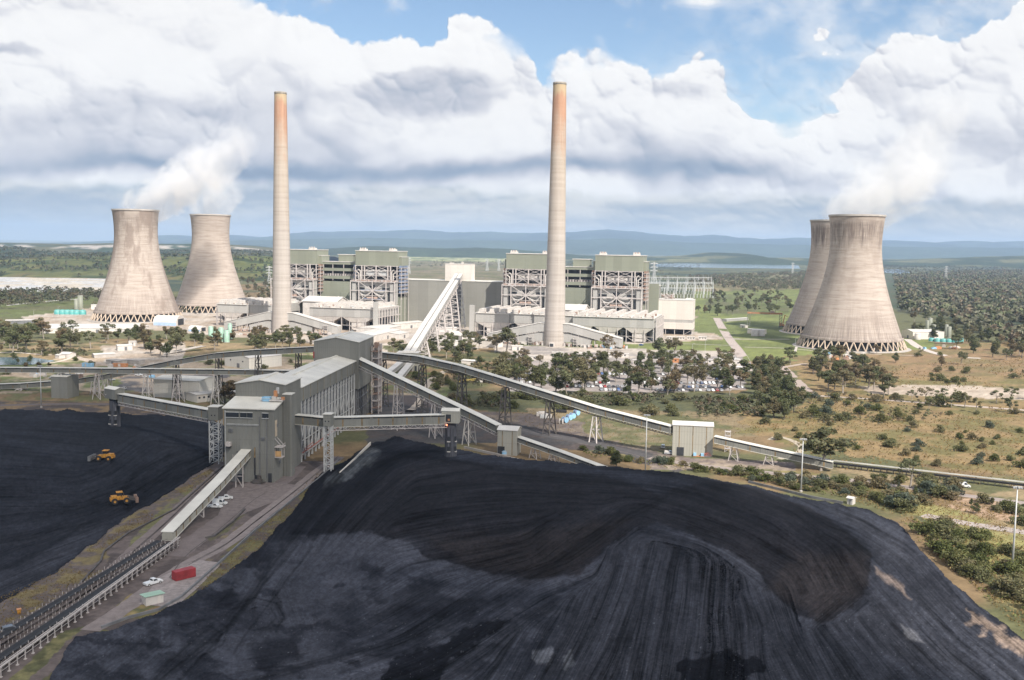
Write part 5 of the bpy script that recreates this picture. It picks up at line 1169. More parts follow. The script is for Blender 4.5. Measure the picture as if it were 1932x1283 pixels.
def vpath(A,B,tops,zadd=0):
    """picture points of the roof line, read off on the vertical plane through A and B"""
    F=Frame((A[0],A[1]),math.atan2(B[1]-A[1],B[0]-A[0])); out=[]
    for px,py in tops:
        u,z=F.hit(px,py,0); out.append(F.P(u,0,z+zadd))
    return out
def on_path(path,px,h,drop=.0):
    """point below the gallery where picture column px meets it"""
    for a,b in zip(path[:-1],path[1:]):
        xa=proj(*a)[0]; xb=proj(*b)[0]
        if min(xa,xb)<=px<=max(xa,xb):
            lo,hi=0,1
            for _ in range(30):
                m=(lo+hi)/2; q=[a[i]+(b[i]-a[i])*m for i in range(3)]
                if (proj(*q)[0]-px)*(xb-xa)>0: hi=m
                else: lo=m
            return (q[0],q[1],q[2]-h)
def house(label,corner_px,w,d,h,ang,cat='transfer house',wall=None,name='transfer_house',rise=1.0,door=True,group=None,stripes=3,z0=0):
    x,y,_=G(*corner_px); F=Frame((x,y),ang); e=empty(name,F.P(w/2,d/2,0),ang,label,cat,group)
    b=MB(); b.gable([(-w/2,-d/2),(w/2,-d/2),(w/2,d/2),(-w/2,d/2)],z0,h,h+rise,0); W=b.build('wall',wall or M_['wall2'],e,loc=Z0)
    b=MB(); o=.3
    for s in(-1,1):
        b.hexa([(-w/2-o,s*(d/2+o),h-.05),(w/2+o,s*(d/2+o),h-.05),(w/2+o,0,h+rise+.05),(-w/2-o,0,h+rise+.05)],[(-w/2-o,s*(d/2+o),h+.2),(w/2+o,s*(d/2+o),h+.2),(w/2+o,0,h+rise+.3),(-w/2-o,0,h+rise+.3)])
    b.build('roof',M_['roofw'] if wall is None else M_['roof'],e,loc=Z0)
    if stripes:
        b=MB()
        for k in range(stripes):
            u=-w/2+(k+.5)*w/stripes; b.box((u,-d/2-.04,(z0+h)/2),(.3,.1,h-z0-.4)); b.box((u,-d/4,h+rise*.62),(.35,d/2,.12)) if False else None
        b.build('rust_stripe',bpy.data.materials['rust_run'],W,loc=Z0)
    if door:
        b=MB(); b.box((-w/2+w*.2,-d/2-.06,2.0),(3.2,.2,4.0)); b.build('door',M_['dark'],e,loc=Z0)
    return e,F
# long conveyor from the upper block to the right
P5=vpath((-74,566),(75,446),[(684,660.5),(790,671),(870,688.5),(1000,728),(1130,768),(1268,803)])
T5=[on_path(P5,x,3.6+1.4) for x in(722,797,872,954,1038,1126)]
conveyor('longest grey conveyor, dropping right from the tall coal building to the beige transfer house',P5,3.6,3.3,[t+(m,) for t,m in zip(T5,[M_['dsteel'],M_['dsteel'],M_['dsteel'],M_['dsteel'],M_['dsteel'],M_['steel']])],truss=1.0,tmat=M_['dsteel'],tkw=dict(w_top=1.7,w_bot=2.8,t=.55))
house('largest beige transfer house, white roof and dark doorway, behind the stockpile at the right',(1268,859),18.3,10,14.2,math.radians(-9),rise=1.0)
P5b=vpath((91,440),(158,408),[(1349,822),(1440,842),(1540,863),(1572,870)])
conveyor('low grey conveyor running right from the beige transfer house to a gum tree',P5b,3.4,3.0,[on_path(P5b,x,3.0)for x in(1386,1452)],truss=0,tkw=dict(t=.3,w_top=1.3,w_bot=1.6))
# steep one with the small house and its tail end
P6=vpath((-83,520),(-3,446),[(676,674),(760,714),(850,757),(905,783),(941,801)])
T6=[on_path(P6,x,3.4+1.2) for x in(752,823,886)]
conveyor('steep grey conveyor falling from the tall coal building to the small transfer house',P6,3.6,3.4,[T6[0]+(M_['steel'],),T6[1]+(M_['steel'],),T6[2]+(M_['white'],)],truss=1.6,tkw=dict(w_top=1.8,w_bot=2.6,t=.42))
house('small grey beige transfer house at the far edge of the stockpile',(938,858),9.2,9,11.5,math.radians(-12),rise=1.2,stripes=2)
P6b=vpath((3,440),(44,404),[(978,823),(1060,851),(1117,872),(1150,884)])
conveyor('short white roofed conveyor dipping behind the crest of the stockpile',P6b,3.0,2.4,[on_path(P6b,x,2.4) for x in(1010,1045)],truss=0,stain=12,tkw=dict(t=.3,w_top=1.2,w_bot=1.5))
# the two stacker arms
P4=vpath((-90,409),(-76,406),[(559,781.5),(590,784),(616,787)])
conveyor('short grey conveyor stub between the coal building and the lattice tower on the right',P4,3.4,4.0,(),truss=0)
P4b=vpath((-76,406),(-26,419.4),[(628,786.5),(700,784.5),(780,782.5),(842,781)])
conveyor('tan stained conveyor reaching out level to the head house above the main stockpile',P4b,3.4,4.1,[],truss=1.5,stain=6)
P3=vpath((-193.4,471.5),(-124,414),[(228,742),(310,756.5),(398,772)])
conveyor('grey covered conveyor reaching out to the head house above the left stockpile',P3,3.4,4.0,[],truss=1.5,stain=8)
def lattice(label,px,py,h,w,top,mat=M_['galv'],house_=True):
    x,y,_=G(px,py); e=empty('lattice_tower',(x,y,0),R(-6),label,'support tower','lattice towers carrying the stacker conveyors')
    b=MB(); n=6
    for s in(-1,1):
        for q in(-1,1): b.box((s*w/2,q*w/2,h/2),(.45,.45,h))
    for k in range(n):
        z0,z1=h*k/n,h*(k+1)/n
        for q in(-1,1):
            b.bar((-w/2,q*w/2,z1),(w/2,q*w/2,z1),.22); b.bar((q*w/2,-w/2,z1),(q*w/2,w/2,z1),.22)
            zm=(z0+z1)/2
            b.bar((-w/2,q*w/2,z0),(w/2,q*w/2,zm),.2); b.bar((w/2,q*w/2,zm),(-w/2,q*w/2,z1),.2); b.bar((q*w/2,-w/2,z0),(q*w/2,w/2,z1),.2)
    b.build('lattice',mat,e,loc=Z0)
    b=MB(); b.mi=0; b.box((0,0,(h+top)/2),(w+.4,w+1.2,top-h)); b.mi=1; b.box((-.7,-w/2-.62,h+2.1),(.5,.1,.5)); b.box((.7,-w/2-.62,h+2.1),(.5,.1,.5)); b.build('cabin',[M_['coalh'],M_['glass']],e,loc=Z0)
    b=MB(); b.box((0,0,top+.15),(w+1,w+1.8,.3)); b.build('roof',M_['roof'],e,loc=Z0)
lattice('pale lattice tower carrying the conveyor on the right-hand side of the coal building',620,889,19.4,2.9,24.3)
lattice('pale lattice tower carrying the conveyor at the left-hand side of the coal building',408,873,19.0,4.0,24.6)
def head(label,px,py,sgn,wall,h0,h1,w,ang):
    x,y,_=G(px,py); e=empty('stacker_head_tower',(x,y,0),ang,label,'stacker tower','stacker head towers standing in the stockpiles')
    b=MB(); P=[(2.7*math.cos(math.pi*(k/4+.125)),2.5*math.sin(math.pi*(k/4+.125))) for k in range(8)]; b.prism(P,-1,h0-1.2)
    m,nt,N,L,bs=newmat('coal_stained_concrete'); p=worldpos(nt); f=noise(nt,vscale(nt,p,(1.4,1.4,.10)),1.0,4,.6); L.new(ramp(nt,f,[(.36,(.035,.035,.042)),(.62,(.12,.12,.135)),(.74,(.26,.26,.28))]),bs.inputs['Base Color'])
    b.build('leg_shaft',m,e,loc=Z0)
    for z in(h0*.08,h0*.32,h0*.56) :
        for q,r in((-.55,0),(1.9,1)):
            b=MB(); 
            if r==0: b.box((q,-2.5,z+1.2),(1.3,.5,2.0))
            else: b.box((q+.35,-1.3,z+1.2),(.7,1.2,2.0))
            o=b.build('opening',M_['dark'],e,loc=Z0); b=MB()
            if r==0: b.box((q,-2.65,z),(1.4,.6,.4))
            else: b.box((q+.55,-1.5,z),(.8,1.3,.4))
            b.build('sill',M_['white'],o,loc=Z0)
    b=MB(); b.box((0,0,h0-.6),(3.6,3.6,1.4)); b.build('chute',M_['dark'],e,loc=Z0)
    b=MB(); b.gable([(-w/2,-2.6),(w/2,-2.6),(w/2,2.6),(-w/2,2.6)],h0,h1,h1+.9,0); W=b.build('head_house',wall,e,loc=Z0)
    b=MB()
    for s in(-1,1): b.hexa([(-w/2-.2,s*2.8,h1),(w/2+.2,s*2.8,h1),(w/2+.2,0,h1+.95),(-w/2-.2,0,h1+.95)],[(-w/2-.2,s*2.8,h1+.2),(w/2+.2,s*2.8,h1+.2),(w/2+.2,0,h1+1.15),(-w/2-.2,0,h1+1.15)])
    b.build('roof',M_['roof'],W,loc=Z0)
    return e,W
e,W=head('coal stained stacker tower standing in the big stockpile with an open lit head house',850,875,1,M_['wall2'],18.4,23.6,7.6,R(-4))
b=MB(); b.box((-.8,-2.65,20.6),(2.2,.2,3.2)); b.build('opening',M_['dark'],W,loc=Z0)
m,nt,N,L,bs=newmat('lamp_glow'); bs.inputs['Emission Color'].default_value=(1,.16,.07,1); bs.inputs['Emission Strength'].default_value=6; bs.inputs['Base Color'].default_value=(.8,.1,.05,1)
b=MB(); b.lathe([(.02,-.35),(.35,0),(.02,.35)],(-1.4,-2.9,17.6),8); b.build('red_lamp',m,e,loc=Z0)
b=MB(); b.box((-.6,-2.75,19.9),(.9,.2,.9)); b.build('motor',M_['orange'],W,loc=Z0)
e,W=head('dark stacker tower with closed head house above the left stockpile',218,821,-1,M_['coalh'],18.2,22.9,8.8,R(-35))
b=MB(); b.box((-3.2,-2.7,20),(.5,.15,.5)); b.build('lamp',M_['white'],W,loc=Z0)
# front conveyor down to the open belts
A7=G(317.6,1034.7); P7=[(-104.6,383.0,13.4),(-105.8,348,8.9),(-108.2,302,3.3)]
conveyor('pale roofed conveyor sloping from the coal building down to the open belts in the foreground',P7,3.5,2.9,[(-104.9,372,9),(-106.9,330,3.7)],truss=0,stain=5.5,wall=M_['wall2'],tkw=dict(w_top=1.4,w_bot=1.4,t=.22,l_top=.3,l_bot=.3))
# the two far conveyors on the left
P1=vpath((-292,586),(-118,556),[(-60,691.5),(0,692.6),(150,693.6),(300,695),(480,697),(552,698.5)])
T1=[on_path(P1,x,3.0+.6) for x in(-20,115,186,278,335,409)]
conveyor('level grey covered conveyor crossing the left half on lattice trestles, nearer of two',P1,3.4,2.9,[T1[0]]+[t+(M_['white'] if i%2==0 else M_['steel'],) for i,t in enumerate(T1[1:])],truss=0,tkw=dict(w_top=1.6,w_bot=3.0,t=.42,l_top=1,l_bot=2.6),slots=True)
P2=vpath((-277,604),(-106,546),[(131,716.5),(199,706),(256,693.5),(333,678),(407,665.5),(480,659.2),(540,656),(596,653.2)])
T2=[on_path(P2,x,3.3) for x in(178,204,332,412,487,563)]
conveyor('farther grey covered conveyor on the left, climbing to the tall coal building',P2,3.4,3.2,[t+(M_['dsteel'] if i>1 else M_['steel'],) for i,t in enumerate(T2)],truss=0,tkw=dict(w_top=1.6,w_bot=2.2,t=.45,l_top=.8,l_bot=1.6))
P2b=vpath((-340,612),(-290,606),[(-60,726),(40,722.5),(99,718)])
conveyor('low grey conveyor entering the grey transfer house from the left edge',P2b,3.4,3.2,[on_path(P2b,40,3.2)],truss=0)
house('slate grey transfer house under the left conveyors',(97,751),10.4,12,13,R(-8),wall=M_['coalh'],rise=.8,stripes=0,door=False)
# long white incline to the bunker house
def incline():
    hi=FRR.P(FRR.hit(865.5,516,28)[0],28,FRR.hit(865.5,516,28)[1]); 
    lo=V(772,663.4,734)
    e=empty('white_coal_conveyor',((hi[0]+lo[0])/2,(hi[1]+lo[1])/2,0),0,'long white twin conveyor climbing from the small transfer house up to the cream block','conveyor','covered coal conveyors')
    A=Vector(lo); B=Vector(hi); d=(B-A); sd=Vector((d.y,-d.x,0)).normalized()
    for s in(-1,1):
        b=MB(); o=sd*(s*2.5)
        for (w,t0,t1,mi) in((2.1,.0,.3,0),(2.0,.3,3.4,1)):
            b.mi=mi; P=lambda q,x,t:q+o+sd*x+Vector((0,0,-t))
            b.hexa([P(A,-w,t1),P(A,w,t1),P(A,w,t0),P(A,-w,t0)],[P(B,-w,t1),P(B,w,t1),P(B,w,t0),P(B,-w,t0)])
        b.build('gallery',[M_['roofw'],M_['grey']],e)
    b=MB(); n=44
    for s in(-1,1):
        o=sd*(s*4.2)
        for k in range(n):
            q0=A+d*(k/n)+o; q1=A+d*((k+1)/n)+o
            z0=Vector((0,0,-3.6)); z1=Vector((0,0,-7.6))
            b.bar(q0+z1,q1+z1,.4); b.bar(q0+z0,q0+z1,.3); b.bar(q0+(z0 if k%2 else z1),q1+(z1 if k%2 else z0),.3)
    b.build('underframe',M_['steel'],e)
    for f in(.18,.34,.5,.66,.82,.965):
        q=A+d*f; big=f>.9; trestle(e,(q.x,q.y,q.z-7.5),0,None,math.atan2(d.y,d.x),w_top=4,w_bot=6+q.z*.06,l_top=1.2 if not big else 5.5,l_bot=2+q.z*.06 if not big else 7.5,mat=M_['steel'] if not big else M_['mid'],t=.7)
    b=MB(); q=A+d*.985; b.box((q.x,q.y,(q.z-8)/2),(7,6,q.z-8)); b.build('pier',M_['dark'],e)
    # lower house and its two inclined tails
    x,y,_=G(747,699); F=Frame((-86.6,731),R(-3)); h=empty('transfer_house',F.P(8,6,0),F.a,'small pale transfer house at the foot of the long white conveyor','transfer house')
    b=MB(); b.box((0,0,6.8),(16,12,13.6)); b.build('wall',M_['wall2'],h,loc=Z0); b=MB(); b.box((0,0,13.8),(16.6,12.8,.4)); b.box((0,2,14.3),(9,8,.8)); b.build('roof',M_['roofw'],h,loc=Z0)
    b=MB(); b.box((6.4,-6.1,2),(1.6,.2,4)); b.build('door',M_['dark'],h,loc=Z0)
    b=MB(); 
    for u in(-2,1,4): 
        b.box((u,-6.6,5),(.4,.4,10))
    for z in(3,6,9): b.box((1,-6.6,z),(7,.3,.3))
    b.build('stair_frame',M_['steel'],h,loc=Z0)
    for a,c,lab in(((762,677,728),(728,704,690),'left of two'),((777,680,728),(753,709,686),'right of two')):
        p=V(*a); q=V(*c)
        conveyor('short white roofed conveyor tail below the small pale transfer house, %s'%lab,[p,q],4.2,2.8,(),truss=0,stain=1000,slots=False,roofmat=M_['roofw'],wall=M_['grey'])
incline()
def light_mast(label,px,py,h,ph=0):
    x,y,_=G(px,py); e=empty('light_mast',(x,y,0),0,label,'light mast','tall floodlight masts round the coal yard')
    b=MB(); b.tube((0,0,0),(0,0,h),.34,.16,12); b.build('pole',M_['galv'],e,True,Z0)
    b=MB(); b.lathe([(.62,-.1),(.62,.6),(.36,.7)],n=10,cap=True); b.build('base',M_['conc'],e,False,Z0)
    b=MB(); b.box((0,0,h+.1),(2.6,.25,.25)); b.box((0,0,h+.1),(.25,1.6,.25)); b.build('crossarm',M_['galv'],e,loc=Z0)
    for s in(-1.15,-.4,.4,1.15):
        b=MB(); b.hexa([(s-.3,-.5,h-.35),(s+.3,-.5,h-.35),(s+.3,.1,h+.0),(s-.3,.1,h+.0)],[(s-.3,-.35,h-.15),(s+.3,-.35,h-.15),(s+.3,.2,h+.2),(s-.3,.2,h+.2)]); b.build('floodlight',M_['mid'],e,loc=Z0)
light_mast('white light mast at the far left in front of the conveyors',78,769,23.7)
light_mast('light mast rising from the crest of the stockpile left of the beige transfer house',1217.5,890,24.5)
light_mast('light mast on the scrubby bank beside a gum tree',1511,928,21.2)
light_mast('nearest light mast, at the right edge in the bushes',1909,1082,26.3)
# open belts in the foreground
def belt(label,a,b_,w,group='open belt conveyors'):
    A=Vector(G(*a)); B=Vector(G(*b_)); d=B-A; L_=d.length; dn=d.normalized(); sd=Vector((dn.y,-dn.x,0)); mid=(A+B)/2; ang=math.atan2(d.y,d.x)
    e=empty('open_belt_conveyor',tuple(mid),ang,label,'belt conveyor',group)
    b=MB(); b.hexa([(-L_/2,-w/2,1.35),(L_/2,-w/2,1.35),(L_/2,0,1.15),(-L_/2,0,1.15)],[(-L_/2,-w/2,1.4),(L_/2,-w/2,1.4),(L_/2,0,1.2),(-L_/2,0,1.2)]); b.hexa([(-L_/2,0,1.15),(L_/2,0,1.15),(L_/2,w/2,1.35),(-L_/2,w/2,1.35)],[(-L_/2,0,1.2),(L_/2,0,1.2),(L_/2,w/2,1.4),(-L_/2,w/2,1.4)])
    b.build('belt',M_['rubber'],e,loc=Z0)
    b=MB(); 
    for s in(-1,1): b.box((0,s*(w/2+.15),1.0),(L_,.16,.3)); b.box((0,s*(w/2+.9),.95),(L_,.9,.08)); b.box((0,s*(w/2+1.3),1.9),(L_,.07,.07))
    b.build('stringer',M_['rust'] if False else simple('brown_steel',(.11,.088,.08),.8,.3,.5),e,loc=Z0)
    m=MB(); m.box((0,0,.95),(.16,w+.5,.12))
    for s in(-1,1): m.box((0,s*(w/2+.15),.5),(.2,.16,1.0)); m.box((0,s*(w/2+1.3),.95),(.1,.1,1.9)); m.box((0,s*(w/2+.2),1.5),(.14,.14,.5))
    me=m.mesh('support',[M_['steel']]); n=int(L_/2.9)
    for k in range(n): 
        o=mkobj('support',me,e); o.location=(-L_/2+(k+.5)*L_/n,0,0)
    return e
belt('left open coal belt running from the pale conveyor to the bottom left corner',(302,1027),(-110,1278),2.2)
belt('right open coal belt, between the left belt and the pipe rack',(324,1031),(-110,1326),2.4)
def rack():
    A=Vector(G(338,1027)); B=Vector(G(-60,1322)); d=B-A; L_=d.length; mid=(A+B)/2; e=empty('pipe_rack',tuple(mid),math.atan2(d.y,d.x),'pipe rack on white posts along the right side of the open belts','pipe rack')
    b=MB(); b.box((0,-.5,2.3),(L_,.18,.18)); b.box((0,.3,2.35),(L_,.3,.3)); b.box((0,.55,1.5),(L_,.08,.08)); b.build('pipe',M_['steel'],e,loc=Z0)
    m=MB(); m.box((0,.3,1.15),(.2,.2,2.3)); m.box((0,-.1,2.15),(.16,1.2,.16)); m.box((0,.3,.1),(.55,.55,.2)); me=m.mesh('post',[M_['steel']])
    n=int(L_/3.1)
    for k in range(n): 
        o=mkobj('post',me,e); o.location=(-L_/2+(k+.5)*L_/n,0,0)
rack()
def openbelt_right():
    pts=[(1572,874),(1700,888),(1800,902),(1932,918),(2060,934)]
    A=Vector(G(1572,881)); B=Vector(G(2080,940)); d=B-A; L_=d.length; mid=(A+B)/2; e=empty('open_belt_conveyor',tuple(mid),math.atan2(d.y,d.x),'dark open conveyor on short legs crossing the dry field at the right edge','belt conveyor','open belt conveyors')
    b=MB(); b.mi=0; b.box((0,0,2.0),(L_,1.8,.2)); b.mi=1; b.box((0,1.1,2.7),(L_,.25,.55)); b.mi=0; b.box((0,-1.0,1.6),(L_,.2,.35)); b.box((0,.9,1.5),(L_,.2,.35)); b.build('belt',[M_['rubber'],M_['roof']],e,loc=Z0)
    m=MB(); m.box((0,-1,.9),(.2,.2,1.8)); m.box((0,1,.9),(.2,.2,1.8)); m.box((0,0,.9),(.15,2,.15)); me=m.mesh('support',[M_['dsteel']]); n=min(70,int(L_/2.6))
    for k in range(n): 
        o=mkobj('support',me,e); o.location=(-L_/2+(k+.5)*L_/n,0,0)
openbelt_right()
def leafmat(name,c1,c2,c3):
    m,nt,N,L,b=newmat(name); a=mk(nt,'ShaderNodeAttribute'); a.attribute_name='Col'; oi=mk(nt,'ShaderNodeObjectInfo')
    base=ramp(nt,oi.outputs['Random'],[(0,c1),(.5,c2),(1,c3)])
    c=mix(nt,1.0,base,a.outputs['Color'],'MULTIPLY'); L.new(c,b.inputs['Base Color']); b.inputs['Roughness'].default_value=.75; b.inputs['Specular IOR Level'].default_value=.2
    tr=mk(nt,'ShaderNodeBsdfTranslucent'); L.new(c,tr.inputs['Color']); mx=mk(nt,'ShaderNodeMixShader'); mx.inputs[0].default_value=.32
    L.new(b.outputs[0],mx.inputs[1]); L.new(tr.outputs[0],mx.inputs[2]); L.new(mx.outputs[0],N['Material Output'].inputs['Surface']); return m
LM=dict(gum=leafmat('gum_leaves',(.112,.128,.062),(.152,.158,.086),(.195,.148,.092)), oak=leafmat('dark_needles',(.092,.106,.050),(.110,.122,.058),(.132,.125,.064)),
 bush=leafmat('bush_leaves',(.120,.128,.058),(.150,.150,.078),(.195,.160,.095)), lush=leafmat('fresh_leaves',(.098,.112,.040),(.122,.132,.052),(.150,.145,.065)), blue=leafmat('wattle_leaves',(.085,.105,.080),(.100,.120,.090),(.110,.120,.085)))
BARK=simple('gum_bark',(.30,.26,.22),.9,.25,2.0); BARKD=simple('dark_bark',(.10,.085,.07),.95,.25,2.0)
def leaves(cl,n,size,rng,flat=.0):
    """cl: clump list (x,y,z,rx,rz,tone)"""
    W=np.array([c[3]**2*c[4]**.5 for c in cl]); W/=W.sum(); k=rng.choice(len(cl),n,p=W); C_=np.array(cl)[k]
    d=rng.normal(size=(n,3)); d/=np.linalg.norm(d,axis=1)[:,None]; r=rng.uniform(.45,1.05,n)**.6
    lump=1+.22*np.sin(d[:,0]*5+C_[:,0])*np.sin(d[:,1]*6+C_[:,1]*2)
    p=C_[:,:3]+d*np.stack([C_[:,3],C_[:,3],C_[:,4]],1)*(r*lump)[:,None]
    nrm=d+rng.normal(size=(n,3))*.75; nrm/=np.linalg.norm(nrm,axis=1)[:,None]
    u=np.cross(nrm,rng.normal(size=(n,3))); u/=np.linalg.norm(u,axis=1)[:,None]; v=np.cross(nrm,u); s=size*rng.uniform(.55,1.35,n)[:,None]; s2=s*rng.uniform(.45,.9,(n,1))
    V_=np.stack([p-u*s-v*s2*.4,p-v*s2,p+u*s+v*s2*.3,p+v*s2],1).reshape(-1,3)
    F=np.arange(n*4).reshape(n,4); t=C_[:,5]*rng.uniform(.75,1.25,n)
    col=np.repeat(np.stack([t*rng.uniform(.92,1.1,n),t,t*rng.uniform(.85,1.05,n)],1),4,0); return V_,F,col
def qmesh(name,V_,F_,cols,mat):
    me=bpy.data.meshes.new(name); n=len(V_); m=len(F_)
    me.vertices.add(n); me.vertices.foreach_set('co',V_.astype(np.float32).ravel()); me.loops.add(m*4); me.loops.foreach_set('vertex_index',F_.astype(np.int32).ravel())
    me.polygons.add(m); me.polygons.foreach_set('loop_start',np.arange(0,m*4,4,dtype=np.int32)); me.polygons.foreach_set('loop_total',np.full(m,4,np.int32))
    a=me.color_attributes.new('Col','FLOAT_COLOR','POINT'); c=np.ones((n,4),np.float32); c[:,:3]=cols; a.data.foreach_set('color',c.ravel()); me.materials.append(mat); me.update(calc_edges=True); return me
def mk_tree(kind,seed):
    rng=np.random.RandomState(seed); b=MB(); cl=[]   # unit: about 10 m tall
    if kind in('gum','gumtall','sparse'):
        H=10; th=3.2 if kind=='gum' else 4.5; lean=rng.uniform(-.5,.5,2)
        top=(lean[0],lean[1],th); b.tube((0,0,-.3),top,.26,.19,7,False); nl=rng.randint(4,7) if kind!='sparse' else 4
        for i in range(nl):
            a=i*2*math.pi/nl+rng.uniform(-.4,.4); R_=rng.uniform(1.3,2.9)*(.7 if kind=='gumtall' else 1); z=rng.uniform(6.0,8.6) if i else 8.8
            if i==0: R_*=.3
            e=(top[0]+R_*math.cos(a),top[1]+R_*math.sin(a),z); m=((top[0]*.6+e[0]*.4)+rng.uniform(-.3,.3),(top[1]*.6+e[1]*.4)+rng.uniform(-.3,.3),th+(z-th)*.45)
            b.tube(top,m,.15,.10,5,False); b.tube(m,e,.10,.04,5,False)
            r=rng.uniform(1.15,1.75)*(.8 if kind=='sparse' else 1); cl.append((e[0],e[1],e[2]+.2,r,r*.62,rng.uniform(.75,1.2)))
            for q in range(2 if kind!='sparse' else 1):
                a2=rng.uniform(0,6.28); rr=rng.uniform(.7,1.15); cl.append((m[0]*.4+e[0]*.6+math.cos(a2)*1.3,m[1]*.4+e[1]*.6+math.sin(a2)*1.3,z-rng.uniform(.6,2.6),rr,rr*.6,rng.uniform(.65,1.1)))
        n={'gum':1500,'gumtall':1200,'sparse':620}[kind]; V_,F,c=leaves(cl,n,.30,rng); mat=LM['gum']
    elif kind in('dense','oak'):
        b.tube((0,0,-.3),(rng.uniform(-.3,.3),0,4),.28,.16,7,False); 
        for i in range(rng.randint(8,12)):
            a=rng.uniform(0,6.28); R_=rng.uniform(.3,2.3); z=rng.uniform(2.6,8.4)*(1) ; R_*=1-max(0,z-6)/5; r=rng.uniform(1.1,1.9)*(1-max(0,z-5)/9); cl.append((R_*math.cos(a),R_*math.sin(a),z,r,r*.85,rng.uniform(.7,1.2)))
            b.tube((0,0,2+z*.2),(R_*math.cos(a)*.8,R_*math.sin(a)*.8,z),.09,.03,5,False)
        cl.append((0,0,8.6,1.1,1.0,1.1)); V_,F,c=leaves(cl,1700,.30,rng); mat=LM['oak'] if kind=='oak' else LM['gum']
    elif kind in('bush','lush','wattle'):
        for i in range(5): 
            a=i*1.25; b.tube((0,0,-.1),(1.6*math.cos(a),1.6*math.sin(a),3.6+rng.uniform(-.5,1)),.14,.05,5,False)
        for i in range(rng.randint(8,13)):
            a=rng.uniform(0,6.28); R_=rng.uniform(.4,3.3); z=rng.uniform(1.6,5.2)*(1-(R_/4.6)**2); r=rng.uniform(1.4,2.3); cl.append((R_*math.cos(a),R_*math.sin(a),max(z,r*.6),r,r*.75,rng.uniform(.72,1.25)))
        cl.append((rng.uniform(-1,1),rng.uniform(-1,1),5.0,2.0,1.4,1.1)); V_,F,c=leaves(cl,1100,.40,rng); mat=LM[{'bush':'bush','lush':'lush','wattle':'blue'}[kind]]
    elif kind=='cone':
        b.tube((0,0,-.2),(0,0,7),.22,.06,6,False)
        for i in range(13):
            z=.9+i*.68; R_=(10-z)/10*2.0; a=i*2.4; r=.5+(10-z)/10*1.4; cl.append((R_*.5*math.cos(a),R_*.5*math.sin(a),z,r,r*.6,rng.uniform(.75,1.2)))
        V_,F,c=leaves(cl,900,.32,rng); mat=LM['blue'] if seed%2 else LM['oak']
    bark=BARK if kind in('gum','gumtall','sparse') else BARKD
    return (qmesh('crown',V_,F,c,mat),b.mesh('trunk',[bark],True))
PROTO={}
for kd,ns in(('gum',5),('gumtall',3),('sparse',3),('dense',4),('oak',3),('bush',5),('lush',3),('wattle',2),('cone',3)): PROTO[kd]=[mk_tree(kd,100+i*7+len(kd)*13) for i in range(ns)]
KINDN=dict(gum=('gum_tree','gum tree','tree'),gumtall=('gum_tree','tall gum tree','tree'),sparse=('gum_tree','thin sparse gum tree','tree'),dense=('leafy_tree','dense rounded tree','tree'),oak=('leafy_tree','dark dense tree','tree'),bush=('shrub','olive shrub','shrub'),lush=('shrub','fresh green shrub','shrub'),wattle=('shrub','blue grey wattle shrub','shrub'),cone=('young_tree','slender young tree','tree'))
ORD=['first','second','third','fourth','fifth','sixth','seventh','eighth','ninth','tenth','eleventh','twelfth','thirteenth','fourteenth','fifteenth','sixteenth','seventeenth','eighteenth','nineteenth','twentieth']
def ordn(i): return ORD[i] if i<20 else '%d%s'%(i+1,{1:'st',2:'nd',3:'rd'}.get((i+1)%10,'th') if (i+1)%100 not in(11,12,13) else 'th')
TR=random.Random(11); NV=0
def plant(kind,px,py,h,label,group,z=0.0,wide=1.0):
    global NV
    cr,tk=TR.choice(PROTO[kind]); nm,ds,cat=KINDN[kind]; x,y,_=G(px,py,z); s=h*1.18/(10 if kind not in('bush','lush','wattle') else 6.6)
    e=empty(nm,(x,y,z),TR.uniform(0,6.28),label,cat,group); e.scale=(s*wide*TR.uniform(1.0,1.3),s*wide*TR.uniform(1.0,1.3),s)
    a=mkobj('trunk' if cat=='tree' else 'stems',tk,e); b=mkobj('crown' if cat=='tree' else 'foliage',cr,e); NV+=1; return e
def grove(poly,n,kinds,hr,where,group,minsep=6,avoid=(),wide=1.0,ybias=0):
    xs=[p[0] for p in poly]; ys=[p[1] for p in poly]; pts=[]; t=0
    while len(pts)<n and t<n*60:
        t+=1; x=TR.uniform(min(xs),max(xs)); y=TR.uniform(min(ys),max(ys))
        if not inpoly(np.array([x]),np.array([y]),poly)[0]: continue
        if any(abs(x-a)<minsep and abs(y-b)<minsep*.5 for a,b in pts): continue
        if any(a0<=x<=a1 and b0<=y<=b1 for a0,b0,a1,b1 in avoid): continue
        pts.append((x,y))
    ch=[(p,TR.choice(kinds)) for p in sorted(pts)]; cnt={}; names={}
    for p,k in ch: names[KINDN[k][1]]=names.get(KINDN[k][1],0)+1
    for p,k in ch:
        d=KINDN[k][1]; i=cnt.get(d,0); cnt[d]=i+1
        lab='%s, %s from the left %s'%(d,ordn(i),where) if names[d]>1 else 'only %s %s'%(d,where)
        plant(k,p[0],p[1],TR.uniform(*hr),lab,group,wide=wide*TR.uniform(.9,1.2))
GT='trees round the power station'; GS='shrubs round the coal yard'
grove([(0,634),(110,628),(262,636),(255,655),(100,672),(0,676)],26,['gum','gum','dense','sparse'],(11,17),'before the left cooling tower',GT,9)
grove([(262,640),(360,638),(352,672),(300,676),(268,664)],12,['gum','dense','dense'],(10,16),'right of the long white roof',GT,9)
grove([(362,640),(500,636),(560,640),(585,655),(500,664),(400,668),(362,664)],22,['gum','dense','dense','gum'],(9,14),'in front of the left stack',GT,9)
grove([(560,642),(610,640),(610,662),(560,662)],5,['gum','sparse'],(9,13),'between the left stack and the coal building',GT,8)
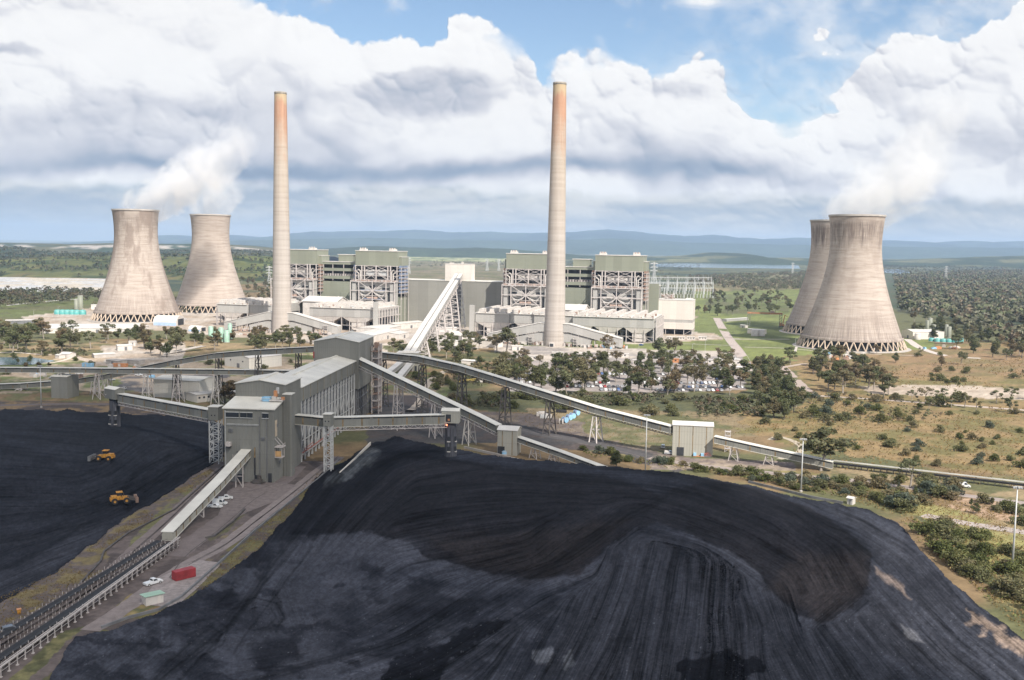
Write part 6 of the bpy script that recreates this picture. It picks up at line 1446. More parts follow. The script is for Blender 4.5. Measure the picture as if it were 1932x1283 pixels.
plant('gum',742,668,12,'gum tree standing just left of the long white conveyor',GT); plant('gum',757,676,13,'gum tree touching the left side of the long white conveyor',GT)
grove([(800,652),(870,648),(940,655),(950,676),(870,684),(796,682)],19,['gum','gum','dense'],(9,14),'right of the long white conveyor',GT,8)
plant('gumtall',955,668,21,'tallest gum tree, in front of the duct left of the right-hand stack',GT)
grove([(850,682),(980,672),(985,712),(900,722),(840,706)],20,['bush','oak','bush'],(4,8),'left of the car park',GS,8,wide=1.2)
grove([(965,694),(1400,690),(1412,746),(1180,752),(960,744)],74,['gum','gumtall','dense','oak','gum'],(9,15),'among the parked cars',GT,12)
grove([(960,684),(1400,680),(1400,692),(960,694)],14,['gum','sparse','gumtall'],(8,12),'behind the car park',GT,20)
plant('sparse',1148,672,17,'lone thin gum tree on the lawn right of the right-hand stack',GT); plant('gum',1241,674,15,'left of two dark gum trees standing on the lawn',GT); plant('gum',1274,674,15,'right of two dark gum trees standing on the lawn',GT)
grove([(1415,705),(1470,690),(1490,720),(1520,760),(1500,800),(1440,790),(1412,750)],36,['dense','oak','dense','gum'],(8,13),'right of the car park',GT,9)
grove([(1530,690),(1600,680),(1665,700),(1690,745),(1640,762),(1560,745),(1525,715)],32,['gum','dense','oak','gum'],(9,15),'in the wood before the nearest tower',GT,10)
for p in((1491,688,13,'gum','lone gum tree where the concrete road meets the dirt road'),(1607,676,7,'dense','small round tree before the columns of the nearest cooling tower'),(1690,684,8,'oak','dark bright edged tree below the right foot of the nearest cooling tower'),(1630,706,14,'gum','tall gum tree below the middle of the nearest cooling tower'),(1813,688,10,'gum','gum tree below the teal tanks at the right'),(1776,690,8,'dense','rounded tree left of the gum below the teal tanks'),(1584,672,9,'sparse','thin pale tree before the columns of the nearest cooling tower'),(1655,668,8,'gum','small gum tree closest to the columns of the nearest cooling tower'),(1735,672,7,'sparse','thin tree beside the curved road right of the nearest cooling tower')):
    plant(p[3],p[0],p[1],p[2],p[4],GT)
grove([(640+190,752),(960,745),(1300,752),(1436,752),(1440,786),(1290,788),(1000,772),(840,768)],46,['bush','oak','bush','lush'],(3,6),'below the car park',GS,8,wide=1.15)
grove([(790,700),(850,712),(880,740),(820,745),(770,735)],14,['bush','lush'],(2.5,5),'under the long conveyor',GS,7)
grove([(1440,800),(1932,775),(1990,890),(1700,885),(1560,850),(1450,828)],44,['bush','bush','wattle','lush'],(1.6,3.8),'on the dry field',GS,16)
grove([(1530,745),(1740,752),(1760,800),(1600,800),(1510,790)],26,['bush','lush','wattle','bush'],(2.5,5),'behind the dry field',GS,12)
grove([(1720,670),(1990,672),(1990,735),(1760,735),(1700,705)],22,['bush','gum','bush','lush'],(2.5,5),'beside the nearest cooling tower',GS,14)
grove([(1700,745),(1990,755),(1990,785),(1720,775)],16,['gum','bush','sparse'],(6,10),'along the pale track',GT,16)
grove([(1090,848),(1240,872),(1420,894),(1560,908),(1640,930),(1600,938),(1500,926),(1400,905),(1250,882),(1120,862)],44,['lush','bush','bush','wattle'],(1.8,4),'behind the stockpile crest',GS,9,wide=1.1)
grove([(1560,895),(1700,912),(1760,945),(1700,965),(1640,945),(1570,925)],26,['lush','bush','wattle','cone','bush'],(2,4.6),'below the open conveyor',GS,11,wide=1.1)
grove([(1705,990),(1760,985),(1850,1010),(1932,1040),(1990,1090),(1990,1200),(1932,1160),(1860,1110),(1790,1060),(1730,1020)],44,['lush','bush','lush','bush'],(2.4,4.8),'by the stockpile at the right',GS,13,wide=1.1)
grove([(1800,940),(1932,960),(1990,990),(1932,992),(1850,975)],10,['bush','oak'],(2,4),'by the pale washed bank',GS,14)
plant('gum',1548,888,16,'big gum tree in front of the low conveyor end, right of a light mast',GT,wide=1.4); plant('sparse',1717,921,11,'slender gum tree below the open conveyor at the right',GT,wide=1.2)
plant('wattle',1700,955,5,'round blue grey wattle bush on the bank, largest of its colour',GS,wide=1.5)
grove([(1735,905),(1820,912),(1815,945),(1745,940)],10,['wattle','bush'],(3,5),'below the white van',GS,12,wide=1.2)
plant('oak',1163,884,7,'dark bushy tree at the end of the short white roofed conveyor',GT,wide=1.3)
plant('dense',436,764,13,'dense tree at the left wall of the coal building',GT,wide=1.3); plant('dense',424,760,11,'second dense tree left of the coal building',GT,wide=1.2)
grove([(0,655),(150,668),(180,690),(120,712),(0,712)],14,['bush','lush','dense'],(3,6),'round the settling pond',GS,14)
grove([(300,690),(560,680),(590,700),(420,712)],9,['bush','lush'],(2,4),'near the white sheds',GS,16)
grove([(445,520),(512,515),(512,585),(470,580)],26,['dense','gum'],(9,14),'left of the left stack',GT,7)
grove([(1312,556),(1420,548),(1500,560),(1515,590),(1400,600),(1312,596)],40,['gum','dense','gum'],(10,16),'left of the right cooling towers',GT,8)
grove([(1700,604),(1800,600),(1900,640),(1990,670),(1900,680),(1800,660),(1720,625)],40,['dense','gum','oak'],(9,14),'at the right woodland edge',GT,10)
def clumps(name,C_,Zc,h,nl,seed,label,base,tone,ls):
    n=len(C_); rng=np.random.RandomState(seed); r=h*rng.uniform(.34,.5,n); idx=np.repeat(np.arange(n),nl); d=rng.normal(size=(n*nl,3)); d/=np.linalg.norm(d,axis=1)[:,None]; d[:,2]=np.abs(d[:,2])*1.1-.25
    rr=r[idx]*rng.uniform(.55,1.1,n*nl); p=np.stack([C_[idx,0]+d[:,0]*rr,C_[idx,1]+d[:,1]*rr,Zc[idx]+h[idx]*.6+d[:,2]*h[idx]*.42],1)
    nr=d+rng.normal(size=d.shape)*.6; nr/=np.linalg.norm(nr,axis=1)[:,None]; u=np.cross(nr,rng.normal(size=d.shape)); u/=np.linalg.norm(u,axis=1)[:,None]; v=np.cross(nr,u); s=(h[idx]*.13*ls*rng.uniform(.6,1.3,n*nl))[:,None]
    V_=np.stack([p-u*s,p-v*s*.8,p+u*s,p+v*s*.8],1).reshape(-1,3); bc=base[rng.randint(0,len(base),n)]*rng.uniform(.8,1.2,(n,1))*tone; c=bc[idx]*rng.uniform(.75,1.25,(n*nl,1))
    o=mkobj(name,qmesh(name,V_,np.arange(n*nl*4).reshape(-1,4),np.repeat(c,4,0),bpy.data.materials['wood_leaves'])); tag(o,label,'woodland',kind='stuff')
def woodland(name,poly,n,hr,label,seed,tone=1.0,cols=None,nl=26,ls=1.0):
    rng=np.random.RandomState(seed); xs=[p[0] for p in poly]; ys=[p[1] for p in poly]; C_=[]
    Yn=95*FP/(max(ys)-455); Yf=95*FP/(max(min(ys)-462,6))
    P=[G(*p)[:2] for p in poly]; X0=min(p[0] for p in P);X1=max(p[0] for p in P);Y0=min(p[1] for p in P);Y1=max(p[1] for p in P)
    k=0
    while len(C_)<n and k<120:
        k+=1; x=rng.uniform(X0,X1,n*3); y=rng.uniform(Y0,Y1,n*3); ok=inpoly(x,y,P)&(fbm(x/70,y/70,3,seed)>.36)&(rng.rand(n*3)<np.clip(900/y,.10,1)**1.1)
        C_+=list(zip(x[ok],y[ok]))
    C_=np.array(C_[:n]); n=len(C_); h=rng.uniform(*hr,n); r=h*rng.uniform(.34,.56,n)
    idx=np.repeat(np.arange(n),nl); d=rng.normal(size=(n*nl,3)); d/=np.linalg.norm(d,axis=1)[:,None]; d[:,2]=np.abs(d[:,2])*1.1-.25
    lob=1+.35*np.sin(d[:,0]*4+idx)*np.cos(d[:,1]*5+idx*1.7)
    rr=r[idx]*rng.uniform(.55,1.05,n*nl)*lob; cz=h[idx]*.62
    p=np.stack([C_[idx,0]+d[:,0]*rr,C_[idx,1]+d[:,1]*rr,cz+d[:,2]*h[idx]*.42],1)
    nr=d+rng.normal(size=d.shape)*.6; nr/=np.linalg.norm(nr,axis=1)[:,None]; u=np.cross(nr,rng.normal(size=d.shape)); u/=np.linalg.norm(u,axis=1)[:,None]; v=np.cross(nr,u)
    s=(h[idx]*.115*ls*rng.uniform(.6,1.3,n*nl))[:,None]
    V_=np.stack([p-u*s,p-v*s*.8,p+u*s,p+v*s*.8],1).reshape(-1,3); F=np.arange(n*nl*4).reshape(-1,4)
    base=(cols if cols is not None else np.array([[.088,.092,.052],[.105,.100,.062],[.125,.098,.066],[.095,.105,.055],[.112,.108,.074]])); bc=base[rng.randint(0,len(base),n)]*rng.uniform(.8,1.2,(n,1))*tone
    c=bc[idx]*rng.uniform(.75,1.25,(n*nl,1)); m=bpy.data.materials.get('wood_leaves')
    if m is None:
        m,nt,N,L,b=newmat('wood_leaves'); a=mk(nt,'ShaderNodeAttribute'); a.attribute_name='Col'; L.new(a.outputs['Color'],b.inputs['Base Color']); b.inputs['Roughness'].default_value=.85; b.inputs['Specular IOR Level'].default_value=.1
    o=mkobj(name,qmesh(name,V_,F,np.repeat(c,4,0),m)); tag(o,label,'woodland',kind='stuff'); return o
woodland('woodland',[(1685,522),(1800,514),(2120,508),(2120,700),(1932,660),(1860,640),(1790,606),(1700,590)],9000,(8,15),'broad grey green woodland stretching away right of the cooling towers',5,1.25,nl=15,ls=2.1)
woodland('woodland',[(1300,524),(1560,514),(1560,548),(1430,552),(1300,542)],1500,(9,15),'belt of trees beyond the switchyard left of the right cooling towers',6)
woodland('woodland',[(-60,553),(150,553),(205,558),(215,572),(120,575),(-60,590)],420,(8,14),'dark tree belt below the white ash ponds at the left',7,.8)
woodland('woodland',[(760,497),(960,494),(1320,500),(1320,512),(960,506),(760,508)],420,(9,15),'distant tree belt behind the turbine hall',8,.75,nl=16)
woodland('woodland',[(440,500),(540,498),(700,500),(700,530),(560,545),(440,520)],300,(9,14),'scattered trees behind the left stack',9,.85,nl=20)
woodland('woodland',[(1560,500),(2120,505),(2120,516),(1700,520),(1560,512)],2200,(9,15),'distant dark forest line behind the right cooling towers',10,.6,nl=14)
woodland('woodland',[(-60,505),(215,500),(215,508),(-60,514)],160,(9,15),'far line of trees above the ash ponds',12,.7,nl=16)
woodland('woodland',[(1000,515),(1250,512),(1300,530),(1000,535)],160,(9,13),'loose trees behind the right boiler houses',13,.8,nl=18)
woodland('woodland',[(170,575),(330,570),(480,560),(480,580),(330,598),(200,600)],90,(7,11),'small trees round the feet of the left cooling towers',14,.9,nl=26)
woodland('scrub',[(830,752),(960,745),(1300,752),(1436,752),(1440,788),(1290,790),(1000,774),(830,772)],520,(1.6,4.2),'low olive scrub covering the belt below the car park',31,1.0,ls=1.5)
woodland('scrub',[(1520,742),(1740,752),(1800,790),(1620,806),(1480,800),(1460,770)],300,(1.0,2.4),'low scrub between dry field and dark wood',32,1.15,ls=1.5)
woodland('scrub',[(0,655),(250,660),(290,668),(200,676),(0,672)],160,(1.5,4),'low scrub on the slope below the left tree row',33,1.1,ls=1.5)
woodland('scrub',[(1700,985),(1760,980),(1860,1010),(1990,1060),(1990,1230),(1932,1180),(1850,1125),(1790,1070),(1740,1030)],420,(.5,1.3),'tussocks and low growth beside the right edge of the stockpile',34,1.7,cols=np.array([[.13,.11,.045],[.10,.11,.04],[.16,.12,.06]]),ls=1.5)
woodland('scrub',[(1090,850),(1240,872),(1420,894),(1560,908),(1690,945),(1640,955),(1560,935),(1400,905),(1250,884),(1120,864)],420,(.5,1.4),'low growth on the bank behind the stockpile crest',35,1.5,cols=np.array([[.12,.10,.045],[.10,.11,.04],[.14,.11,.06]]),ls=1.5)
woodland('scrub',[(845,690),(980,680),(960,722),(880,735),(840,712)],200,(1.5,3.5),'low dark scrub left of the car park',36,.9,ls=1.5)
GR=np.array([[.23,.155,.068],[.175,.135,.052],[.27,.19,.09]])
woodland('grass_tussocks',[(1410,800),(1540,745),(1932,770),(2050,790),(2050,930),(1700,905),(1560,880),(1450,850)],4200,(.4,.9),'dry grass tussocks over the brown field',41,1.0,cols=GR,nl=6,ls=3.2)
woodland('grass_tussocks',[(1700,690),(2050,665),(2050,735),(1740,735),(1560,720)],1500,(.5,1.1),'dry grass tussocks below the nearest cooling tower',42,1.0,cols=GR,nl=6,ls=3.2)
woodland('grass_tussocks',[(396,884),(410,892),(330,965),(230,1010),(200,1040),(190,1095),(110,1150),(0,1180),(-60,1180),(-60,1150),(110,1080),(190,1020),(330,925)],2600,(.15,.42),'rank grass on the verge beside the left stockpile',43,.8,cols=GR,nl=7,ls=2.6)
woodland('grass_tussocks',[(600,890),(612,902),(560,965),(484,1046),(420,1088),(362,1130),(345,1130),(400,1080),(480,1008),(545,945)],1500,(.15,.4),'rank grass on the verge of the main stockpile',44,.8,cols=GR,nl=7,ls=2.6)
woodland('grass_tussocks',[(1560,900),(1700,925),(1932,970),(2050,1000),(2050,1230),(1932,1200),(1800,1070),(1700,975),(1600,945)],5200,(.25,.7),'straw coloured grass along the right bank',45,1.0,cols=GR,nl=6,ls=2.8)
woodland('grass_tussocks',[(880,775),(1260,775),(1440,800),(1440,830),(1290,860),(1120,830),(960,800)],1500,(.25,.6),'thin grass under the long conveyor',46,.9,cols=GR,nl=6,ls=2.8)
for i,(X,Y,Z,S,n,tf,th,sd) in enumerate(HILLT):
    rng=np.random.RandomState(sd); a=rng.randint(0,X.shape[0]-1,n*8); b=rng.randint(0,X.shape[1]-1,n*8); f=rng.rand(n*8)
    x=X[a,b]*(1-f)+X[a,b+1]*f; y=Y[a,b]*(1-f)+Y[a+1,b]*f; z=np.minimum(Z[a,b],Z[a,b+1])*(1-f)+np.minimum(Z[a+1,b],Z[a+1,b+1])*f; ok=(S[a,b]<.15)&(z>1)
    if tf: ok&=tf(x,y)
    x,y,z=x[ok][:n],y[ok][:n],z[ok][:n]; clumps('woodland',np.stack([x,y],1),z-1,rng.uniform(*th,len(x)),9,sd,['wooded slope at the far left edge','trees on the far ridge behind the left cooling towers','tree clumps on the green hills at the left'][i],np.array([[.060,.070,.038],[.075,.080,.042],[.088,.082,.050]]),1.0,2.0)
print('PLANTS',NV)
# ------------------------------------------------------------ sheds and low buildings
def shed(label,p0,p1,depth,h,rise=1.2,wall='shed',roof='roofw',axis=0,doors=1,wins=0,name='shed',cat='shed',group=None,z=0):
    a=G(*p0); c=G(*p1); ang=math.atan2(c[1]-a[1],c[0]-a[0]); w=math.hypot(c[0]-a[0],c[1]-a[1]); F=Frame(a,ang); e=empty(name,F.P(w/2,depth/2,0),ang,label,cat,group)
    P=[(-w/2,-depth/2),(w/2,-depth/2),(w/2,depth/2),(-w/2,depth/2)]
    b=MB(); b.gable(P,0,h,h+rise,axis); b.build('wall',M_[wall],e,loc=Z0)
    b=MB(); o=.35; t=.16
    if axis==0:
        for s in(-1,1): b.hexa([(-w/2-o,s*(depth/2+o),h+.02),(w/2+o,s*(depth/2+o),h+.02),(w/2+o,0,h+rise+.06),(-w/2-o,0,h+rise+.06)],[(-w/2-o,s*(depth/2+o),h+t),(w/2+o,s*(depth/2+o),h+t),(w/2+o,0,h+rise+t+.04),(-w/2-o,0,h+rise+t+.04)])
    else:
        for s in(-1,1): b.hexa([(s*(w/2+o),-depth/2-o,h+.02),(s*(w/2+o),depth/2+o,h+.02),(0,depth/2+o,h+rise+.06),(0,-depth/2-o,h+rise+.06)],[(s*(w/2+o),-depth/2-o,h+t),(s*(w/2+o),depth/2+o,h+t),(0,depth/2+o,h+rise+t+.04),(0,-depth/2-o,h+rise+t+.04)])
    b.build('roof',M_[roof],e,loc=Z0)
    for k in range(doors):
        b=MB(); u=-w/2+(k+.5)*w/max(doors,1)+w*.06; b.box((u,-depth/2-.05,min(h*.4,1.7)),(min(3.4,w*.18),.14,min(h*.8,3.4))); b.build('door',M_['mid'],e,loc=Z0)
    for k in range(wins):
        b=MB(); u=-w/2+(k+.5)*w/wins; b.box((u,-depth/2-.05,h*.62),(min(1.4,w/wins*.4),.14,1.0)); b.build('window',M_['glass'],e,loc=Z0)
    return e,w
shed('white gabled shed behind the far conveyors at the left, with a small roller door',(424,690),(470,697),30,8.5,2.4,'shed','roofw',1,1,2)
shed('large pale shed with grey roof under the level conveyor, left of the coal building',(290,749),(376,754),20,11,1.2,'shed','roof',0,1)
shed('low cream office with flat white roof beside the large pale shed',(346,749),(397,752),12,3.6,.3,'cream','roofw',0,1,5,'office','office')
shed('cream office wing right of the low cream office',(372,760),(398,757),13,4.6,.3,'cream','roofw',0,0,3,'office','office')
shed('tiny white hut at the left wall of the coal building',(425,748),(441,749),6,3,.6,'white','roofw',0,1,1,'hut','hut')
for i,(a,c,d,h,l) in enumerate([((700,647),(755,634),26,6.5,'nearest to the tall coal building'),((722,634),(757,627),30,7,'second nearest to the tall coal building'),((752,640),(772,636),22,5,'smallest, left of the long white conveyor'),((745,622),(800,617),18,6,'behind the others by the conveyor')]):
    shed('long white workshop, '+l,a,c,d,h,1.0,'white','roofw',0,1,0,'workshop','workshop','white workshops left of the long white conveyor')
for i,(a,c,d,h,l) in enumerate([((815,651),(858,655),14,5,'right under the long white conveyor'),((838,640),(872,646),18,6,'left of the stair tower'),((820,630),(862,630),16,6,'with grey green end at the foot of the turbine hall'),((845,660),(866,662),10,4,'among the gum trees')]):
    shed('white site shed %s'%l,a,c,d,h,.8,'white','roofw',0,1,0,'shed','shed','white site sheds right of the long white conveyor')
shed('long cream shed in front of the grey precipitator house, left of the right-hand stack',(884,652),(940,656),9,6,.5,'cream','roofw',0,0)
shed('short white shed between the tallest gum tree and the right-hand stack',(966,661),(986,661),7,3.6,.5,'white','roofw',0,1)
shed('very long low store with white roof before the left cooling tower',(82,629),(262,627),60,4.5,1.2,'cream','roofw',0,3,0,'store_building','store')
shed('long low open fronted building at the left edge, cars under it',(10,612),(72,611),16,4,.2,'mid','white',0,0,0,'carport','carport')
shed('low white annex at the right end of the very long white roofed store',(236,628),(282,620),12,3.4,.3,'white','roofw',0,0,8,'store_building','store')
shed('small cream pump house beside the left cooling tower',(172,584),(186,584),12,6,.5,'cream','roofw',0,1)
shed('cream workshop right of the nearest cooling tower, gabled end towards it',(1701,636),(1722,640),28,8,2.0,'cream','roofw',1,1,0,'workshop','workshop')
shed('second cream workshop right of the nearest cooling tower, with a dark door slot',(1728,637),(1763,640),22,7.5,1.0,'cream','roofw',0,1,0,'workshop','workshop')
shed('white two storey site office at the right end of the car park',(1352,693),(1396,694),9,6.5,.2,'white','roofw',0,0,6,'office','office')
shed('white office wing in front of the two storey site office',(1372,702),(1400,703),8,4,.2,'white','roofw',0,0,4,'office','office')
shed('cream amenities block by the white tanks, left of the right cooling towers',(1410,629),(1440,631),10,5,.3,'white','roofw',0,1)
shed('low grey roofed shelter on the lawn left of the gantry crane',(1371,607),(1412,604),8,3,.3,'grey','roofw',0,0)
shed('small pale guard hut beside the concrete road on the lawn',(1396,618),(1406,619),5,3.2,.4,'cream','roofw',0,1,0,'hut','hut')
for i,x in enumerate((1258,1277,1296,1318)):
    shed('white portable cabin, %s from the left in the row before the cream box building'%ordn(i),(x,641),(x+15,641.5),5,3,.15,'white','roofw',0,0,3,'portable_cabin','cabin','portable cabins in a row')
for i,(x,y,wd,col) in enumerate(((1093,672,16,'white'),(1128,674,26,'white'),(1172,674,14,'white'),(1216,676,12,'white'),(1240,676,12,'white'),(1268,684,13,'orange'),(1042,671,20,'white'),(1000,679,16,'white'),(1332,686,14,'white'),(1194,686,14,'white'))):
    shed('%s site container, %s from the left along the back of the car park'%(col,ordn(i)),(x,y),(x+wd,y+.4),4,3.0,.1,col if col!='orange' else 'orange','roofw' if col!='orange' else 'orange',0,0,1,'site_container','container','site containers behind the car park')
shed('low settling bunker of pale concrete with open bays near the far left conveyor',(200,687),(222,690),8,3.4,.1,'conc','conc',0,1,0,'storage_bay','storage bay')
shed('pale concrete bay wall block right of the low settling bunker',(232,686),(262,688),7,3,.1,'conc','conc',0,0,0,'storage_bay','storage bay')
shed('long pale precast shed above the concrete bays',(178,676),(218,674),9,2.8,.6,'conc','roofw',0,0,0,'storage_bay','storage bay')
shed('white shed with lean roof left of the clump of gum trees',(222,662),(250,661),10,4.2,.8,'white','roofw',0,1)
shed('tiny white tank shed above the concrete works',(243,653),(256,653),6,4,.4,'white','roofw',0,1)
shed('low white hut right of the pond track',(104,676),(112,677),5,2.6,.5,'white','roofw',0,0,0,'hut','hut'); 
shed('white tarpaulin covered heap shelter near the pond',(113,675),(130,676),8,3.2,1.2,'white','roofw',0,0,0,'shelter','shelter')
shed('pale shed behind the long conveyor, left of the scrub slope',(870,688),(898,690),9,3.4,.5,'cream','roofw',0,0)
shed('small white hut on the bank at the right rim of the stockpile',(1598,951),(1608,953),2.6,2.3,.5,'white','roofw',0,1,0,'hut','hut')
def arched(label,p0,p1,depth,h,col='white'):
    a=G(*p0); c=G(*p1); ang=math.atan2(c[1]-a[1],c[0]-a[0]); w=math.hypot(c[0]-a[0],c[1]-a[1]); F=Frame(a,ang); e=empty('arched_shelter',F.P(w/2,depth/2,0),ang,label,'arched shed','arched fabric sheds')
    b=MB(); n=12; pts=[(depth/2*math.cos(math.pi*k/n),h*.35+h*.65*math.sin(math.pi*k/n)) for k in range(n+1)]; pts=[(depth/2,0)]+pts+[(-depth/2,0)]
    b.hexa([(-w/2,p[0],p[1]) for p in pts],[(w/2,p[0],p[1]) for p in pts]); b.build('cover',M_['white'],e,loc=Z0)
    b=MB(); b.box((0,-depth/2-.05,h*.17),(w-1,.12,h*.33)); b.build('side_band',simple('pale_blue_sheet',(.36,.48,.66),.6,.1,.4),e,loc=Z0)
    b=MB(); b.box((w/2+.05,0,h*.33),(.12,depth*.66,h*.66)); b.build('door',M_['dark'],e,loc=Z0)
arched('large white arched shed in front of the left cooling towers',(289,614),(333,615),24,11)
arched('small white arched shed left of the mint green plant',(355,625),(378,626),12,6)
# ------------------------------------------------------------ tanks, silos, crane
def tank(label,px,py,r,h,mat,name='tank',cat='tank',group=None,dome=True,legs=False):
    x,y,_=G(px,py); e=empty(name,(x,y,0),0,label,cat,group); z0=1.6 if legs else 0
    b=MB(); b.lathe([(r,z0),(r,h)]+([(r*.75,h+r*.22),(r*.3,h+r*.32),(.01,h+r*.34)] if dome else [(.01,h)]),n=20); b.build('shell',M_[mat],e,True,Z0)
    b=MB(); b.lathe([(r+.12,h-.2),(r+.12,h+.05)],n=20); b.lathe([(r+.1,z0+.1),(r+.1,z0+.5)],n=20)
    for k in range(10): b.box((r+.3,0,z0+k*h/10+.4),(.5,.5,.08)) 
    b.build('rim',M_['steel'],e,False,Z0)
    return e
for i,(x,y) in enumerate([(1757,647),(1768,648),(1779,648.5),(1790,649),(1801,649.5),(1812,648)]): tank('teal tank, %s from the left beside the nearest cooling tower'%ordn(i),x,y,3.0,4.6,'teal','tank','tank','teal tanks at the right',legs=True)
for i,x in enumerate((109,118,127,136,145,156)): tank('teal tank, %s from the left beside the left cooling tower'%ordn(i),x,593.5+i*.1,4.3,5.0,'teal','tank','tank','teal tanks at the left')
tank('left of two white tanks by the gantry crane',1424,634,4.0,6.2,'white','tank','tank','white tanks'); tank('right of two white tanks by the gantry crane',1436,634,4.0,6.2,'white','tank','tank','white tanks')
tank('white tank in front of the cream workshops right of the cooling tower',1731,641,3.3,6.4,'white'); tank('pale round tank among the sheds at the foot of the long white conveyor',857,640,6.5,6.5,'cream')
for i,(x,y,r,h) in enumerate([(1749,625,2.0,13),(1754,625,2.6,16),(1761,627,2.6,9),(1785,634,2.0,13),(1790,637,2.4,12)]): tank('pale green silo, %s from the left right of the cooling tower'%ordn(i),x,y,r,h,'green','silo','silo','pale green silos')
for i,(x,y,r,h) in enumerate([(398,640,2.4,12),(408,644,2.2,9),(417,645,2.6,13),(428,646,2.6,11),(434,640,2.0,15)]): tank('mint green silo, %s from the left in the plant before the left stack'%ordn(i),x,y,r,h,'mint','silo','silo','mint green silos')
tank('pale green box silo at the left of the cooling tower',144,583,2.6,13,'green','silo','silo',None,False); tank('taller pale green silo at the left of the cooling tower',152,582,3.4,18,'green','silo','silo',None,False)
tank('round teal water tank on the bank behind the stockpile',952,858,1.5,1.8,'lblue')
x,y,_=G(1442,618); e=empty('gantry_crane',(x,y,0),R(-15),'gantry crane with green lattice legs and orange beam left of the cooling towers','gantry crane')
for s in(-1,1):
    b=MB()
    for v in(-5,5):
        for u in(-1.5,1.5): b.bar((s*19+u,v,0),(s*19+u,v,17),.5)
    for k in range(5):
        for v in(-5,5): b.bar((s*19-1.5,v,k*3.4),(s*19+1.5,v,k*3.4+3.4),.3)
        for u in(-1.5,1.5): b.bar((s*19+u,-5,k*3.4+3.4),(s*19+u,5,k*3.4+3.4),.3); b.bar((s*19+u,-5,k*3.4),(s*19+u,5,k*3.4+3.4),.25)
    b.build('leg',M_['green'],e,loc=Z0)
b=MB(); 
for v in(-3,3): b.box((0,v,17.8),(42,1.2,1.5))
b.build('beam',simple('faded_orange_beam',(.50,.24,.13),.75,.2,.3),e,loc=Z0); b=MB(); b.box((9,0,19.6),(5,6,2.4)); b.build('trolley',M_['terra'],e,loc=Z0)
x,y,_=G(1475,617); e=empty('crawler_crane',(x,y,0),R(20),'orange crawler crane with raised boom beside the gantry crane','crane')
b=MB(); b.box((0,0,2.6),(5,3.4,2.4)); b.box((-1.4,1,4.4),(1.8,1.4,1.8)); b.build('cab',M_['orange'],e,loc=Z0); b=MB(); 
for s in(-1.6,1.6): b.box((0,s,.6),(6.4,.9,1.2))
b.build('track',M_['dsteel'],e,loc=Z0); b=MB(); b.bar((1,0,3),(4,0,15),.8); b.bar((4,0,15),(9,0,12),.5); b.build('boom',M_['orange'],e,loc=Z0)
# ------------------------------------------------------------ switchyard and pylons
def gantry_row(label,p0,p1,h,bays):
    a=G(*p0); c=G(*p1); ang=math.atan2(c[1]-a[1],c[0]-a[0]); L_=math.hypot(c[0]-a[0],c[1]-a[1]); e=empty('switchyard_gantry',((a[0]+c[0])/2,(a[1]+c[1])/2,0),ang,label,'switchyard gantry','steel gantries of the switchyard')
    b=MB()
    for k in range(bays+1):
        u=-L_/2+k*L_/bays
        for s in(-1,1): b.bar((u,s*2.6,0),(u,s*.5,h),.8)
        b.bar((u,0,h),(u,0,h+5),.35); b.bar((u,-2,h*.3),(u,1.6,h*.5),.4)
    b.build('column',M_['galv'],e,loc=Z0); b=MB()
    for s in(-1,1): b.bar((-L_/2,s*.6,h),(L_/2,s*.6,h),.45); b.bar((-L_/2,s*.6,h-1.6),(L_/2,s*.6,h-1.6),.35)
    n=int(L_/3)
    for k in range(n): u=-L_/2+k*L_/n; b.bar((u,0,h if k%2 else h-1.6),(u+L_/n,0,h-1.6 if k%2 else h),.3)
    b.build('beam',M_['galv'],e,loc=Z0); b=MB()
    for k in range(bays*3): u=-L_/2+(k+.5)*L_/bays/3; b.bar((u,0,h-1.6),(u,-1,h-6.5),.35); b.bar((u,-8,0),(u,-8,6),.9); b.box((u,-8,6.5),(1.4,1.4,1.6))
    b.build('insulator',M_['galv'],e,loc=Z0)
for i,(a,c,h,n) in enumerate([((1215,562),(1345,562),20,7),((1222,555),(1345,555),24,7),((1225,548.5),(1345,548.5),20,7),((1228,543),(1342,543),26,7),((1218,537),(1336,537),20,6)]): gantry_row('%s row of pale steel switchyard gantries behind the cream box building'%['nearest','second','middle','fourth','farthest'][i],a,c,h,n)
def pylon(label,px,py,h):
    x,y,_=G(px,py); e=empty('pylon',(x,y,0),R(20),label,'pylon','transmission pylons on the plain'); b=MB(); w=h*.11; t=h*.012+.1
    P=[(0,w),(.45,w*.42),(1,w*.12)]
    for (f0,a),(f1,c) in zip(P[:-1],P[1:]):
        for s in(-1,1):
            for q in(-1,1): b.bar((s*a,q*a,f0*h),(s*c,q*c,f1*h),t)
        n=4
        for k in range(n):
            g0,g1=k/n,(k+1)/n; w0=a+(c-a)*g0; w1=a+(c-a)*g1; z0=(f0+(f1-f0)*g0)*h; z1=(f0+(f1-f0)*g1)*h
            for q in(-1,1): b.bar((-w0,q*w0,z0),(w1,q*w1,z1),t*.6); b.bar((w0,q*w0,z0),(-w1,q*w1,z1),t*.6)
    b.build('lattice',M_['galv'],e,loc=Z0); b=MB()
    for z in(.66,.8,.94):
        for s in(-1,1): b.bar((0,0,z*h),(s*h*.17,0,z*h-.6),t*1.2); b.bar((0,0,z*h+h*.035),(s*h*.17,0,z*h-.6),t*.8)
    b.build('crossarm',M_['galv'],e,loc=Z0)
for p in((1233,542,62,'pylon rising behind the right boiler house and green wall'),(1784,531,52,'lone pylon over the woodland right of the cooling tower'),(1495,520,50,'pylon just left of the half hidden cooling tower'),(919,511,46,'left of two pylons in the brown fields behind the turbine hall'),(941,511,46,'right of two pylons in the brown fields behind the turbine hall'),(771,516,52,'pylon right of the boiler house with blue platforms'),(508,540,44,'pylon beside the left stack')): pylon(p[3],*p[:3])
